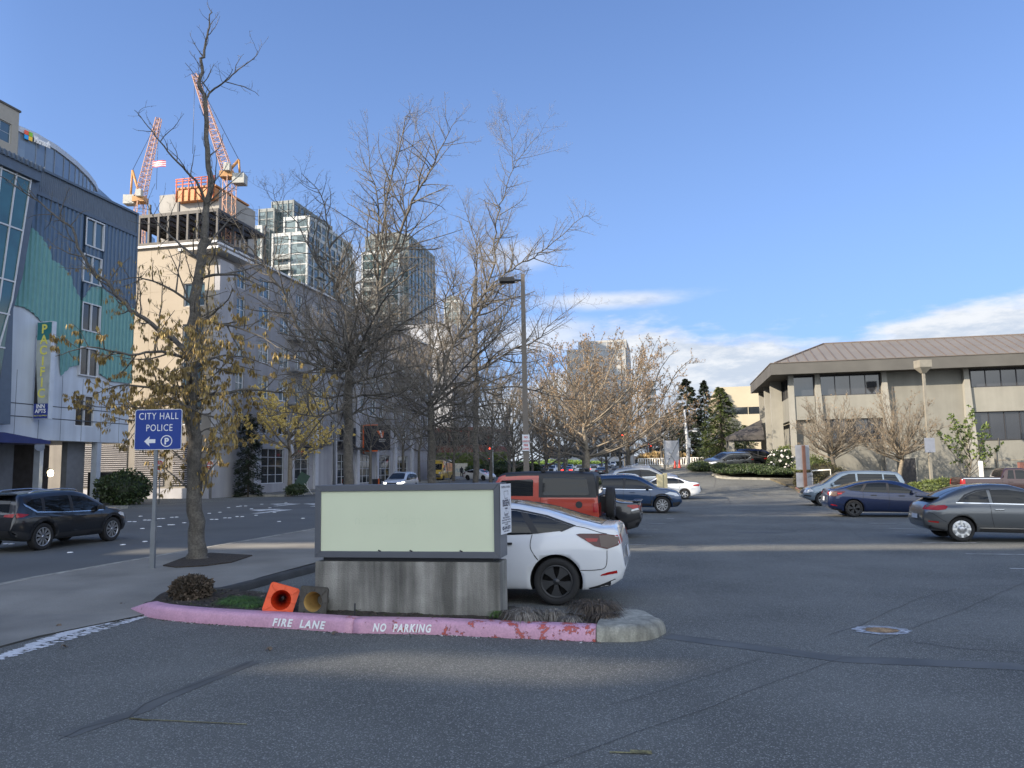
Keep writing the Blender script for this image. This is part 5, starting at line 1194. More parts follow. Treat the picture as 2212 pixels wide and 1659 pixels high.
def spec_coupe(pt):
    d = spec_sedan(pt); d.update(L=4.81, W=1.92, r=.35, ra=-1.38, fa=1.34, rim='multi',
        top=[(-2.405, .62), (-2.4, .85), (-2.36, 1.03), (-2.3, 1.1), (-2.1, 1.08), (-1.8, 1.1), (-1.3, 1.22), (-.8, 1.35), (-.3, 1.39), (.1, 1.36), (.5, 1.18), (.85, 1.0), (1.3, .97), (1.9, .9), (2.25, .78), (2.38, .6), (2.405, .5)], bot=[(-2.405, .5), (-2.3, .32), (-1.9, .22), (2.0, .17), (2.405, .36)],
        belt=[(-2.4, 1.0), (-1.5, 1.03), (0, .96), (1.2, .92), (2.4, .7)],
        panels=[('side_window', [(-1.0, 1.06), (-.9, 1.0), (0, .98), (.7, .96), (.5, 1.12), (.15, 1.26), (-.3, 1.3), (-.75, 1.26)], 's', mGl, 0), ('windscreen', [(.2, -.5), (.85, -.62), (.9, 0), (.85, .62), (.2, .5)], 't', mGl, 1), ('rear_window', [(-1.85, -.52), (-.8, -.48), (-.8, .48), (-1.85, .52)], 't', mGl, 1),
            ('tail_light', [(-2.38, .90), (-2.2, .88), (-1.98, .98), (-2.02, 1.02), (-2.3, 1.02)], 's', mRed, 0, .01), ('tail_lamp_strip', [(-2.36, .88), (-2.12, .82), (-2.12, .87), (-2.3, .92)], 's', mLens, 0, .015), ('diffuser', [(-2.38, .36), (-2.0, .28), (-2.0, .46), (-2.38, .6)], 's', mTrim, 0, .01),
            ('tail_light', [(-.86, .86), (-.4, .86), (-.4, 1.0), (-.86, 1.0)], 'e', mRed, -1, .01), ('tail_light', [(.86, .86), (.4, .86), (.4, 1.0), (.86, 1.0)], 'e', mRed, -1, .01)],
        boxes=[(-2.28, 0, 1.12, .26, 1.5, .035, pt, 'spoiler')], handles=[(-.3, .88)], seams=[[(-.55, .97), (-.6, .6), (-.5, .3)]]); return d
def spec_van(pt):        # minivan
    return S_(L=4.93, W=1.9, r=.34, ra=-1.40, fa=1.55, paint=pt, rim='small', tum=.27, arch=1.1, rear_round=.1, rear_len=.3,
        top=[(-2.465, .7), (-2.46, 1.0), (-2.42, 1.25), (-2.3, 1.55), (-2.15, 1.68), (-1.8, 1.74), (-1, 1.77), (0, 1.77), (.5, 1.72), (.75, 1.6), (1.2, 1.28), (1.5, 1.1), (1.9, 1.0), (2.2, .88), (2.4, .72), (2.465, .55)],
        bot=[(-2.465, .5), (-2.3, .3), (2.1, .25), (2.465, .42)], belt=[(-2.5, 1.08), (0, 1.03), (1.3, 1.0), (2.4, .75)],
        panels=[('side_window', [(-2.2, 1.15), (-1.45, 1.12), (-1.45, 1.6), (-2.0, 1.57)], 's', mGl, 0), ('side_window', [(-1.38, 1.11), (-.2, 1.09), (-.2, 1.63), (-1.38, 1.61)], 's', mGl, 0), ('side_window', [(-.1, 1.09), (1.15, 1.06), (.95, 1.22), (.55, 1.5), (.2, 1.62), (-.1, 1.63)], 's', mGl, 0),
            ('windscreen', [(.72, -.62), (1.42, -.75), (1.52, 0), (1.42, .75), (.72, .62)], 't', mGl, 1), ('head_light', [(1.98, .74), (2.35, .66), (2.38, .76), (2.12, .88)], 's', mLens, 0, .01), ('head_light', [(-.86, .66), (-.5, .66), (-.5, .84), (-.84, .84)], 'e', mLens, 1, .01), ('head_light', [(.86, .66), (.5, .66), (.5, .84), (.84, .84)], 'e', mLens, 1, .01), ('front_grille', [(-.4, .62), (.4, .62), (.4, .8), (-.4, .8)], 'e', mTrim, 1, .01),
            ('tail_light', [(-2.44, .85), (-2.25, .82), (-2.2, 1.05), (-2.42, 1.15)], 's', mRed, 0, .01), ('side_trim', [(-.95, .56), (1.1, .56), (1.1, .62), (-.95, .62)], 's', mTrim, 0), ('bumper_trim', [(2.1, .45), (2.44, .50), (2.45, .56), (2.1, .52)], 's', mTrim, 0)],
        handles=[(-.35, .96), (.0, .96)], mirror=(1.05, 1.12), seams=[[(-1.4, 1.1), (-1.42, .7), (-1.2, .66)], [(-.15, 1.08), (-.15, .7), (-.15, .3)], [(1.05, 1.03), (1.12, .6), (1.1, .35)]])
def spec_jeep(pt):
    blk = M('hardtop_black', (.022, .023, .025), .55, var=.1, bump=.1, bscale=200)
    return S_(L=4.0, W=1.75, r=.40, ra=-1.10, fa=1.35, paint=pt, paint2=blk, two=lambda c: c.z > 1.215 and (c.x < -.42 or c.z > 1.76), rim='jeep', tum=.14, arch=1.15, rear_round=.03, rear_len=.12, front_round=.2, front_len=.6, narrow=.985, crown=.01,
        top=[(-2.0, 1.05), (-1.985, 1.35), (-1.93, 1.7), (-1.86, 1.83), (-1.0, 1.86), (0, 1.86), (.5, 1.83), (.62, 1.78), (.72, 1.6), (.95, 1.26), (1.0, 1.22), (1.6, 1.18), (1.85, 1.15), (1.95, 1.0), (2.0, .8)], bot=[(-2.0, .6), (-1.9, .5), (1.8, .5), (2.0, .6)], belt=[(-2.1, 1.2), (.8, 1.2), (1.0, 1.15), (2, .95)],
        panels=[('side_window', [(-1.76, 1.30), (-1.70, 1.26), (-.60, 1.26), (-.55, 1.3), (-.55, 1.68), (-.60, 1.72), (-1.64, 1.72), (-1.70, 1.68)], 's', mGl, 0, .006), ('side_window', [(-.30, 1.24), (.78, 1.24), (.64, 1.5), (.54, 1.64), (-.26, 1.67), (-.30, 1.64)], 's', mGl, 0, .008),
            ('rear_window', [(-.62, 1.24), (.62, 1.24), (.58, 1.7), (-.58, 1.7)], 'e', mGl, -1), ('windscreen', [(.66, -.62), (.9, -.66), (.9, .66), (.66, .62)], 't', mGl, 1), ('door_frame', [(-.45, .6), (-.34, .6), (-.34, 1.72), (-.4, 1.72)], 's', pt, 0, .005),
            ('tail_light', [(-.84, .82), (-.66, .82), (-.66, 1.05), (-.84, 1.05)], 'e', mRed, -1, .03), ('tail_light', [(.84, .82), (.66, .82), (.66, 1.05), (.84, 1.05)], 'e', mRed, -1, .03), ('tail_light', [(-1.99, .83), (-1.86, .83), (-1.86, 1.06), (-1.99, 1.06)], 's', mRed, 0, .02), ('fuel_cap', [(-1.5 + .09 * math.cos(i * .52), 1.02 + .09 * math.sin(i * .52)) for i in range(12)], 's', mTrim, 0, .01)],
        boxes=[(-2.05, 0, .62, .2, 1.6, .2, mTrim, 'bumper'), (-.55, 0, 1.93, .05, 1.5, .03, mTrim, 'roof_bar'), (-1.55, 0, 1.93, .05, 1.5, .03, mTrim, 'roof_bar'), (-.55, .7, 1.9, .12, .07, .1, mTrim, 'bar_foot'), (-1.55, .7, 1.9, .12, .07, .1, mTrim, 'bar_foot'), (-.55, -.7, 1.9, .12, .07, .1, mTrim, 'bar_foot'), (-1.55, -.7, 1.9, .12, .07, .1, mTrim, 'bar_foot'), (-1.98, .84, 1.5, .06, .03, .5, mTrim, 'drip_rail')],
        handles=[(-.3, 1.08)], handle_mat=mTrim, mirror=(.85, 1.3), mirror_mat=mTrim, seams=[[(-.5, 1.2), (-.48, .9), (-.5, .6)]])
def spec_beetle(pt):
    return S_(L=4.28, W=1.74, r=.335, ra=-1.24, fa=1.30, paint=pt, rim='beetle', tum=.42, arch=1.08, rear_round=.22, rear_len=.6, front_round=.3, flare=[(-1.24, .46, .085), (1.3, .46, .085)], narrow=.90,
        top=[(-2.14, .62), (-2.13, .74), (-2.09, .88), (-2.0, 1.0), (-1.85, 1.07), (-1.66, 1.16), (-1.45, 1.28), (-1.2, 1.39), (-.85, 1.48), (-.4, 1.52), (.1, 1.50), (.5, 1.38), (.85, 1.17), (1.1, 1.04), (1.3, 1.0), (1.7, .92), (2.0, .76), (2.12, .6), (2.14, .48)],
        bot=[(-2.14, .52), (-2.1, .38), (-1.9, .27), (1.85, .2), (2.14, .38)], belt=[(-2.14, .85), (-1.6, .98), (-1.0, 1.0), (.9, .97), (1.4, .93), (2.14, .6)],
        panels=[('side_window', [(-1.28, 1.05), (-1.2, 1.02), (-.5, 1.02), (-.52, 1.36), (-.75, 1.33), (-1.05, 1.22)], 's', mGl, 0), ('side_window', [(-.42, 1.02), (.9, .99), (.7, 1.15), (.4, 1.31), (0, 1.375), (-.44, 1.37)], 's', mGl, 0), ('window_trim', [(-1.34, 1.02), (.92, .965), (.92, .99), (-1.34, 1.045)], 's', mChr, 0, .009), ('window_trim', [(-1.32, 1.04), (-1.28, 1.04), (-1.05, 1.23), (-.75, 1.345), (-.4, 1.385), (-.4, 1.4), (-.78, 1.365), (-1.1, 1.25)], 's', mTrim, 0, .009),
            ('rear_window', [(-1.72, -.45), (-1.15, -.5), (-.95, -.45), (-.95, .45), (-1.15, .5), (-1.72, .45)], 't', mGl, 1), ('windscreen', [(.45, -.5), (1.05, -.62), (1.1, 0), (1.05, .62), (.45, .5)], 't', mGl, 1),
            ('tail_light', [(-1.98, .84), (-1.8, .83), (-1.62, .86), (-1.56, .93), (-1.62, .97), (-1.8, .96)], 's', mRed, 0, .012), ('tail_light', [(-.80, .84), (-.55, .85), (-.58, .96), (-.76, .96)], 'e', mRed, -1, .012), ('tail_light', [(.80, .84), (.55, .85), (.58, .96), (.76, .96)], 'e', mRed, -1, .012),
            ('reflector', [(-2.03, .51), (-1.8, .49), (-1.8, .53), (-2.03, .55)], 's', mRed, 0, .008), ('diffuser', [(-2.1, .36), (-1.65, .27), (-1.65, .31), (-2.1, .42)], 's', mTrim, 0, .01), ('number_plate', [(-.26, .58), (.26, .58), (.26, .7), (-.26, .7)], 'e', mPlate, -1, .02), ('sill_trim', [(-.88, .27), (.9, .25), (.9, .33), (-.88, .35)], 's', mTrim, 0, .012), ('side_trim', [(-.88, .355), (.9, .335), (.9, .36), (-.88, .38)], 's', mChr, 0, .014), ('antenna_base', [(-.95, -.03), (-.88, -.03), (-.88, .03), (-.95, .03)], 't', mTrim, 1, .05)],
        boxes=[(-1.8, 0, 1.155, .30, 1.16, .035, mTrim, 'spoiler')], handles=[(-.3, .85)], handle_mat=mChr, mirror=(.75, 1.05), seams=[[(-.5, 1.02), (-.5, .7), (-.45, .4)], [(.95, .97), (.98, .6), (.9, .35)], [(-2.02, .78), (-1.9, .72), (-1.75, .6), (-1.62, .52)]])
def spec_pickup(pt):
    return S_(L=5.4, W=1.9, r=.37, ra=-1.55, fa=1.85, paint=pt, rim='small', tum=.22, arch=1.15, rear_round=.03, rear_len=.15, front_round=.12, front_len=.4,
        top=[(-2.7, 1.0), (-2.69, 1.3), (-2.6, 1.34), (-.6, 1.34), (-.55, 1.5), (-.42, 1.8), (-.3, 1.86), (.5, 1.86), (.75, 1.78), (1.2, 1.35), (1.35, 1.25), (2.3, 1.15), (2.6, 1.05), (2.7, .8)], bot=[(-2.7, .6), (-2.6, .5), (2.5, .42), (2.7, .55)], belt=[(-2.7, 1.3), (-.6, 1.3), (1.0, 1.2), (2.7, .9)],
        panels=[('side_window', [(-.35, 1.28), (.95, 1.25), (.6, 1.68), (.45, 1.75), (-.25, 1.75)], 's', mGl, 0), ('pillar', [(.0, 1.26), (.08, 1.26), (.08, 1.76), (.0, 1.76)], 's', pt, 0, .009), ('windscreen', [(.7, -.6), (1.22, -.7), (1.22, .7), (.7, .6)], 't', mGl, 1), ('rear_window', [(-.62, 1.4), (.62, 1.4), (.55, 1.75), (-.55, 1.75)], 'e', mGl, -1),
            ('tail_light', [(-2.68, .98), (-2.5, .98), (-2.5, 1.24), (-2.68, 1.24)], 's', mRed, 0, .015), ('tail_light', [(-.92, .95), (-.74, .95), (-.74, 1.25), (-.92, 1.25)], 'e', mRed, -1, .015), ('tail_light', [(.92, .95), (.74, .95), (.74, 1.25), (.92, 1.25)], 'e', mRed, -1, .015), ('side_trim', [(-2.65, 1.28), (-.7, 1.28), (-.7, 1.31), (-2.65, 1.31)], 's', mChr, 0, .008),
            ('bed_opening', [(-2.58, -.8), (-.72, -.8), (-.72, .8), (-2.58, .8)], 't', mTrim, 1, .004)],
        boxes=[(-2.75, 0, .62, .2, 1.8, .2, mChr, 'bumper')], handles=[(-.2, 1.1)], mirror=(.9, 1.28), mirror_mat=mTrim, seams=[[(-.62, 1.3), (-.62, .9), (-.62, .5)], [(-.3, 1.2), (-.3, .8), (-.3, .5)]])
def spec_bigvan(pt):
    return S_(L=5.9, W=2.02, r=.35, ra=-1.75, fa=1.95, paint=pt, rim='jeep', tum=.14, arch=1.1, rear_round=.05, rear_len=.2, front_round=.15, front_len=.5,
        top=[(-2.95, 1.0), (-2.93, 2.5), (-2.8, 2.68), (0, 2.72), (1.2, 2.68), (1.5, 2.5), (2.2, 1.5), (2.35, 1.3), (2.8, 1.1), (2.93, .8), (2.95, .6)], bot=[(-2.95, .5), (-2.8, .35), (2.7, .3), (2.95, .5)], belt=[(-2.95, 1.35), (1.8, 1.3), (2.4, 1.1), (2.95, .7)],
        panels=[('side_window', [(1.0, 1.35), (2.05, 1.35), (1.6, 2.0), (1.0, 2.05)], 's', mGl, 0), ('windscreen', [(-.8, 1.45), (.8, 1.45), (.72, 2.2), (-.72, 2.2)], 'e', mGl, 1), ('bumper', [(-.9, .5), (.9, .5), (.88, .98), (-.88, .98)], 'e', mTrim, 1, .01), ('head_light', [(-.93, .98), (-.6, .98), (-.6, 1.18), (-.93, 1.2)], 'e', mLens, 1, .012), ('head_light', [(.93, .98), (.6, .98), (.6, 1.18), (.93, 1.2)], 'e', mLens, 1, .012), ('livery', [(-2.8, 1.2), (.9, 1.2), (.6, 2.3), (-2.7, 2.3)], 's', M('livery_orange', (.6, .25, .06), .4, var=.3, scale=1.2), 0, .008),
            ('livery', [(-2.9, 2.32), (.6, 2.32), (1.0, 1.2), (1.08, 1.2), (.7, 2.4), (-2.9, 2.4)], 's', M('livery_white', (.7, .7, .7), .4), 0, .01)], mirror=(1.95, 1.5), mirror_mat=mTrim)
def place(sp, px, py, axle, side, head, scale=1.0):     # a wheel's contact pixel -> origin
    g = gp(px, py); a = R(head); lx = sp[axle] * scale; ly = side * (sp['W'] / 2 - .05) * scale
    return Vector((g.x - (lx * math.cos(a) - ly * math.sin(a)), g.y - (lx * math.sin(a) + ly * math.cos(a))))
def stand(x, y, head, L_=2.8):       # sit the car on the slope
    a = R(head); f = Vector((math.cos(a), math.sin(a))); l_ = Vector((-f.y, f.x))
    pz = math.atan2(gz(x + f.x * 1.4, y + f.y * 1.4) - gz(x - f.x * 1.4, y - f.y * 1.4), 2.8); rz_ = math.atan2(gz(x + l_.x * .8, y + l_.y * .8) - gz(x - l_.x * .8, y - l_.y * .8), 1.6)
    return (x, y, gz(x, y) + .013), (rz_, -pz, a)
def add_car(sp, name, label, cat, xy, head, scale=1.0, group=None):
    loc, rot = stand(xy[0], xy[1], head); t = thing(name, label, cat, loc, rot, group); t.scale = (scale,) * 3; build_car(sp, t); return t
pWhite = paint('white', (.62, .64, .67), .0, .25); pBlack = paint('black', (.006, .007, .010), .2, .3); pNavy = paint('navy', (.004, .013, .055), .3); pBlue = paint('blue', (.008, .035, .095), .4); pRed = paint('red_orange', (.38, .040, .018), .1); pGrey = paint('grey', (.10, .108, .115), .6); pSilver = paint('silver', (.36, .37, .37), .6); pSB = paint('silver_blue', (.17, .22, .27), .5); pMar = paint('maroon', (.04, .02, .02), .3); pYel = paint('yellow', (.55, .36, .03), .0)
GRP = 'cars parked in the lot'
sp = spec_ev(pWhite); ev = add_car(sp, 'parked_car', 'white electric fastback sedan with black wheel covers parked behind the blank sign', 'car', place(sp, 1203, 1309, 'ra', 1, 168.4, 1.04), 168.4, 1.04, GRP)
sp = spec_jeep(pRed)
def corner(sp, px, Y, side, head, end=-1):
    p = at(px, 1050, Y); a = R(head); lx = end * sp['L'] / 2; ly = side * sp['W'] / 2
    return Vector((p.x - (lx * math.cos(a) - ly * math.sin(a)), p.y - (lx * math.sin(a) + ly * math.cos(a))))
jp = add_car(sp, 'parked_jeep', 'orange red off-roader with black hardtop and rear spare wheel parked beyond the white sedan', 'off-road car', corner(sp, 1286, 20.5, 1, 168.4), 168.4, 1.03, GRP)
ty, rm = wheel_meshes(.405, 'jeep'); q = obj('spare_wheel', ty, jp, (-2.24, .0, 1.05), (0, 0, -math.pi / 2)); obj('rim', rm, q)
b = MB(); b.bb(-2.14, -1.98, -.08, .08, .8, 1.2); b.build('spare_carrier', mTrim, jp)
stk = MB()
for i, ch in enumerate('PNW'): 
    put_text('sticker', ch, .07, mWL, jp, ((-1.5, .0, 0), (-1.41, 0, 0), (-1.6, 0, 0))[i], (math.pi / 2, 0, math.pi))
kx = [o for o in jp.children if o.name.startswith('sticker')]
wy = .80
for o, (x, z) in zip(kx, ((-1.52, 1.41), (-1.42, 1.32), (-1.62, 1.32))): o.location = (x, wy, z)
b = MB()
for a in (.8, 2.34): b.box((-1.52, wy, 1.335), (.15, .004, .008), 0, Matrix.Rotation(a, 3, 'Y'))
b.build('sticker', mWL, jp)
sp = spec_coupe(pBlack); add_car(sp, 'parked_coupe', 'black coupe with a ducktail rear sticking out beyond the spare wheel', 'car', corner(sp, 1394, 22.3, 1, 168.4), 168.4, .93, GRP)
sp = spec_cuv(pBlue); add_car(sp, 'parked_suv', 'metallic blue crossover facing the open lot lane beside the black coupe', 'car', place(sp, 1431, 1109, 'fa', -1, -11.6), -11.6, 1.0, GRP)
sp = spec_cuv(pSilver, .98, False); 
p = at(1320, 1010, 56); add_car(sp, 'parked_suv', 'silver grey hatchback SUV with tall red rear lamps beyond the blue crossover', 'car', corner(sp, 1324, 55, -1, -11.6), -11.6, 1.08, GRP)
sp = spec_sedan(pWhite); add_car(sp, 'parked_car', 'white saloon with red wraparound tail lamps at the lot entrance', 'car', place(sp, 1481, 1079, 'ra', 1, 168.4), 168.4, .97, GRP)
sp = spec_van(pSB); add_car(sp, 'parked_minivan', 'pale silver blue minivan parked nose out before the office building', 'minivan', place(sp, 1778, 1093, 'fa', 1, 168.4), 168.4, 1.0, GRP)
sp = spec_ev(pNavy); 
navy = add_car(sp, 'parked_car', 'dark blue electric fastback sedan parked in front of the minivan', 'car', place(sp, 1846, 1117, 'ra', -1, -11.6), -11.6, 1.0, GRP)
sp = spec_beetle(pGrey); btl = add_car(sp, 'parked_car', 'grey rounded bubble roof hatchback with white disc wheels and a rear spoiler', 'car', place(sp, 2079, 1171, 'ra', -1, -11.6), -11.6, 1.0, GRP)
sp = spec_pickup(pMar); add_car(sp, 'pickup_truck', 'dark maroon pickup truck parked by the shrubs at the office wall', 'pickup truck', corner(sp, 2077, 43.5, -1, -11.6), -11.6, 1.0, GRP)
sp = spec_cuv(pBlack, .925, True, True, 4.40); sp['rail_mat'] = mChr; add_car(sp, 'suv', 'black crossover with chrome window line driving on the shaded street', 'car', place(sp, 90, 1190, 'ra', -1, 78.4), 78.4, .96)
sp = spec_cuv(pSilver, 1.0, False, True); sp['paint'] = paint('pearl', (.5, .53, .58), .3)
for pn in sp['panels']:
    pass
bm_ = add_car(sp, 'suv', 'pale silver SUV driving this way with its headlights lit', 'car', (at(866, 1040, 66).x, 66), 258.4)
mHL = M('headlight_on', (1, 1, .95), .3, var=0, emis=(1, .97, .85), estr=2.2)
for o in bm_.children:
    if o.name.startswith('head_light'): o.data.materials[0] = mHL
sp = spec_bigvan(pYel); add_car(sp, 'delivery_van', 'tall yellow delivery van facing this way on the street', 'van', (at(952, 1040, 100).x, 100), 258.4)
EV = add_car(spec_ev(pWhite), 'car', 'white electric sedan turning at the junction beside the yellow van', 'car', (at(1036, 1030, 102).x, 102), 318)
# far traffic: copies of four kinds with their own paint
protoS = {'sedan': add_car(spec_sedan(pWhite), 'car', 'x', 'car', (0, -60), 0), 'cuv': add_car(spec_cuv(pSilver, .97, False), 'car', 'x', 'car', (0, -70), 0)}
cols = {'white': pWhite, 'black': pBlack, 'silver': pSilver, 'red': paint('red', (.35, .02, .02), .2), 'blue': pBlue, 'grey': pGrey, 'navy': pNavy}
mTL = M('brake_light_on', (.8, .02, .02), .3, var=0, emis=(1, .03, .02), estr=3)
def far_car(kind, col, px, Y, head, label, grp, lit=False, scale=1.0, x=None):
    X = at(px, 1010, Y).x if x is None else x
    loc, rot = stand(X, Y, head); c = dup(protoS[kind], None, loc, None, label, grp); c.rotation_euler = rot; c.scale = (scale,) * 3
    for ch in c.children:
        if ch.name.startswith('body') or ch.name.startswith('wing') or ch.name.startswith('door_handle'):
            ch.material_slots[0].link = 'OBJECT'; ch.material_slots[0].material = cols[col]
        if lit and ch.name.startswith('tail_light'): ch.material_slots[0].link = 'OBJECT'; ch.material_slots[0].material = mTL
    return c
zz6 = lambda X, Y: (1097.2 + X * .1736, 932.6 + Y * .1736)
Q = 'cars queueing on the far part of the street'
AW = 78.4; TO = 258.4
for kind, col, X, Y, head, lab, lit in (('sedan', 'navy', 365, 150, TO, 'dark blue saloon at the near end of the oncoming queue, beside a red car', 0), ('sedan', 'red', 425, 158, TO, 'small red car in the far oncoming queue', 0), ('sedan', 'white', 555, 142, TO, 'white saloon facing this way, nearest white one in the oncoming queue', 0),
        ('cuv', 'silver', 520, 178, TO, 'silver SUV right behind the red car in the queue', 0), ('sedan', 'grey', 600, 182, TO, 'grey saloon between two tree trunks in the queue', 0), ('cuv', 'black', 710, 186, TO, 'black SUV in the middle of the far queue', 0), ('sedan', 'grey', 790, 200, TO, 'grey car high up the far queue beneath the trees', 0), ('cuv', 'black', 860, 190, TO, 'black SUV just before the pale tree trunk', 0), ('sedan', 'silver', 770, 168, TO, 'silver saloon behind the blue braking car', 0),
        ('sedan', 'navy', 750, 128, AW, 'dark blue saloon braking with bright red lamps', 1), ('cuv', 'white', 905, 138, AW, 'white crossover driving away before the pale tree trunk', 0), ('cuv', 'white', 1085, 132, AW, 'white SUV with glowing red brake lamps beside the pale trunk', 1), ('sedan', 'silver', 1060, 168, AW, 'small silver car ahead of the braking white SUV', 0), ('sedan', 'black', 1170, 118, AW, 'black saloon driving away close to the kerb', 0),
        ('sedan', 'grey', 900, 210, TO, 'distant grey car at the far top of the queue', 0), ('cuv', 'navy', 1095, 205, TO, 'dark blue SUV first in the row before the white shop front', 0), ('sedan', 'black', 1155, 198, TO, 'black car second in the row before the shop front', 0), ('cuv', 'grey', 1200, 206, TO, 'grey SUV third in the row before the shop front', 0), ('sedan', 'black', 1240, 214, TO, 'black car last in the row before the shop front', 0),
        ('cuv', 'white', 1308, 232, TO, 'white SUV alone before the far white shop front', 0), ('cuv', 'silver', 1665, 150, 10, 'silver car on the cross street beyond the white saloon', 0), ('cuv', 'white', 1890, 190, 10, 'white car far along the cross street by the conifers', 0)):
    far_car(kind, col, zz6(X, 0)[0], Y, head, lab, Q, bool(lit))
for k in protoS.values():
    for ch in list(k.children):
        for g in list(ch.children): bpy.data.objects.remove(g)
        bpy.data.objects.remove(ch)
    bpy.data.objects.remove(k)
zp = lambda X, Y: (1371.5 + X * .1736, 960 + Y * .1736)
sp = spec_cuv(pNavy, 1.0, False, False); xy = place(sp, *zp(1385, 292), 'ra', -1, -8); add_car(sp, 'suv', 'dark blue SUV parked on the raised drive by the office entrance', 'car', xy, -8, 1.05)
sp = spec_cuv(pSilver, .9, False, False, 4.2); sp['paint'] = pGrey; xy = place(sp, *zp(1035, 338), 'fa', 1, 190); add_car(sp, 'car', 'small grey hatchback turning out by the white railing', 'car', xy, 190, .95)
sp = spec_sedan(pBlack); xy = place(sp, *zp(1130, 318), 'fa', 1, 185); add_car(sp, 'car', 'black car half hidden by the ground cover island', 'car', xy, 185, .95)
# ================================================================ trees and plants
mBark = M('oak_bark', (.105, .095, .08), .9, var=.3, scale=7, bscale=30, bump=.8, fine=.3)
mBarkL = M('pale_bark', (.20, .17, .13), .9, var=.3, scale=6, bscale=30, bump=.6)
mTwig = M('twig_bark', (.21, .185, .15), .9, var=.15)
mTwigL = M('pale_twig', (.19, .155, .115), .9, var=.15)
class TreeB:
    def __init__(s, rnd): s.T = MB(); s.C = MB(); s.rnd = rnd; s.tips = []
    def tube(s, b, pts, r0, r1, n):
        k = len(pts); rad = [r0 + (r1 - r0) * (i / (k - 1)) ** .85 for i in range(k)]
        vs = []; ref = None
        for i in range(k):
            d = (pts[min(i + 1, k - 1)] - pts[max(i - 1, 0)]); d.normalize()
            if ref is None: ref = d.orthogonal(); ref.normalize()
            ref = ref - d * ref.dot(d); ref.normalize(); c = d.cross(ref)
            for j in range(n):
                a = 6.28318 * j / n; vs.append(pts[i] + ref * (math.cos(a) * rad[i]) + c * (math.sin(a) * rad[i]))
        o = len(b.v); b.v.extend([tuple(v) for v in vs])
        for i in range(k - 1):
            for j in range(n):
                p, q = o + i * n + j, o + i * n + (j + 1) % n; b.f.append((p, q, q + n, p + n))
        c_ = (k - 1) * n; b.m.extend([0] * c_); b.sm.extend([True] * c_)
    def limb(s, pts, r0, r1, n=8, thick=True):
        if r0 < .13: r0 *= .74; r1 *= .8
        P = [Vector(p) for p in catmull([tuple(p) for p in pts], 4)]
        w_ = (P[-1] - P[0]).length * .006; rn = s.rnd
        P = [P[0]] + [p + Vector((rn.uniform(-w_, w_), rn.uniform(-w_, w_), rn.uniform(-w_, w_))) for p in P[1:]]
        s.tube(s.T if thick else s.C, P, r0, r1, n); return P
    def sprout(s, P, r0, r1, lv, dens, ln, up=.25, start=.1, drop=0.0, maxlv=3, spread=1.0):
        """side branches along a polyline"""
        rn = s.rnd; L_ = sum((P[i + 1] - P[i]).length for i in range(len(P) - 1)); cnt = max(1, int(L_ * dens)); 
        for k in range(cnt):
            t = start + (1 - start) * (k + rn.random()) / cnt; f = t * (len(P) - 1); i = min(int(f), len(P) - 2); p = P[i].lerp(P[i + 1], f - i); d = (P[i + 1] - P[i]).normalized()
            a = d.orthogonal().normalized(); a = Matrix.Rotation(rn.uniform(0, 6.283), 3, d) @ a
            dd = (a * spread + d * rn.uniform(.35, .8) + Vector((0, 0, up))).normalized()
            l_ = ln * (1 - .62 * t) * rn.uniform(.55, 1.2); r = (r0 + (r1 - r0) * t) * .55; r = min(r, l_ * .018 + .0015)
            s.branch(p, dd, l_, max(r, s.minr), lv, up, drop, maxlv)
        return
    def branch(s, p, d, l_, r, lv, up, drop, maxlv):
        rn = s.rnd; n = 4 if lv >= 3 else 6; st = l_ / n; pts = [p.copy()]; q = p.copy(); 
        cu = Vector((rn.uniform(-1, 1), rn.uniform(-1, 1), rn.uniform(-.6, 1))) * .18
        for i in range(n):
            d = (d + cu + Vector((rn.uniform(-.22, .22), rn.uniform(-.22, .22), up * .35 - drop * .3 + rn.uniform(-.15, .15)))).normalized(); q = q + d * st; pts.append(q.copy())
        s.tube(s.C if lv > 1 else s.T, pts, r, max(s.minr * .6, r * .3), 3 if lv > 1 else 5)
        s.tips.append((lv, pts))
        if lv < maxlv: s.sprout(pts, r, r * .3, lv + 1, s.dens[lv], l_ * .5, up, .2, drop, maxlv)
    dens = (1.4, 5.5, 8.0, 6, 5); minr = .0038
def leafmesh(tips, rnd, n, size, mats, hang=True, lv=2, cond=None):
    b = MB(); T = [t for t in tips if t[0] >= lv]
    if cond: T = [t for t in T if cond(t[1][-1])]
    if not T: return b
    for _ in range(n):
        t = T[int(rnd.random() * len(T))][1]; p = t[int(rnd.random() * (len(t) - 1)) + 1]; s_ = size * rnd.uniform(.6, 1.35); a = rnd.uniform(0, 6.28); mi = int(rnd.random() * mats)
        if hang:
            for k in (0, 1.4):
                u = Vector((math.cos(a + k), math.sin(a + k), 0)) * s_ * .17; q = Vector(p) + Vector((rnd.uniform(-.04, .04), rnd.uniform(-.04, .04), 0)); dn = Vector((rnd.uniform(-.3, .3), rnd.uniform(-.3, .3), -1)) * s_
                b.add([q, q + dn * .35 + u, q + dn, q + dn * .5 - u], [(0, 1, 2, 3)], mi)
        else:
            u = Vector((rnd.uniform(-1, 1), rnd.uniform(-1, 1), rnd.uniform(-1, 1))).normalized(); v = u.orthogonal().normalized() * s_ * .5; u = u * s_; q = Vector(p)
            b.add([q, q + u * .5 + v, q + u, q + u * .5 - v], [(0, 1, 2, 3)], mi)
    return b
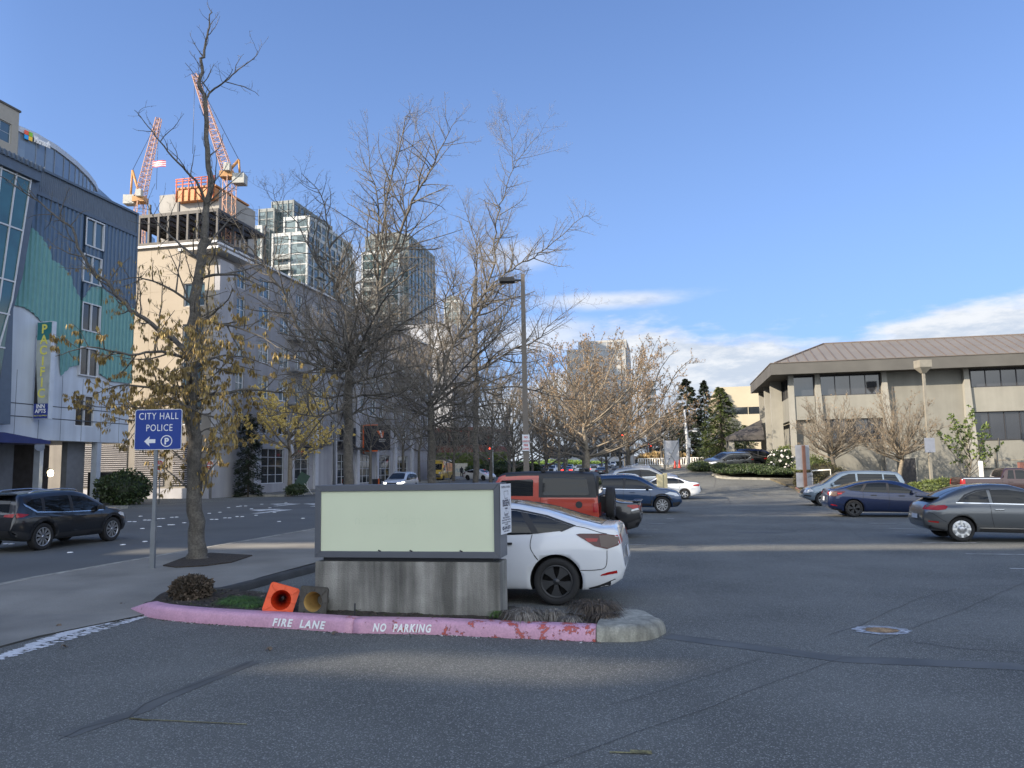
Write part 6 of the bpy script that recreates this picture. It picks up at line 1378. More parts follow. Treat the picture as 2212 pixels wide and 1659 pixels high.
def finish(tb, name, label, base, leaves=None, bark=mBark, twig=mTwig, group=None, lmats=None, cat='tree'):
    t = thing(name, label, cat, base, 0, group); o = -Vector(base)
    for B, nm, mt in ((tb.T, 'trunk', bark), (tb.C, 'crown', twig)):
        if not B.v: continue
        B.v = [(v[0] + o.x, v[1] + o.y, v[2] + o.z) for v in B.v]; B.build(nm, mt, t, fix=False)
    if leaves and leaves.v:
        leaves.v = [(v[0] + o.x, v[1] + o.y, v[2] + o.z) for v in leaves.v]; leaves.build('leaves', lmats, t, fix=False)
    return t
mLf = [M('dry_leaf_a', (.24, .165, .05), .7, var=.3, scale=20), M('dry_leaf_b', (.17, .12, .045), .7, var=.3, scale=20), M('dry_leaf_c', (.31, .225, .07), .7, var=.2, scale=20)]
mYl = [M('catkin_a', (.66, .50, .15), .7, var=.2, scale=20), M('catkin_b', (.50, .37, .11), .7, var=.2, scale=20)]
mOr = [M('bud_a', (.29, .185, .09), .7, var=.2, scale=20), M('bud_b', (.22, .16, .10), .7, var=.2, scale=20)]
mGn = [M('new_leaf_a', (.13, .17, .035), .6, var=.2, scale=20), M('new_leaf_b', (.08, .12, .03), .6, var=.2, scale=20)]
def pxl(pts, Y):        # limb drawn as (px, py, depth offset)
    return [at(p[0], p[1], Y + (p[2] if len(p) > 2 else 0)) for p in pts]
# ---- the big oak by the walk
rn = random.Random(11); tb = TreeB(rn); base = gp(428, 1207, .15); Y = base.y; base = Vector((base.x, base.y, base.z - .03))
tr = tb.limb([base + Vector((.0, 0, -.1))] + [at(x, y, Y) for x, y in ((427, 1190), (424, 1100), (418, 980), (412, 860), (416, 740), (428, 620), (442, 520))], .195, .095, 16)
for v in range(len(tb.T.v)):      # root flare
    x, y, z = tb.T.v[v]; k = max(0, 1 - (z - base.z) / .45); tb.T.v[v] = (base.x + (x - base.x) * (1 + .28 * k * k), base.y + (y - base.y) * (1 + .28 * k * k), z)
tr2 = tb.limb([at(x, y, Y) for x, y in ((442, 522), (447, 450), (453, 400), (448, 320), (443, 218), (433, 180), (437, 130), (444, 90), (450, 50), (455, 22))], .115, .012, 10)
L = [([(409, 770), (372, 732, .3), (310, 690, .4), (273, 660, .6), (233, 610, .7), (190, 570, .8), (154, 495, .9), (121, 467, 1), (87, 440, 1.1), (37, 408, 1.2), (0, 380, 1.3)], .085, .012),
     ([(447, 455), (431, 403, -.3), (394, 361, -.5), (354, 316, -.7), (322, 274, -.8), (290, 237, -.9)], .05, .007), ([(444, 217), (457, 196), (487, 176, .2), (517, 149, .3), (550, 125, .4), (557, 108, .4)], .038, .006),
     ([(412, 835), (345, 838, -.5), (270, 832, -.8), (205, 850, -1)], .06, .01), ([(415, 855), (480, 850, .4), (549, 841, .9), (640, 850, 1.2), (700, 832, 1.5)], .06, .01), ([(432, 600), (500, 592, -.4), (549, 610, -.8), (610, 640, -1)], .05, .008),
     ([(420, 690), (480, 700, -.6), (549, 720, -1), (610, 755, -1.4)], .05, .008), ([(414, 780), (350, 760, -.8), (280, 765, -1.3), (190, 750, -1.6), (120, 770, -1.8)], .055, .008), ([(412, 800), (470, 770, .8), (540, 775, 1.3), (600, 800, 1.8)], .05, .008),
     ([(436, 565), (380, 520, .5), (340, 480, .8), (310, 430, 1)], .045, .007), ([(440, 540), (490, 480, .6), (530, 450, 1)], .04, .007), ([(420, 660), (360, 620, -.5), (300, 600, -1), (240, 610, -1.4)], .045, .007), ([(412, 860), (360, 900, -.8), (300, 910, -1.2), (240, 900, -1.5)], .045, .006), ([(411, 880), (450, 900, -1.2), (500, 900, -2)], .04, .006),
     ([(423, 940), (450, 925, .3), (480, 925, .5)], .03, .006), ([(414, 830), (410, 800, -1), (400, 770, -2), (390, 750, -3)], .045, .006), ([(414, 790), (425, 760, 1.2), (440, 730, 2.4), (450, 720, 3.4)], .045, .006), ([(412, 850), (330, 870, 1), (230, 880, 1.8), (160, 860, 2.4)], .045, .006)]
for pts, r0, r1 in L:
    P = tb.limb(pxl(pts, Y), r0, r1, 7); tb.sprout(P, r0, r1, 1, 4.6, 1.25, .12, .06, .05)
tb.sprout(tr[8:], .13, .12, 1, 5.5, 1.5, .1, 0, .08); tb.sprout(tr2, .1, .012, 1, 5.0, 1.0, .35, .05)
# smoother count of twigs towards the top
zlo = at(440, 455, Y).z; zm = at(440, 880, Y).z
lf = leafmesh(tb.tips, rn, 2200, .095, 3, True, 2, lambda p: p.z < zlo and rn.random() < min(1, (zlo - p.z) / 3.2 + .05))
b2 = leafmesh(tb.tips, rn, 4200, .10, 3, True, 2, lambda p: p.z < at(440, 700, Y).z)
lf.add(b2.v, b2.f, 0); 
for i in range(len(lf.m)): lf.m[i] = i // 2 % 3
finish(tb, 'oak_tree', 'tall oak with dry brown leaves hanging low, beside the blue sign pole', base, lf, lmats=mLf)
# ---- second and third street trees
def street_tree(seed, basepx, Yb, trunk, rt, limbs, label, dens=2.2, ln=1.6, leaves=None, ng=0):
    rn = random.Random(seed); tb = TreeB(rn); p = at(basepx, 1040, Yb); base = Vector((p.x, Yb, gz(p.x, Yb)))
    P = tb.limb([base + Vector((0, 0, -.1))] + pxl(trunk, Yb), rt, rt * .62, 12); tb.sprout(P[len(P) // 2:], rt * .6, rt * .5, 1, dens * .8, ln * 1.2, .1, 0)
    for pts, r0, r1 in limbs:
        Q = tb.limb(pxl(pts, Yb), r0, r1, 7); tb.sprout(Q, r0, r1, 1, dens * 1.9, ln * 1.5, .16, .05)
    lf = leafmesh(tb.tips, rn, ng, .07, 2, False, 3) if ng else None
    return finish(tb, 'bare_tree', label, base, lf, group='bare street trees along the walk', lmats=mOr)
street_tree(21, 753, 26, [(753, 1000), (752, 900), (755, 820), (757, 790)], .19,
    [([(757, 792), (742, 791, -.3), (655, 726, -.8), (613, 632, -1), (568, 570, -1.2), (538, 533, -1.3), (494, 456, -1.5)], .09, .01), ([(757, 790), (752, 694, .4), (729, 644, .6), (722, 612, .7), (714, 558, .9), (705, 471, 1.0), (687, 409, 1.1), (650, 372, 1.2)], .10, .01),
     ([(757, 795), (790, 730), (812, 690, .1), (822, 610, .3), (829, 534, .5), (839, 418, .6), (855, 345, .7), (872, 269, .8), (883, 236, .9)], .12, .01), ([(824, 600, .3), (858, 517, -.2), (892, 434, -.5), (918, 385, -.7), (944, 338, -.9), (964, 295, -1), (987, 256, -1.1)], .08, .009),
     ([(815, 640, .2), (815, 537, 1), (817, 431, 1.5), (799, 368, 1.8), (792, 286, 2)], .07, .008), ([(830, 570, .4), (878, 517, 1.2), (872, 418, 1.6), (888, 330, 1.8), (905, 226, 2)], .06, .007), ([(757, 780), (800, 745, -.8), (845, 715, -1.4), (918, 669, -2), (994, 626, -2.6)], .08, .009),
     ([(755, 800), (700, 800, -1), (640, 770, -1.8), (590, 770, -2.5)], .07, .008), ([(755, 830), (830, 810, -.5), (900, 790, -1), (960, 800, -1.4)], .07, .008), ([(722, 612, .7), (680, 560, 1.4), (640, 480, 2), (600, 440, 2.4), (590, 400, 2.5)], .05, .007), ([(720, 630, .7), (760, 570, .2), (800, 540, -.4), (860, 520, -1)], .045, .006),
     ([(755, 850), (700, 860, 1), (650, 840, 2)], .06, .007), ([(753, 900), (800, 880, 1), (850, 890, 2), (900, 880, 2.6)], .06, .007), ([(753, 880), (690, 900, -1.2), (630, 890, -2.2), (580, 900, -3)], .06, .007), ([(754, 860), (820, 850, -2), (890, 860, -3.2), (950, 850, -4)], .06, .007), ([(755, 820), (690, 790, 1.5), (620, 700, 2.6), (590, 620, 3.2), (570, 540, 3.6)], .06, .007), ([(757, 800), (830, 760, 2), (900, 740, 3.4), (960, 700, 4.4)], .06, .007), ([(757, 790), (700, 740, 3), (660, 660, 4.6), (650, 560, 5.6)], .06, .007), ([(757, 790), (800, 700, -2.5), (850, 620, -4), (900, 560, -5)], .06, .007), ([(757, 800), (770, 740, 2), (775, 680, 3.4), (780, 600, 4.4)], .07, .008), ([(757, 800), (745, 740, -2), (735, 690, -3.2), (700, 640, -4)], .06, .008)],
    'tall forked bare tree standing just behind the blank sign', 2.7, 1.7)
street_tree(22, 932, 36, [(932, 1000), (931, 930), (930, 870)], .23,
    [([(930, 872), (960, 790), (994, 715, .3), (1044, 633, .5), (1093, 593, .7), (1143, 560, .8), (1183, 534, .9), (1242, 484, 1), (1278, 457, 1.1)], .12, .01), ([(985, 735, .2), (1035, 680, .8), (1050, 633, 1.1), (1067, 567, 1.3), (1068, 517, 1.5), (1077, 464, 1.6), (1083, 431, 1.7), (1110, 365, 1.8), (1143, 315, 1.9), (1178, 269, 2)], .10, .008),
     ([(1108, 368, 1.8), (1105, 302, 2), (1093, 249, 2.1)], .03, .006), ([(932, 880), (1010, 820, -.8), (1097, 762, -1.5), (1159, 735, -2), (1192, 696, -2.3), (1258, 649, -2.6)], .09, .008), ([(930, 890), (1010, 850, 1), (1116, 837, 2), (1186, 852, 2.6), (1260, 866, 3), (1310, 862, 3.2)], .08, .009),
     ([(930, 880), (890, 830, -1), (850, 800, -1.6), (790, 770, -2.2)], .09, .009), ([(930, 900), (870, 880, 1), (810, 860, 1.8), (760, 870, 2.4)], .08, .009), ([(932, 870), (925, 790, 1), (950, 700, 1.8), (940, 620, 2.4), (955, 560, 2.8)], .08, .008), ([(932, 870), (900, 780, -1), (880, 700, -2), (850, 640, -2.8)], .07, .008),
     ([(931, 920), (1000, 900, -1.5), (1070, 905, -2.6), (1140, 890, -3.4)], .07, .008), ([(931, 930), (880, 925, -1.5), (830, 930, -2.6)], .06, .008), ([(931, 910), (1000, 880, 3), (1080, 860, 5), (1160, 850, 6.5)], .07, .008), ([(931, 890), (860, 850, 3), (800, 840, 5)], .07, .008), ([(931, 880), (1000, 800, -3), (1070, 730, -5), (1120, 690, -6)], .07, .008), ([(931, 880), (870, 790, 2), (830, 700, 4), (810, 620, 5)], .07, .008), ([(932, 870), (1000, 780, 3), (1060, 720, 5), (1130, 680, 6), (1180, 650, 7)], .07, .008), ([(931, 920), (1010, 930, 1), (1090, 940, 2), (1150, 930, 3)], .06, .008), ([(931, 940), (870, 950, 1.5), (820, 940, 2.5)], .05, .008), ([(980, 750), (960, 660, -1), (985, 590, -1.6), (980, 520, -2)], .06, .007)],
    'spreading bare tree whose long limb passes before the lamp post', 2.3, 2.0)
street_tree(23, 1029, 46, [(1029, 980), (1028, 850), (1026, 740), (1027, 660), (1028, 600)], .2,
    [([(1028, 600), (1030, 540), (1010, 470), (1000, 430)], .07, .008), ([(1028, 760), (1080, 700, 1), (1110, 650, 2), (1120, 600, 2.6)], .08, .008), ([(1027, 700), (980, 640, -1), (960, 580, -1.6), (940, 540, -2)], .07, .008), ([(1028, 840), (1100, 810, 1), (1170, 800, 2)], .09, .009),
     ([(1028, 830), (960, 800, 1), (900, 800, 2)], .09, .009), ([(1028, 800), (1090, 760, -1.5), (1150, 740, -3)], .08, .008), ([(1028, 780), (970, 740, -1.5), (920, 720, -3)], .08, .008), ([(1028, 880), (1090, 870, -2), (1150, 880, -3)], .08, .008), ([(1028, 880), (960, 870, -2), (900, 880, -3)], .08, .008), ([(1028, 690), (1060, 620, 1), (1075, 560, 1.6)], .06, .007)],
    'slender upright bare tree between the forked trees and the lamp post', 2.3, 2.2)
# ---- generic rounded trees
def round_tree(seed, base, trunk_h, trunk_r, crown_r, crown_h, nl, label, name='street_tree', leaf=None, nleaf=0, lsz=.1, bark=mBark, twig=mTwig, group=None, ln=.36, dens=2.0, maxlv=3, up=.3, lean=(0, 0), flat=.0, cat='tree', leader=.42):
    rn = random.Random(seed); tb = TreeB(rn); base = Vector(base); top = base + Vector((lean[0], lean[1], trunk_h))
    P = tb.limb([base + Vector((0, 0, -.15)), base + Vector((rn.uniform(-.03, .03), 0, trunk_h * .4)), top], trunk_r, trunk_r * .75, 10)
    ld = tb.limb([top, top + Vector((rn.uniform(-.3, .3), rn.uniform(-.3, .3), crown_h * leader * .5)), top + Vector((rn.uniform(-.5, .5), rn.uniform(-.4, .4), crown_h * leader))], trunk_r * .72, trunk_r * .35, 8)
    for i in range(nl):
        a = 6.283 * i / nl * 2.4 + rn.uniform(-.3, .3); f = (i + .5) / nl; inc = (.25 + 1.15 * f) if not flat else (.4 + 1.1 * f)
        R_ = crown_r * math.sin(min(1.57, inc)) * rn.uniform(.75, 1.0); H_ = crown_h * math.cos(min(1.5, inc)) * rn.uniform(.8, 1.05) + crown_h * .12
        s_ = ld[int((1 - f) * .95 * (len(ld) - 1))].copy() if f < .8 else base + Vector((lean[0], lean[1], trunk_h * rn.uniform(.85, 1.0))); e = top + Vector((math.cos(a) * R_, math.sin(a) * R_, H_))
        sd_ = Vector((-math.sin(a), math.cos(a), 0)) * R_ * rn.uniform(-.16, .16); m_ = s_.lerp(e, .4) + Vector((math.cos(a) * R_ * .08, math.sin(a) * R_ * .08, -H_ * rn.uniform(-.04, .10))) + sd_
        Q = tb.limb([s_, m_, s_.lerp(e, .75) + Vector((rn.uniform(-.1, .1), rn.uniform(-.1, .1), rn.uniform(0, .1))) * crown_r * .4, e], trunk_r * .42, trunk_r * .06, 5)
        tb.sprout(Q, trunk_r * .36, trunk_r * .06, 1, dens / (crown_r / 3), crown_r * ln, up, .2, 0, maxlv)
    lf = leafmesh(tb.tips, rn, nleaf, lsz, len(leaf), False, 2) if leaf else None
    return finish(tb, name, label, base, lf, bark, twig, group, leaf, cat)
def gb(px, Y, dz=0): x = at(px, 1010, Y).x; return Vector((x, Y, gz(x, Y) + dz))
TreeB.dens = (1.2, 3.2, 4.2, 4, 4)
TreeB.minr = .009; TreeB.dens = (1.2, 4.6, 5.6, 4, 4)
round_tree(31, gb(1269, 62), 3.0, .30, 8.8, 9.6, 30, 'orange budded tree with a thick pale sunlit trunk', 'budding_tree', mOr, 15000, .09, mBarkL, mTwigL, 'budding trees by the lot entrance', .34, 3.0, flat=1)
round_tree(32, gb(1358, 74), 2.8, .3, 9.5, 11.5, 30, 'orange budded tree with a dark trunk behind the silver SUV', 'budding_tree', mOr, 15000, .10, mBark, mTwigL, 'budding trees by the lot entrance', .34, 3.0, flat=1)
TreeB.minr = .013; TreeB.dens = (1.2, 3.6, 4.6, 4, 4)
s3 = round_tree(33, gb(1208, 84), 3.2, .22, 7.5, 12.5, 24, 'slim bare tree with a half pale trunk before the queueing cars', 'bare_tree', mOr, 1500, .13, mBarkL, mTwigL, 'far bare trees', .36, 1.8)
s4 = round_tree(34, gb(1100, 92), 3.0, .24, 8.0, 11.5, 24, 'dark bare tree right behind the lamp post', 'bare_tree', None, 0, .1, mBark, mTwig, 'far bare trees', .36, 1.8)
for px, Y, sc, rz, lab in ((1165, 140, .8, 1, 'bare tree above the dark blue saloon in the queue'), (1225, 150, .85, 2, 'bare tree over the middle of the queue'), (1300, 160, .8, 3, 'bare tree before the grey office tower'), (1400, 130, .75, 4, 'bare tree beyond the silver hatchback SUV'), (1440, 120, .7, 5, 'bare tree nearest the white street pole'), (1060, 120, .8, .6, 'bare tree at the hedge by the junction'),
                          (985, 135, .95, 2.6, 'bare tree behind the yellow van'), (940, 125, .9, 3.6, 'bare tree at the far end of the apartment block'), (1015, 165, 1.0, 4.6, 'bare tree in front of the dark red brick building'), (1120, 175, .9, 5.2, 'bare tree over the grassy bank'), (1350, 190, .8, 1.3, 'bare tree by the far shop front'), (1475, 150, .7, 2.2, 'bare tree beside the dark spire conifer'), (1060, 82, .95, 2.9, 'low spreading dark bare tree between the lamp post and the slender tree'), (980, 98, .9, 1.9, 'dark bare tree filling the gap behind the spreading tree'), (1150, 105, .9, 4.1, 'dark bare tree above the red car'), (1180, 72, .8, 5.5, 'bare tree just beyond the lamp post'), (1110, 64, .75, .3, 'low bare tree close behind the red off-roader roof'), (1220, 96, .9, 1.1, 'dark bare tree behind the thick pale trunk'), (900, 108, .9, 2.2, 'bare tree over the pale silver SUV'), (1310, 100, .9, 3.4, 'dark bare tree between the two budding trees'), (1410, 108, .7, .9, 'small bare tree before the propped board'), (1260, 112, 1.0, 2.6, 'tall bare tree before the broad grey tower'), (1340, 128, 1.0, 4.4, 'tall brown bare tree beneath the grey tower edge'), (1180, 118, 1.0, 3.7, 'tall bare tree two steps beyond the lamp post'), (1430, 92, .7, 5.8, 'brown bare tree at the end of the budding row')):
    g = gb(px, Y); c = dup(s4, None, g, rz, lab, 'far bare trees'); c.scale = (sc, sc, sc * .95)
# left side of the street
TreeB.minr = .008
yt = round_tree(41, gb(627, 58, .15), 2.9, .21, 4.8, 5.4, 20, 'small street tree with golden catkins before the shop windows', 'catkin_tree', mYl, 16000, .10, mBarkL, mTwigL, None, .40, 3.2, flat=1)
yt2 = dup(yt, None, gb(470, 60.5, .15), 2.0, 'golden catkin tree close to the beige block corner'); yt2.scale = (.9, .9, 1.0)
s5 = round_tree(42, gb(871, 84, .15), 3.6, .19, 3.6, 6.5, 12, 'bare street tree before the tall shop windows near the silver SUV', 'bare_tree', None, 0, .1, mBark, mTwig, 'bare trees at the shop fronts', .36, 2.0)
c = dup(s5, None, gb(905, 92, .15), 2.1, 'bare street tree next along the shop fronts', 'bare trees at the shop fronts'); c = dup(s5, None, gb(800, 70, .15), 3.3, 'bare street tree behind the black banners', 'bare trees at the shop fronts'); c.scale = (.85, .85, .85)
# in front of the office
TreeB.dens = (1.2, 2.6, 3.6, 4, 4)
v1 = round_tree(51, gb(1806, 57, .1), 2.2, .17, 3.5, 4.4, 40, 'small bare vase shaped tree with a slanting pale trunk by the office corner', 'bare_tree', mOr, 900, .07, mBarkL, mTwigL, 'vase shaped bare trees at the office', .36, 8.0, up=.35, lean=(-.3, 0), flat=1, leader=.15)
v2 = dup(v1, None, gb(1941, 55.5, .1), 2.4, 'second vase shaped bare tree, nearer the tall square lamp post', 'vase shaped bare trees at the office'); v2.scale = (1.05, 1.05, 1.05)
round_tree(52, gb(2092, 54.5, .1), 1.2, .10, 2.5, 4.3, 14, 'small tree with fresh green leaves beside the pickup truck', 'leafing_tree', mGn, 2600, .14, mBark, mTwig, None, .42, 3.4, up=.4)
# ---- conifers
def conifer(seed, base, h, r, label, mats, n=5200, sz=.28, trunk=.25, low=.12, pw=.9, group='conifers before the cream office block', wob=.35):
    rn = random.Random(seed); b = MB(); base = Vector(base)
    arms = []
    nb = int(h * (45 if pw < .65 else 20))
    for i in range(nb):
        t = low + (1 - low) * (i / nb); rr = r * (1 - t) ** pw * rn.uniform(1 - wob, 1.08) + .05; a = rn.uniform(0, 6.283); arms.append((t * h, rr, a))
    for _ in range(n):
        z, rr, a = arms[int(rn.random() ** 1.25 * len(arms))]; u = rn.random() ** .5; q = Vector((math.cos(a) * rr * u, math.sin(a) * rr * u, z - rr * u * .22 + rn.uniform(-.1, .1))) + Vector((rn.uniform(-.16, .16), rn.uniform(-.16, .16), rn.uniform(-.08, .08))) * (.4 + rr * .3)
        d = Vector((math.cos(a + rn.uniform(-.6, .6)), math.sin(a + rn.uniform(-.6, .6)), rn.uniform(-.5, .15))).normalized(); s_ = sz * rn.uniform(.6, 1.3); v = d.cross(Vector((rn.uniform(-.5, .5), rn.uniform(-.5, .5), 1))).normalized() * s_ * .28
        b.add([q, q + d * s_ * .5 + v, q + d * s_, q + d * s_ * .5 - v], [(0, 1, 2, 3)], int(rn.random() * len(mats)))
    t = thing('conifer', label, 'tree', base, 0, group); b.build('crown', mats, t, fix=False); k = MB(); k.tube([(0, 0, -.3), (0, 0, h * .5), (0, 0, h * .97)], [trunk, trunk * .6, .02], 8); k.build('trunk', mBark, t)
    k = MB()
    for z, rr, a in arms[::2]: k.tube([(0, 0, z + rr * .1), (math.cos(a) * rr * .9, math.sin(a) * rr * .9, z - rr * .2)], [.03, .008], 3)
    k.build('limb', mBark, t, fix=False); return t
mDk_ = [M('fir_dark_a', (.028, .045, .024), .7, var=.3), M('fir_dark_b', (.045, .062, .03), .7, var=.3), M('fir_dark_c', (.018, .03, .018), .7)]
mCd = [M('cedar_a', (.085, .12, .03), .7, var=.3), M('cedar_b', (.13, .16, .04), .7, var=.3), M('cedar_c', (.05, .075, .022), .7)]
conifer(61, gb(1490, 98), 11.0, 4.0, 'dark tall conifer next to the white street pole', mDk_, 16000, .34, low=.04, pw=.75, wob=.35)
conifer(62, gb(1527, 106), 11.6, 3.2, 'dark sparse topped conifer between its two neighbours', mDk_, 9000, .36, low=.06, pw=.85, wob=.5)
conifer(63, gb(1562, 84), 8.6, 3.1, 'bright green broad conifer in front of the cream office block', mCd, 24000, .2, low=.0, pw=.55, wob=.2)
conifer(64, gb(1612, 88), 4.6, 2.2, 'small golden green conifer beside the entrance canopy', mCd, 7000, .22, low=.02, pw=.5)
conifer(65, gb(1450, 118), 8.0, 3.6, 'dark low conifer between the bare trees and the white pole', mDk_, 9000, .36, low=.03, pw=.7, wob=.4)
# ---- bushes
def bush(seed, c, dims, label, mats, n=2600, sz=.1, name='bush', cat='bush', fl=None, nf=0, core=None, group=None, upright=0.0, kind=None):
    rn = random.Random(seed); b = MB(); t = thing(name, label, cat, c, 0, group); a, d, h = dims
    def shp(v): return 1 + .22 * noise.noise(Vector((v.x * 2.2 + seed, v.y * 2.2, v.z * 2.2)))
    k = MB(); vs = []; NU, NV = 18, 9
    for j in range(NV + 1):
        for i in range(NU):
            v = Vector((math.cos(6.283 * i / NU) * math.sin(math.pi * j / NV), math.sin(6.283 * i / NU) * math.sin(math.pi * j / NV), math.cos(math.pi * j / NV))); s_ = shp(v) * .84; vs.append((v.x * a * s_, v.y * d * s_, max(0, h * .5 + v.z * h * .5 * s_)))
    k.add(vs, [(j * NU + i, j * NU + (i + 1) % NU, (j + 1) * NU + (i + 1) % NU, (j + 1) * NU + i) for j in range(NV) for i in range(NU)], 0, True); k.build('inner_foliage', core or mats[-1], t, fix=False)
    for _ in range(n):
        v = Vector((rn.gauss(0, 1), rn.gauss(0, 1), rn.gauss(0, 1))).normalized(); s_ = shp(v) * rn.uniform(.82, 1.06); q = Vector((v.x * a * s_, v.y * d * s_, max(.01, h * .5 + v.z * h * .5 * s_)))
        u = (v + Vector((rn.uniform(-.9, .9), rn.uniform(-.9, .9), rn.uniform(-.9, .9) + upright))).normalized(); w_ = u.cross(Vector((rn.uniform(-1, 1), rn.uniform(-1, 1), rn.uniform(-1, 1)))).normalized(); l_ = sz * rn.uniform(.6, 1.4)
        b.add([q, q + u * l_ * .5 + w_ * l_ * .3, q + u * l_, q + u * l_ * .5 - w_ * l_ * .3], [(0, 1, 2, 3)], int(rn.random() * len(mats)))
    b.build('foliage', mats, t, fix=False)
    if fl:
        f = MB()
        for _ in range(nf):
            v = Vector((rn.gauss(0, 1), rn.gauss(0, 1) - .6, rn.gauss(0, 1))).normalized(); q = Vector((v.x * a * 1.03, v.y * d * 1.03, h * .5 + v.z * h * .5)); f.box(q, (sz * 1.1, sz * 1.1, sz * .8), 0, Matrix.Rotation(rn.random() * 3, 3, v))
        f.build('flowers', fl, t)
    return t
mRh = [M('shrub_a', (.03, .055, .018), .5, var=.3), M('shrub_b', (.05, .075, .022), .5, var=.3), M('shrub_c', (.018, .03, .012), .6)]
mDry = [M('dry_shrub_a', (.13, .10, .075), .9, var=.3), M('dry_shrub_b', (.08, .062, .045), .9, var=.3), M('dry_shrub_c', (.05, .04, .028), .9)]
mBr = [M('brown_hedge_a', (.10, .085, .035), .8, var=.3), M('brown_hedge_b', (.07, .07, .03), .8, var=.3), M('brown_hedge_c', (.035, .032, .018), .8)]
mYg = [M('lime_a', (.13, .16, .035), .6, var=.3), M('lime_b', (.09, .12, .03), .6, var=.3), M('lime_c', (.06, .08, .025), .6)]
mFl = M('white_blossom', (.75, .72, .70), .6, var=.1)
bush(71, gb(268, 46, .0), (1.5, 1.2, 1.9), 'dark leafy bush at the corner between inn columns and louvres', mRh, 3200, .16)
conifer(72, gb(537, 57.5, .15), 6.0, .95, 'narrow dark clipped cypress against the grey shop wall', mDk_, 9000, .18, trunk=.08, low=.02, pw=.28, group=None, wob=.12)
bush(73, gb(1694, 62.5, .3), (1.25, 1.0, 1.8), 'round rhododendron covered with white blossoms on the island', mRh, 2600, .13, 'flowering_bush', 'bush', mFl, 60)
bush(74, gb(1704, 63.8, .4), (1.2, 1.0, 1.95), 'yellow green bush behind the white blossoms', mYg, 2200, .13)
bush(75, gb(1745, 54.5, .0), (1.0, .8, 1.5), 'clipped brown green bush at the faded red kerb', mBr, 3600, .09)
bush(76, gb(1782, 57, .1), (1.3, 1.0, 1.6), 'wider brown clipped bush behind the kerb bush', mBr, 3600, .09)
bush(77, gb(1756, 60, .1), (1.5, 1.0, 1.9), 'bright green bush beside the office corner', mYg, 2200, .12)
bush(78, gb(2012, 53, .0), (1.1, .6, 1.0), 'yellow green shrub under the square lamp post', mYg, 1500, .12, group='shrubs along the office wall')
bush(79, gb(2040, 53, .0), (.85, .6, 1.1), 'tall yellow green shrub close to the pickup tail', mYg, 1500, .12, group='shrubs along the office wall')
bush(80, gb(1975, 53.5, .0), (.6, .5, .8), 'small green shrub behind the minivan tail', mYg, 900, .12, group='shrubs along the office wall')
bush(81, gb(1512, 64, .0), (1.0, .8, .75), 'low dark bush at the tip of the drive beyond the white saloon', mRh, 1500, .12)
bush(82, gb(1556, 62, .1), (.7, .6, .8), 'dark bush at the near end of the island', mRh, 1500, .12)
bush(83, gb(1437, 96, .1), (3.2, 1.6, 1.7), 'tawny dry ornamental grass clump by the white railing', [M('tawny_a', (.36, .26, .12), .8, var=.2), M('tawny_b', (.25, .18, .09), .8)], 2500, .35, 'grass_clump', 'plant', upright=1.5)
hd = gb(1010, 128)
b = MB(); rn = random.Random(5)
for _ in range(9000):
    q = Vector((rn.uniform(-6.5, 6.5), rn.choice((-1, 1)) * rn.uniform(.6, .75) if rn.random() < .7 else rn.uniform(-.7, .7), rn.uniform(1.2, 3.6))); q.z = q.z if abs(q.y) > .55 else 3.55 + rn.uniform(0, .12)
    u = Vector((rn.uniform(-1, 1), rn.uniform(-1, 1), rn.uniform(-1, 1))).normalized() * .16; v = u.orthogonal() * .6; b.add([q, q + u + v, q + u * 2, q + u - v], [(0, 1, 2, 3)], int(rn.random() * 2))
b.bb(-6.5, 6.5, -.6, .6, 1.0, 3.5, 0)
tag(b.build('hedge', mGn, None, hd, fix=False), 'long clipped green hedge above the white name wall at the junction', 'hedge')
bush(86, gb(1090, 120), (6, 1.5, 2.2), 'dark evergreen bush mass beneath the trees at the junction', mRh, 4000, .3, 'bush', 'bush')
bush(87, gb(1160, 190, 1), (16, 2, 1.2), 'sunlit grassy bank mound under the far trees', [M('bank_grass', (.16, .24, .04), .8, var=.2), M('bank_grass_b', (.12, .2, .04), .8)], 4000, .3, 'grass_bank', 'grass bank')
# ground cover island on the drive
isl2 = [gp(*zp(X, Y)) for X, Y in ((1025, 418), (1140, 432), (1500, 440), (1760, 445), (2010, 448))]
farp = [Vector((isl2[-1].x + 1.5, isl2[-1].y + 4.5, 0)), Vector((isl2[2].x + 1.5, isl2[2].y + 4.6, 0)), Vector((isl2[0].x + 1.5, isl2[0].y + 3.4, 0)), Vector((isl2[0].x - .1, isl2[0].y + 1.2, 0))]
poly_sheet('kerb', isl2 + farp, .14, mCk, .4)
IP = [(p[0], p[1]) for p in isl2 + farp]; cxI = sum(p[0] for p in IP) / len(IP); cyI = sum(p[1] for p in IP) / len(IP)
IP2 = [(cxI + (x - cxI) * .96, cyI + (y - cyI) * .96) for x, y in IP]
b = MB(); rn = random.Random(8); cnt = 0
mound = lambda x, y: gz(x, y) + .16 + .45 * max(0, 1 - ((x - cxI - .5) / 4.6) ** 2) * max(0, 1 - ((y - cyI) / 3.2) ** 2)
x0_, x1_, y0_, y1_ = min(p[0] for p in IP2), max(p[0] for p in IP2), min(p[1] for p in IP2), max(p[1] for p in IP2)
idx = {}; vs = []; fs = []; st_ = .4
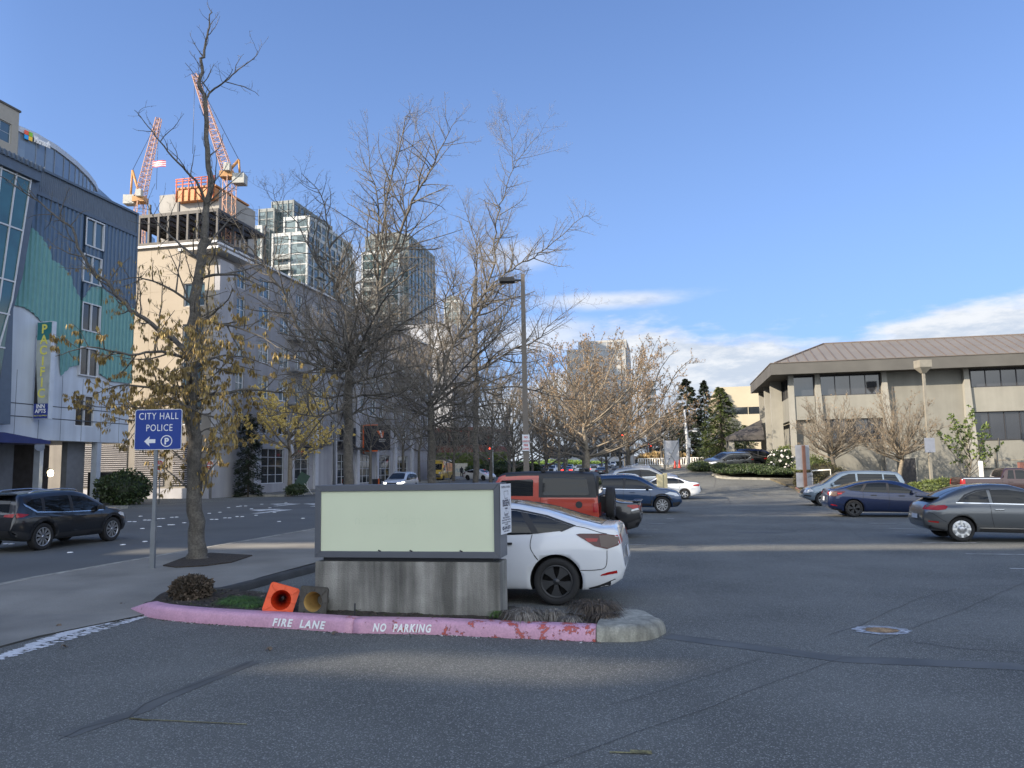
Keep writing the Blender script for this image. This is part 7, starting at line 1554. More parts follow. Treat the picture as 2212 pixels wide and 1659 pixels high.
for i in range(int((x1_ - x0_) / st_) + 1):
    for j in range(int((y1_ - y0_) / st_) + 1):
        x, y = x0_ + i * st_, y0_ + j * st_
        if inpoly(x + st_ / 2, y + st_ / 2, IP2):
            q = []
            for a, c in ((x, y), (x + st_, y), (x + st_, y + st_), (x, y + st_)):
                k = (round(a, 2), round(c, 2))
                if k not in idx: idx[k] = len(vs); vs.append((a, c, mound(a, c)))
                q.append(idx[k])
            fs.append(tuple(q))
b.add(vs, fs, 2, True)
while cnt < 15000:
    x, y = rn.uniform(x0_, x1_), rn.uniform(y0_, y1_)
    if not inpoly(x, y, IP2): continue
    q = Vector((x, y, mound(x, y) + rn.uniform(0, .08))); u = Vector((rn.uniform(-1, 1), rn.uniform(-1, 1), rn.uniform(.1, 1.2))).normalized() * .11; v = u.cross(Vector((rn.uniform(-1, 1), rn.uniform(-1, 1), .3))).normalized() * .06
    b.add([q, q + u + v, q + u * 2, q + u - v], [(0, 1, 2, 3)], int(rn.random() * 3)); cnt += 1
tag(b.build('ground_cover', mRh, fix=False), 'dark green ground cover on the raised island', kind='stuff')
# bed along the office front
bed = [gp(*zp(1985, 560)), gp(*zp(2125, 650)), Vector((21.5, 50.6)), Vector((27, 49.6)), Vector((40, 47)), Vector((41, 57)), Vector((24.5, 60.3)), Vector((21.8, 61.2)), Vector((19.6, 60.0))]
poly_sheet('soil', bed, .13, M('planting_soil', (.10, .085, .055), .95, var=.35, scale=3, bump=.5), .4, kind='stuff')
b, _ = curb_mesh([bed[0], bed[1], bed[2]], .16, .15, inner=1); tag(b.build('kerb', mPk2), kind='structure')
b, _ = curb_mesh([bed[2], bed[3], bed[4]], .16, .15, inner=1); tag(b.build('kerb', mCk), kind='structure')
# sign island plants
bush(91, gp(404, 1300, .1) + Vector((0, .15, 0)), (.27, .22, .33), 'small clipped dry brown shrub at the tip of the sign island', mDry, 3000, .06, 'dry_shrub', 'shrub')
def tuft(seed, px, py, r, h, n, label, mats, name='grass_tuft', group='dry tufts on the sign island', flop=1.0):
    rn = random.Random(seed); g = gp(px, py, .12); b = MB()
    for _ in range(n):
        a = rn.uniform(0, 6.283); l_ = h * rn.uniform(.7, 1.3); o = Vector((rn.uniform(-.3, .3) * r, rn.uniform(-.3, .3) * r, 0)); d = Vector((math.cos(a), math.sin(a), 0)); wv = Vector((-d.y, d.x, 0)) * .004; sp_ = r * rn.uniform(.5, 1.1) * flop
        p = [o, o + d * sp_ * .3 + Vector((0, 0, l_ * .8)), o + d * sp_ * .75 + Vector((0, 0, l_ * .75)), o + d * sp_ * 1.1 + Vector((0, 0, l_ * .15))]
        for i in range(3): b.add([p[i] - wv, p[i] + wv, p[i + 1] + wv * (.7 - i * .2), p[i + 1] - wv * (.7 - i * .2)], [(0, 1, 2, 3)], int(rn.random() * len(mats)))
    t = b.build(name, mats, None, g, fix=False); return tag(t, label, 'plant', group)
mGy = [M('dead_grass_a', (.24, .22, .19), .9, var=.2), M('dead_grass_b', (.14, .125, .105), .9)]
tuft(1, *z3r(475, 1435), .26, .16, 420, 'grey dead grass tuft nearest the concrete block', mGy)
tuft(2, *z3r(715, 1425), .2, .14, 320, 'smaller grey dead grass tuft, second along the kerb', mGy)
tuft(3, *z3r(860, 1450), .16, .09, 220, 'lowest grey tuft between two larger clumps', mGy)
tuft(4, *z3r(1080, 1370), .38, .17, 700, 'wide brown tangled clump beside the concrete nose', mDry)
tuft(5, *z3r(1180, 1420), .25, .10, 360, 'flattened brown clump at the edge of the nose', mDry)
tuft(6, *z3r(370, 1400), .22, .09, 260, 'low brown tuft at the corner of the concrete block', mDry)
tuft(7, *z1(-130, 600), .30, .07, 600, 'green grass patch beside the orange cone', [M('fresh_grass_a', (.07, .15, .025), .7, var=.2), M('fresh_grass_b', (.05, .10, .02), .7)], 'grass_patch', None)
tuft(8, *z1(-40, 640), .22, .06, 400, 'second green grass patch close to the cone base', [MATS['fresh_grass_a'], MATS['fresh_grass_b']], 'grass_patch', None)
tuft(9, *z3r(240, 1395), .12, .08, 90, 'green weed at the foot of the concrete block', [MATS['fresh_grass_a']], 'weed', None)
rn = random.Random(14); b = MB(); cnt = 0
while cnt < 2600:      # leaf litter and moss crumbs on the bed
    x, y = rn.uniform(-5.3, 1.3), rn.uniform(9.1, 12.4)
    if not inpoly(x, y, inset): continue
    q = Vector((x, y, bedz(x, y) + .004)); a = rn.uniform(0, 6.28); s_ = rn.uniform(.008, .03); u = Vector((math.cos(a), math.sin(a), rn.uniform(-.2, .6))) * s_; v = Vector((-math.sin(a), math.cos(a), rn.uniform(-.3, .5))) * s_ * .6
    b.add([q - u, q + v, q + u, q - v], [(0, 1, 2, 3)], int(rn.random() * 3)); cnt += 1
tag(b.build('leaf_litter', [mDry[0], M('moss', (.05, .06, .02), .9, var=.3), mDry[2]], fix=False), 'crumbs of dry leaves and moss over the bed', kind='stuff')
b = MB(); rn = random.Random(15)
allf = FL + FL2
for i in range(420):
    p = allf[int(rn.random() * len(allf))]; o_ = abs(rn.gauss(0, .05)) + .012; q = Vector((p.x + rn.uniform(-.05, .05), p.y - o_, 0)); q.z = gz(q.x, q.y) + .008; s_ = rn.uniform(.006, .022); a = rn.uniform(0, 6.28)
    u = Vector((math.cos(a), math.sin(a), rn.uniform(0, .4))) * s_; v = Vector((-math.sin(a), math.cos(a), rn.uniform(0, .4))) * s_ * .7; b.add([q - u, q + v, q + u, q - v], [(0, 1, 2, 3)], int(rn.random() * 3))
tag(b.build('leaf_litter', [mDry[0], MATS['moss'], M('pale_chip', (.5, .5, .48), .8, var=0)], fix=False), 'bits of leaves and grit along the kerb foot', kind='stuff')
for i, (px, py) in enumerate((z6r(150, 497), z6r(510, 705), z6r(1060, 517), z6r(560, 886), z6r(1840, 655), z1(700, 880), z1(130, 1020))):
    b = MB(); n = 9; vs = [(math.cos(6.283 * k / n) * (.06 if k % 2 else .03), math.sin(6.283 * k / n) * (.045 if k % 2 else .02), .02 * (k % 3)) for k in range(n)]; b.add(vs, [tuple(range(n))])
    g = gp(px, py, .03 if px < 320 and py < 1340 else .006); o = b.build('fallen_leaf', mDry[0], None, g, i * 1.3); tag(o, ('curled dry leaf on the walk at the frame edge', 'curled dry leaf on the concrete drive apron', 'small dry leaf on the walk close to the pink kerb tip', 'tiny dark leaf on the asphalt by the worn white paint', 'dry leaf at the kerb foot below the clipped shrub', 'dry leaf below the crack between the two kerb words', 'pale twig on the asphalt before the orange cone')[i], 'leaf', 'fallen dry leaves')
# ================================================================ street furniture and small things
mFrm = M('sign_frame_grey', (.12, .13, .15), .45, var=.06, metal=.3)
mFace = M('blank_face', (.66, .71, .52), .5, var=.03, scale=1.2)
mCon = M('weathered_concrete', (.21, .205, .185), .9, var=.25, scale=2.2, streak=.45, bump=.6, bscale=60, fine=.12)
o = gp(1081, 1331, .12); u = Vector((math.cos(GA), math.sin(GA))); n_ = Vector((-u.y, u.x))
WS = 2.62; O = Vector((o.x, o.y)) - u * WS; zg = gz(O.x, O.y)
ped = thing('monument_sign', 'blank pale green sign in a grey frame on a stained concrete base', 'sign', (O.x, O.y, zg), GA)
b = MB(); b.bb(0, WS, 0, .46, -.1, .775); b.build('base', mCon, ped, bevel=.012)
b = MB(); b.bb(.1, WS - .1, .06, .4, .776, .83); b.build('plinth', M('plinth_dark', (.03, .033, .04), .7), ped)
z0, z1_ = .83, 1.815; fr = .085; y0_, y1_ = -.02, .40
b = MB()
b.bb(fr, WS + .02 - fr, y0_ + .05, y1_, z0 + fr, z1_ - fr)           # box behind the face
b.build('cabinet', mFrm, ped)
b = MB(); W2 = WS + .02
for quad in ([(0, z0), (W2, z0), (W2 - fr, z0 + fr), (fr, z0 + fr)], [(W2, z0), (W2, z1_), (W2 - fr, z1_ - fr), (W2 - fr, z0 + fr)], [(W2, z1_), (0, z1_), (fr, z1_ - fr), (W2 - fr, z1_ - fr)], [(0, z1_), (0, z0), (fr, z0 + fr), (fr, z1_ - fr)]):
    c_ = Vector((sum(q[0] for q in quad) / 4, sum(q[1] for q in quad) / 4)); q2 = [tuple(c_ + (Vector(q) - c_) * .9985) for q in quad]
    b.prism(q2, y0_, y1_ + .01, 'y')
b.build('frame', mFrm, ped, bevel=.004)
b = MB(); b.bb(fr + .001, W2 - fr - .001, y0_ + .022, y0_ + .049, z0 + fr + .001, z1_ - fr - .001); fc = b.build('face', mFace, ped)
me = text_mesh('Virginia Mason', .19, .0004, M('ghost_letters', (.63, .685, .50), .5, var=.03), 'CENTER'); me.transform(Matrix.Diagonal((-1, 1, 1, 1)))
obj('ghost_lettering', me, fc, (W2 * .50 - .18, y0_ + .0216, z0 + .45), (math.pi / 2, 0, 0))
b = MB()
for x in (.95, 1.4, 2.1): b.box((x, y0_ + .01, z0 + fr + .008), (.04, .02, .014), 0, Matrix.Rotation(.4, 3, 'Y'))
b.build('peeling_seal', mTrim, ped)
# notice on the sign's end
nt_ = thing('towing_notice', 'narrow white towing notice fixed to the end of the blank sign cabinet', 'notice', (O.x + u.x * (W2 + .012) + n_.x * .0, O.y + u.y * (W2 + .012) + n_.y * .0, zg), GA + math.pi / 2 - .10)
b = MB(); b.bb(-.04, .40, -.012, -.004, 1.14, 1.80); b.build('board', M('notice_white', (.66, .68, .72), .4, var=.03), nt_)
mNk = M('notice_ink', (.04, .045, .07), .6, var=0)
def nl(s, z, size, bold=0, xs=1): put_text('lettering', s, size, mNk, nt_, (.18, -.0125, z), bold=bold, xs=xs, depth=.0006)
nl('RESERVED PARKING', 1.745, .042); nl('IBSEN', 1.505, .12, .004, 1.0); nl('TOWING', 1.462, .03, .001)
nl('BELLEVUE', 1.37, .034); nl('PRIVATE PROPERTY', 1.34, .034); nl('UNAUTHORIZED VEHICLES', 1.31, .030); nl('IMPOUNDED AT OWNER EXPENSE', 1.28, .023); nl('24 HOURS', 1.25, .034); nl('425-644-2575', 1.195, .062, .003); nl('TOWED VEHICLES', 1.162, .03)
b = MB()
for x0, x1, za_, zb3 in ((.09, .27, 1.70, 1.706), (.09, .096, 1.65, 1.70), (.264, .27, 1.65, 1.70), (.12, .126, 1.61, 1.65), (.12, .25, 1.604, 1.612), (.165, .171, 1.43, 1.455), (.1, .106, 1.40, 1.43), (.1, .27, 1.395, 1.403), (.264, .27, 1.40, 1.43)): b.bb(x0, x1, -.014, -.0125, za_, zb3)
b.build('emblem', mNk, nt_)
# ---------------------------------------------------------------- cones
def cone(c, R3, label, m_out, m_in, dirt=None, grp='traffic cones knocked over against the concrete block'):
    t = thing('traffic_cone', label, 'traffic cone', c, 0, grp); t.rotation_euler = R3.to_euler()
    s_ = .2; b = MB(); n = 8; vs = []
    def sq(r, cr, z):
        out = []
        for i in range(4):
            a0 = math.pi / 2 * i; cx, cy = (s_ * r - cr) * (1, -1, -1, 1)[i], (s_ * r - cr) * (1, 1, -1, -1)[i]
            for k in range(n): a = a0 + math.pi / 2 * k / (n - 1); out.append((cx + cr * math.cos(a), cy + cr * math.sin(a), z))
        return out
    def circ(r, z): return [(r * math.cos(math.pi / 4 + math.pi * 2 * (k - (n - 1) / 2) / 32 + 0), r * math.sin(math.pi / 4 + math.pi * 2 * (k - (n - 1) / 2) / 32), z) for k in range(32)]
    rings = [sq(1, .04, 0), sq(1, .04, .03), sq(.97, .04, .042), circ(.145, .045), circ(.135, .06), circ(.03, .66), circ(.02, .67), circ(.012, .66), circ(.120, .05), circ(.132, .0), sq(.99, .04, 0)]
    V = [v for r in rings for v in r]; W = 32
    F = [(i * W + k, i * W + (k + 1) % W, (i + 1) * W + (k + 1) % W, (i + 1) * W + k) for i in range(len(rings) - 1) for k in range(W)]
    b.add(V, F, 0, False)
    for i, f in enumerate(b.f):
        rg = i // W
        b.m[i] = 0 if rg <= 5 or rg >= 9 else 1
        if rg in (7, 4): b.sm[i] = True
    b.build('shell', [m_out, m_in], t, weld=True)
    for a in (0, 1, 2, 3):
        q = MB(); q.box((0, 0, 0), (.095, .03, .012)); an = math.pi / 4 + a * math.pi / 2; q.build('foot', m_out, t, (math.cos(an) * .185 * 1.05, math.sin(an) * .185 * 1.05, -.006), an + .0, bevel=.005)
        q = MB(); q.box((0, 0, 0), (.05, .012, .01)); q.build('rib', m_out, t, (math.cos(an + .785) * .165, math.sin(an + .785) * .165, -.005), an + .785, bevel=.003)
    return t
mO = M('cone_orange', (.80, .10, .025), .45, var=.06, scale=5); mOi = M('cone_inside', (.62, .05, .01), .5)
def conerot(yaw, pitch, roll): return Matrix.Rotation(yaw, 3, 'Z') @ Matrix.Rotation(math.pi / 2 + pitch, 3, 'X') @ Matrix.Rotation(roll, 3, 'Z')
# cone axis +z must point away from the viewer (into +y): rotate about X by -90
def cr(yaw, pitch, roll): return Matrix.Rotation(yaw, 3, 'Z') @ Matrix.Rotation(-math.pi / 2 + pitch, 3, 'X') @ Matrix.Rotation(roll, 3, 'Z')
c1 = at(607, 1296, gp(607, 1332, .1).y + .12); cone(c1, cr(.25, -.10, .32), 'bright orange traffic cone lying with its square foot facing out', mO, mOi)
c2 = at(676, 1300, gp(676, 1333, .1).y + .10); cone(c2, cr(-.20, -.08, .06), 'dirty grey footed traffic cone lying beside the bright orange one', M('cone_black_foot', (.075, .07, .06), .8, var=.3, scale=8), M('cone_dirty_inside', (.42, .27, .09), .6, var=.5, scale=4))
b = MB(); b.tube([(0, 0, -.05), (0.004, 0, .2)], .012, 6); sg = gp(*z1(876, 748), dz=.1); tag(b.build('stake', mTrim, None, sg), 'short black stake standing in the bed behind the kerb crack', 'stake')
# ---------------------------------------------------------------- signs
mGal = M('galvanised', (.24, .26, .28), .45, metal=.6, var=.1); mBlu = M('sign_blue', (.012, .045, .26), .4, var=.03)
g = gp(329, 1228, .14); Ys = g.y; cs = thing('street_sign', 'blue city hall and police parking sign on a galvanised pole', 'sign', g, 0)
tpz = at(338, 890, Ys).z - g.z; b = MB(); b.bb(-.032, .032, -.02, .02, -.1, tpz); b.build('pole', mGal, cs)
b = MB(); b.bb(-.045, .045, -.035, .035, -.02, .9); b.build('sleeve', mGal, cs)
ang = -.05; sw_, sh_ = .93, .80; bd = MB(); 
def rrect(w_, h_, r, n=5): return [(sx * (w_ / 2 - r) + r * math.cos(a0 + math.pi / 2 * k / n), sy * (h_ / 2 - r) + r * math.sin(a0 + math.pi / 2 * k / n)) for (sx, sy, a0) in ((1, 1, 0), (-1, 1, math.pi / 2), (-1, -1, math.pi), (1, -1, -math.pi / 2)) for k in range(n + 1)]
bd.prism(rrect(sw_, sh_, .04), -.046, -.036, 'y'); zc_ = tpz - sh_ / 2 + .05; pan = bd.build('panel', M('sign_white_edge', (.6, .62, .66), .4, var=0), cs, (0.05, 0, zc_), -.0)
bd = MB(); bd.prism(rrect(sw_ - .025, sh_ - .025, .035), -.0475, -.0462, 'y'); bd.build('field', mBlu, pan)
for s, x, z, sz in (('CITY HALL', 0, .20, .19), ('POLICE', .02, -.03, .19)): put_text('lettering', s, sz, mWL, pan, (x, -.0485, z), depth=.0006, xs=.78, bold=.0, space=1.12)
bd = MB(); bd.prism([(-.27, -.23), (-.16, -.13), (-.175, -.19), (-.05, -.19), (-.05, -.265), (-.175, -.265), (-.16, -.33)], -.049, -.048, 'y'); bd.build('arrow', mWL, pan)
bd = MB(); bd.lathe([(.115, -.0481), (.115, -.0492), (.098, -.0492), (.098, -.0481)], 32, 0, 'y', (.17, 0, -.23), smooth=False, close=True); bd.build('parking_ring', mWL, pan)
put_text('lettering', 'P', .17, mWL, pan, (.17, -.0485, -.29), depth=.0006, bold=.006)
def dne(px, pyc, Y, label, pole=True):
    c = at(px, pyc, Y); gzz = gz(c.x, Y) + .15; t = thing('road_sign', label, 'sign', (c.x, c.y, gzz), -.35, 'do not enter signs by the side drive'); h_ = c.z - gzz
    b = MB(); b.tube([(0, 0, 0), (0, 0, h_ + .3)], .03, 6); b.build('pole', mGal, t)
    b = MB(); b.bb(-.3, .3, -.05, -.04, h_ - .34, h_ + .34); b.build('panel', M('sign_face_white', (.7, .7, .7), .4, var=0), t)
    b = MB(); b.lathe([(0, -.056), (.27, -.056), (.27, -.0505), (0, -.0505)], 28, 0, 'y', (0, 0, h_), smooth=False); b.build('disc', M('sign_red', (.45, .02, .02), .4, var=0), t)
    b = MB(); b.bb(-.2, .2, -.0595, -.0565, h_ - .045, h_ + .045); b.build('bar', mWL, t)
    put_text('lettering', 'DO NOT', .10, mWL, t, (0, -.058, h_ + .09)); put_text('lettering', 'ENTER', .10, mWL, t, (0, -.058, h_ - .16))
    return t
dne(346, 1005, 43.5, 'white panelled do not enter sign on its own thin pole, nearer the blue sign')
dne(455, 1005, 50, 'round do not enter sign mounted before the pale concrete wall')
b = MB(); b.bb(-.2, .2, -.02, 0, -.15, .15); tag(b.build('notice', M('notice_white'), None, at(229, 1064, 47.5)), 'small white notice on the dark gate beside the inn column', 'notice')
b = MB(); b.bb(-1.2, 1.1, 0, .1, 0, 1.9); tag(b.build('gate', M('gate_black', (.015, .015, .017), .7), None, gb(232, 48.2)), 'black gate between the inn column and the dark bush', 'gate')
# centre lamp post
Yl = 30.0; g = gb(1137, Yl); tz = at(1124, 592, Yl).z - g.z; lpst = thing('lamp_post', 'tall square lamp post with a flat box head and parking signs', 'lamp post', g, 0)
b = MB(); b.box((0, 0, tz / 2), (.24, .24, tz), 0, taper=.66); b.build('pole', M('bronze_pole', (.15, .13, .11), .6, var=.12, scale=1), lpst)
b = MB(); b.box((0, 0, .15), (.5, .5, .5)); b.build('base', mCon, lpst)
b = MB(); b.bb(-.34, -.06, -.04, .04, tz - .28, tz - .22); b.build('arm', mTrim, lpst); b = MB(); b.box((-.62, 0, tz - .24), (.62, .42, .16), 0, taper=.9); b.build('lamp_head', M('lamp_housing', (.05, .045, .04), .6), lpst)
for zc2, s1, s2 in ((at(0, 968, Yl).z, 'NO', 'PARKING'), (at(0, 985, Yl).z, 'FIRE', 'LANE')):
    z_ = zc2 - g.z; b = MB(); b.bb(-.14, .14, -.145, -.13, z_ - .16, z_ + .16); p_ = b.build('notice', M('notice_white'), lpst)
    put_text('lettering', s1, .12, M('sign_red'), p_, (0, -.146, z_ + .02), bold=.003, xs=.8); put_text('lettering', s2, .09 if len(s2) < 6 else .062, M('sign_red'), p_, (0, -.146, z_ - .11), bold=.003)
# square lamp post at the office
Yr = 53.5; g = gb(2010, Yr); tz = at(1992, 777, Yr).z - g.z; t = thing('lamp_post', 'tan post with a large square box head before the office building', 'lamp post', g, 0)
b = MB(); b.box((0, 0, tz / 2 - .3), (.17, .17, tz - .6), 0, taper=.9); b.build('pole', M('tan_pole', (.22, .205, .17), .6, var=.12), t)
b = MB(); b.bb(-.42, .42, -.42, .42, tz - .56, tz - .05); b.add([(-.42, -.42, tz - .561), (.42, -.42, tz - .561), (.42, .42, tz - .561), (-.42, .42, tz - .561), (-.13, -.13, tz - .95), (.13, -.13, tz - .95), (.13, .13, tz - .95), (-.13, .13, tz - .95)], [(0, 1, 5, 4), (1, 2, 6, 5), (2, 3, 7, 6), (3, 0, 4, 7), (4, 5, 6, 7)]); b.build('lamp_head', M('tan_pole'), t)
b = MB(); z_ = at(0, 1010, Yr).z - g.z - .42; b.bb(-.36, .36, -.13, -.115, z_ + .35, z_ + 1.35); b.build('notice', M('notice_back', (.25, .27, .32), .5, metal=.3), t)
# white street pole
Yw = 72; g = gb(1488, Yw); tz = at(1481, 884, Yw).z - g.z
t = thing('street_pole', 'slim white steel street pole beside the dark conifer', 'pole', g, 0); b = MB(); b.tube([(0, 0, 0), (-.05, 0, tz * .5), (-.2, 0, tz)], [.2, .14, .08], 10); b.build('pole', M('white_steel', (.5, .52, .54), .5, var=.1), t)
b = MB(); b.box((.02, -.2, tz * .42), (.3, .2, .9)); b.build('control_box', M('white_steel'), t); b = MB(); b.tube([(0, 0, 0), (0, 0, .12)], .4, 10); b.build('base', mCon, t)
b = MB(); b.tube([(0, 0, tz * .62), (.5, 0, tz * .63)], .04, 6); b.box((.7, 0, tz * .62), (.4, .25, .12)); b.build('arm', M('white_steel'), t)
# traffic signals
mSig = M('signal_red_lit', (.9, .05, .03), .3, var=0, emis=(1, .05, .02), estr=4)
def signal(px, py_top, Y, label, lamps=((0, 0),), pole=True, base_px=None):
    c = at(px, py_top, Y); gg = gz(c.x, Y); t = thing('traffic_signal', label, 'traffic signal', (c.x, Y, gg), 0, 'traffic signals at the junction'); h_ = c.z - gg
    b = MB(); b.tube([(0, 0, 0), (0, 0, h_)], [.13, .07], 8); b.build('pole', M('white_steel'), t)
    for dx, dz in lamps:
        z_ = dz; b = MB(); b.box((dx, -.2, z_), (.38, .3, 1.1)); q = b.build('signal_head', M('signal_housing', (.03, .03, .025), .6), t)
        b = MB(); b.lathe([(0, -.37), (.16, -.37), (.16, -.34)], 14, 0, 'y', (dx, 0, z_ + .3), smooth=False); b.build('red_lamp', mSig, q)
        if abs(dx) > .5: b = MB(); b.tube([(0, 0, z_), (dx, 0, z_)], .05, 6); b.build('mast_arm', M('white_steel'), t)
signal(1063, 900, 108, 'slim white signal pole by the clipped hedge', ((-.3, 3.9), (-.35, 2.5)))
signal(1400, 955, 112, 'signal pole with a red hand lamp before the cross street', ((.3, 3.4),)); signal(1393, 910, 118, 'taller signal pole with two hanging red heads over the street', ((-3.5, 5.4), (-9.5, 5.6), (0.3, 4)))
for px, Y, lab in ((1385, 78, 'short pale concrete bollard beyond the silver SUV'), (1300, 150, 'small yellow hydrant post near the white SUV')):
    g = gb(px, Y); b = MB(); b.box((0, 0, .6 if px > 1350 else .4), (.5, .4, 1.9) if px > 1350 else (.4, .4, .8)); tag(b.build('bollard', M('bollard_stone', (.42, .40, .33), .8) if px > 1350 else M('hydrant_yellow', (.5, .4, .05), .5), None, g, bevel=.05), lab, 'bollard')
g = Vector((at(1617, 1050, 48).x, 48, 0)); 
g = gb(1477, 47); g = gb(int(1371.5 + 340 * .1736), 44.5); b = MB(); b.bb(-.32, .02, -.1, .1, 0, 1.62, 0); b.bb(.03, .28, -.06, .06, 0, 1.68, 0); tag(b.build('wooden_post', M('cream_post', (.42, .38, .24), .8, var=.15), None, g, bevel=.02), 'stubby cream wooden post between the blue crossover and the white saloon', 'post')
# railing and low wall at the cross street
ra, rb = zp(630, 0)[0], zp(1090, 0)[0]; Yq = 88
pA, pB2 = gb(1378, Yq + 4), gb(1572, Yq); d = (pB2 - pA); ang = math.atan2(d.y, d.x); Lr = d.to_2d().length
rl_ = thing('railing_wall', 'long white metal railing on a pale concrete wall along the cross street', 'railing', (pA.x, pA.y, min(pA.z, pB2.z) - .2), ang); dz = .35
b = MB(); b.bb(0, Lr, 0, .35, 0, 1.45); b.build('wall', M('pale_wall', (.50, .47, .40), .8, var=.08), rl_)
b = MB(); b.bb(0, Lr, .08, .2, 2.25, 2.33); b.bb(0, Lr, .08, .2, 1.5, 1.56)
k = 0
while k * .28 < Lr: b.bb(k * .28, k * .28 + .13, .1, .18, 1.56, 2.25); k += 1
b.build('railing', M('white_rail', (.75, .74, .70), .5, var=.03), rl_)
strip('pavement', lambda y: curb_x(y) + 5.0, lambda y: 34, 80, 84, .14, [M('pale_walk', (.36, .33, .28), .85, var=.1), mCk], skirt=.2, nx=20)
# white screen board and barrier by the junction
g = gb(1452, 74); t = thing('site_board', 'white propped board with a cross brace by the junction', 'board', g, .3); b = MB(); b.bb(-.8, .8, -.03, .03, .4, 2.7); b.build('panel', M('board_white', (.6, .62, .66), .6), t); b = MB(); b.tube([(-.75, -.06, .2), (.7, -.06, 2.6)], .03, 5); b.tube([(.75, -.06, 0), (-.3, -.06, 1.6)], .03, 5); b.tube([(-.78, 0, 0), (-.78, 0, 2.9)], .06, 5); b.tube([(.78, 0, 0), (.78, 0, 2.9)], .06, 5); b.build('brace', mGal, t)
for i, (X, Y) in enumerate(((500, 66), (555, 65))):
    g = gb(zp(X, 0)[0], Y + 6); t = thing('traffic_cone', ('red traffic cone beside the propped white board', 'red traffic cone a step further from the propped board')[i], 'traffic cone', g, 0, 'red cones at the junction'); b = MB(); b.lathe([(.15, .04), (.03, .75), (0, .76)], 12); b.build('shell', M('cone_red', (.5, .05, .03), .5), t); b = MB(); b.box((0, 0, .02), (.4, .4, .04)); b.build('foot', mTrim, t)
g = gp(*z7(338, 512)); t = thing('traffic_cone', 'orange traffic cone with white band beside the clipped bush and minivan', 'traffic cone', g, 0); b = MB(); b.lathe([(.16, .04), (.035, .9), (0, .91)], 14); b.build('shell', mO, t); b = MB(); b.lathe([(.105, .45), (.075, .66)], 14); b.build('white_band', mWL, t); b = MB(); b.box((0, 0, .02), (.42, .42, .04)); b.build('foot', mO, t)
# brown post with two blank signs near the office corner
g = gb(1738, 53.6); t = thing('sign_post', 'rust brown post carrying two blank grey sign backs by the clipped bush', 'sign post', g, 0); b = MB(); b.bb(-.09, .09, -.09, .09, 0, at(1731, 962, 53.6).z - g.z); b.build('post', M('rust_post', (.085, .04, .03), .8, var=.2), t)
for pyc, w_, h_, dx in ((988, .97, 1.7, -.06), (1037, 1.15, 1.0, .0)):
    z_ = at(1730, pyc, 53.6).z - g.z; b = MB(); b.bb(dx - w_ / 2, dx + w_ / 2, .1, .12, z_ - h_ / 2, z_ + h_ / 2); b.build('sign_back', M('notice_back_pale', (.23, .245, .28), .5, metal=.2), t)
g = gb(1770, 54); b = MB(); b.tube([(-.6, 0, 0), (-.6, 0, .55), (.75, 0, .62), (.75, 0, 0)], .05, 8); tag(b.build('pipe_rail', M('white_rail'), None, g + Vector((0, 0, .9))), 'short white pipe rail lying over the clipped bushes', 'rail')
# posts beside the pickup
g = gb(2119, 47); b = MB(); b.bb(-.12, .12, -.03, .03, 0, 2.3); tag(b.build('marker_post', M('white_rail'), None, g), 'white post sign standing behind the maroon pickup bed', 'post')
g = gb(2205, 46); b = MB(); b.bb(-.12, .14, -.1, .1, 0, 2.2); tag(b.build('rust_post', M('rust_red', (.16, .07, .055), .8, var=.2), None, g), 'reddish steel post at the pickup cab', 'post')
# banners on the shops
def on_apt(s_, z, off=0): u_ = Vector((math.cos(SA), math.sin(SA))); n2 = Vector((-u_.y, u_.x)); return Vector((OD.x + u_.x * s_ + n2.x * off, OD.y + u_.y * s_ + n2.y * off, gD + z))
mBk = M('banner_black', (.012, .014, .022), .5, var=0); mOg = M('banner_orange', (.65, .13, .03), .5, var=0)
sb = plane_at(OD, SA, 748, 985)[0]
t = thing('blade_banner', 'black shop banner with a white chess like tower mark', 'banner', on_apt(sb - 2.0, 4.2, -.1), SA - math.pi / 2); b = MB(); b.bb(.1, 1.75, -.05, .05, -.2, 1.75); b.build('panel', mBk, t); b = MB(); b.prism([(.55, .35), (1.0, .35), (.93, .5), (.9, .95), (.98, 1.05), (.93, 1.2), (.78, 1.3), (.63, 1.2), (.58, 1.05), (.66, .95), (.63, .5)], -.06, -.051, 'y'); b.build('emblem', mWL, t)
sb2 = plane_at(OD, SA, 766, 985)[0] + 2.0
t = thing('blade_sign', 'black blade sign with a striped orange triangle mark and orange side rail', 'sign', on_apt(sb2, 3.9, -.1), SA - math.pi / 2); b = MB(); b.bb(.12, 3.0, -.08, .08, 0, 2.6); b.build('panel', mBk, t); b = MB(); b.bb(.0, .12, -.12, .12, -.3, 2.7); b.bb(.12, 1.6, -.12, .12, -.12, -.001); b.bb(.12, 1.6, -.12, .12, 2.6, 2.72); b.build('side_rail', mOg, t)
for i in range(3): b = MB(); x0 = 1.55 + i * .28; b.prism([(x0, 2.05), (x0 + .24, 2.05), (2.3 + (x0 - 1.9) * .12 - .08, 1.3), (2.2 + (x0 - 1.9) * .12 - .12, 1.3)], -.1, -.081, 'y'); b.build('triangle_stripe', mOg if i % 2 == 0 else mWL, t)
put_text('lettering', 'WESTERN', .17, mWL, t, (2.15, -.085, 1.05)); put_text('lettering', 'BUILDERS', .15, mWL, t, (2.15, -.085, .88))
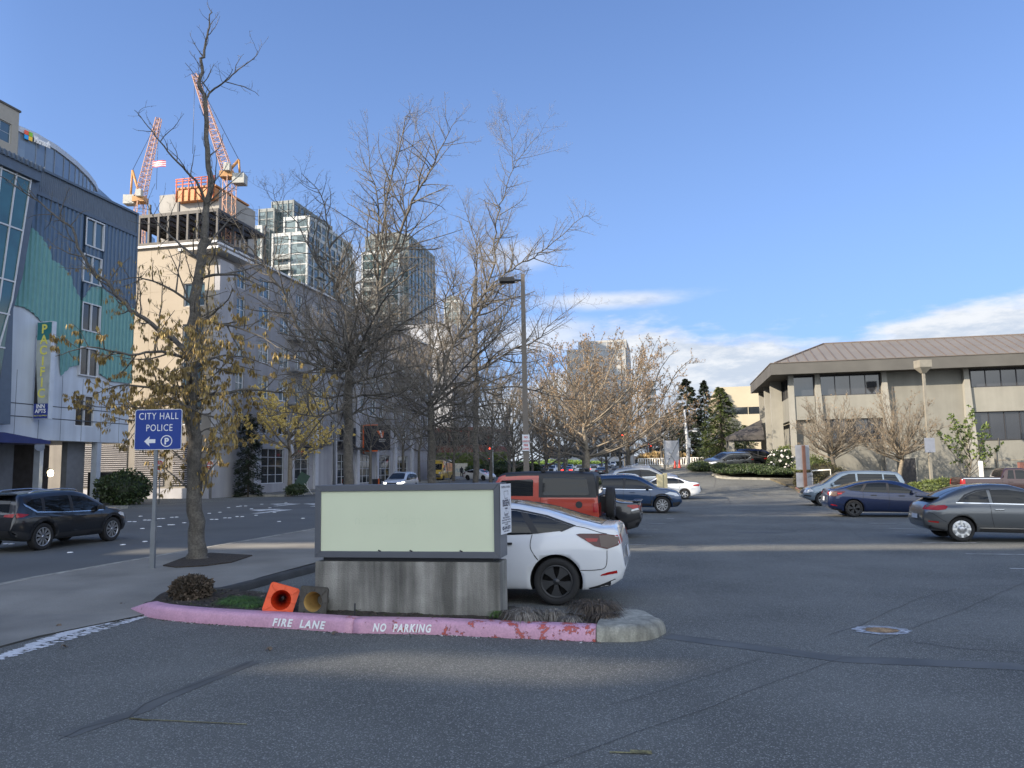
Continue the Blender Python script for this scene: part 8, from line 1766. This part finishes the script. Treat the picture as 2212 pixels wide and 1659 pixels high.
for s_, lab, mt in ((plane_at(OD, SA, 727, 1040)[0] - .5, 'dark square planter before the grey shop wall', mTrim), (plane_at(OD, SA, 775, 1038)[0] + 1.5, 'dark planter with an orange corner strip by the banners', mBk)):
    t = thing('planter', lab, 'planter', on_apt(s_, 0, -1.4), SA); b = MB(); b.box((0, 0, .45), (.7, .7, .9), 0, taper=1.1); b.build('pot', mt, t)
    if mt is mBk: b = MB(); b.bb(-.42, -.36, -.42, -.3, 0, .95); b.build('corner_strip', mOg, t); b = MB(); b.tube([(0, 0, .9), (.03, 0, 2.3)], .03, 5); b.build('stem', mTwig, t)
g = gb(652, 57.4, .15); t = thing('sandwich_board', 'dark folding board tipped over the low bush by the golden catkin tree', 'board', g, .4); b = MB(); b.box((0, 0, 1.0), (.75, .06, 1.2), 0, Matrix.Rotation(.5, 3, 'Y')); b.build('panel', M('board_green', (.02, .05, .035), .7), t); b = MB(); b.tube([(.2, -.05, .8), (.75, -.3, 0)], .02, 5); b.build('leg', M('white_rail'), t)
bush(95, gb(640, 56.8, .15), (.8, .5, .75), 'low dark bush at the foot of the golden catkin tree', mRh, 1200, .1)
# slim grey lamp pole before the shops
g = gb(722, 60, .15); b = MB(); b.tube([(0, 0, 0), (0, 0, 9.0)], [.13, .09], 8); tag(b.build('steel_pole', M('column_shade'), None, g), 'slim dark steel pole in front of the tall shop windows', 'pole')
# name wall at the junction
g = gb(978, 122, 0); t = thing('name_wall', 'low white name wall below the clipped hedge', 'wall sign', g, 0); b = MB(); b.bb(-3.6, 2.3, 0, .5, 0, 2.1); b.build('wall', M('pale_wall'), t); put_text('lettering', 'Bellevue', 1.15, M('letters_grey', (.30, .36, .36), .4, var=0), t, (-.2, -.02, .75), bold=.03)
# pedestrian
def person(px, Y, label, col):
    g = gb(px, Y); bm = bmesh.new(); rads = {}
    def V(x, y, z, r): v = bm.verts.new((x, y, z)); rads[v] = r; return v
    hip = V(0, 0, .95, .15); belly = V(0, 0, 1.15, .14); chest = V(0, 0, 1.38, .17); neck = V(0, 0, 1.52, .06); head = V(0, -.02, 1.62, .085); crown_ = V(0, -.01, 1.72, .075)
    E_ = [(hip, belly), (belly, chest), (chest, neck), (neck, head), (head, crown_)]
    for s in (-1, 1):
        th_ = V(s * .10, 0, .88, .10); kn = V(s * .12, -.06 * s, .50, .065); an = V(s * .12, .10 * s, .09, .045); ft = V(s * .13, .10 * s - .14, .04, .04); E_ += [(hip, th_), (th_, kn), (kn, an), (an, ft)]
        sh = V(s * .2, 0, 1.42, .07); el = V(s * .26, .05 * s, 1.14, .05); wr = V(s * .24, -.08, .92, .038); E_ += [(chest, sh), (sh, el), (el, wr)]
    for a, c in E_: bm.edges.new((a, c))
    me = bpy.data.meshes.new('person'); bm.verts.index_update(); order = [rads[v] for v in bm.verts]; bm.to_mesh(me); bm.free(); o = obj('person', me, None, g, .5)
    md = o.modifiers.new('skin', 'SKIN')
    for i, r in enumerate(order): o.data.skin_vertices[0].data[i].radius = (r, r)
    o.data.skin_vertices[0].data[0].use_root = True; o.modifiers.new('s', 'SUBSURF').levels = 1; apply_mods(o); o.data.materials.clear(); o.data.materials.append(col)
    for p in o.data.polygons: p.use_smooth = True
    return tag(o, label, 'person')
person(997, 112, 'person in dark clothes walking beside the yellow van', M('dark_clothes', (.02, .02, .025), .8))
# ---------------------------------------------------------------- blocks added out of frame to shade the lot
XF = lambda y: lcurb_x(y) - 4.8
# added unseen slab, its slot sized to draw the bright strip over the lot
k_ = math.tan(SUN_EL); sxn, syn = math.sin(SUN_AZ), math.cos(SUN_AZ)     # towards the sun
perh = -syn / k_          # metres in y covered per metre of height
y0 = -7.0; zA = (19.15 - y0) / perh; zB = (20.35 - y0) / perh
dpt = 3.0; extra = dpt / perh
t = thing('shadow_slab', 'tall slender slab added out of view, slotted to shape the sun on the lot', 'building', (0, 0, 0), 0)
b = MB(); b.bb(-120, -42, y0 - dpt, y0, 0, zA); b.build('lower_block', mGr2, t)
b = MB()
for x0_, x1_, zt2 in ((-64, -42, 36.0), (-84, -64, 41.0), (-130, -84, 51.0)): b.bb(x0_, x1_, y0 - dpt, y0, zB + extra, zt2)
b.build('upper_block', mGr2, t)
b = MB()
for x in range(-118, -42, 14): b.bb(x, x + .6, y0 - dpt + .5, y0 - dpt + 1.1, zA, zB + extra)
b.build('column', mGr2, t)
shade_block('long grey block added behind the viewer to shade the lot', -100, -36, -75, -24, 0, 27.5)
shade_block('low grey wing added out of view before the long block, to shade the lot', -75, -36, -24, -12, 0, 14)
shade_block('grey block added out of view next to the inn, to shade the lot', -62, -38, -4, 11, 0, 14)
# added unseen screen, slotted to let a streak of sun onto the asphalt
t = thing('sun_slot_screen', 'tall slotted screen added out of view to shape a streak of sun', 'screen wall', (-55, -24.2, 0), GA)
z0s = (6.0 + 24.2) / perh; b = MB(); b.bb(-60, -20, 0, .3, 0, 30); b.bb(-20, -14, 0, .3, 0, 41); b.bb(-8.5, 22, 0, .3, 0, 46); b.bb(-14, -8.5, 0, .3, 0, z0s - .30); b.bb(-14, -8.5, 0, .3, z0s + .28, 42); b.build('screen', mGr2, t)
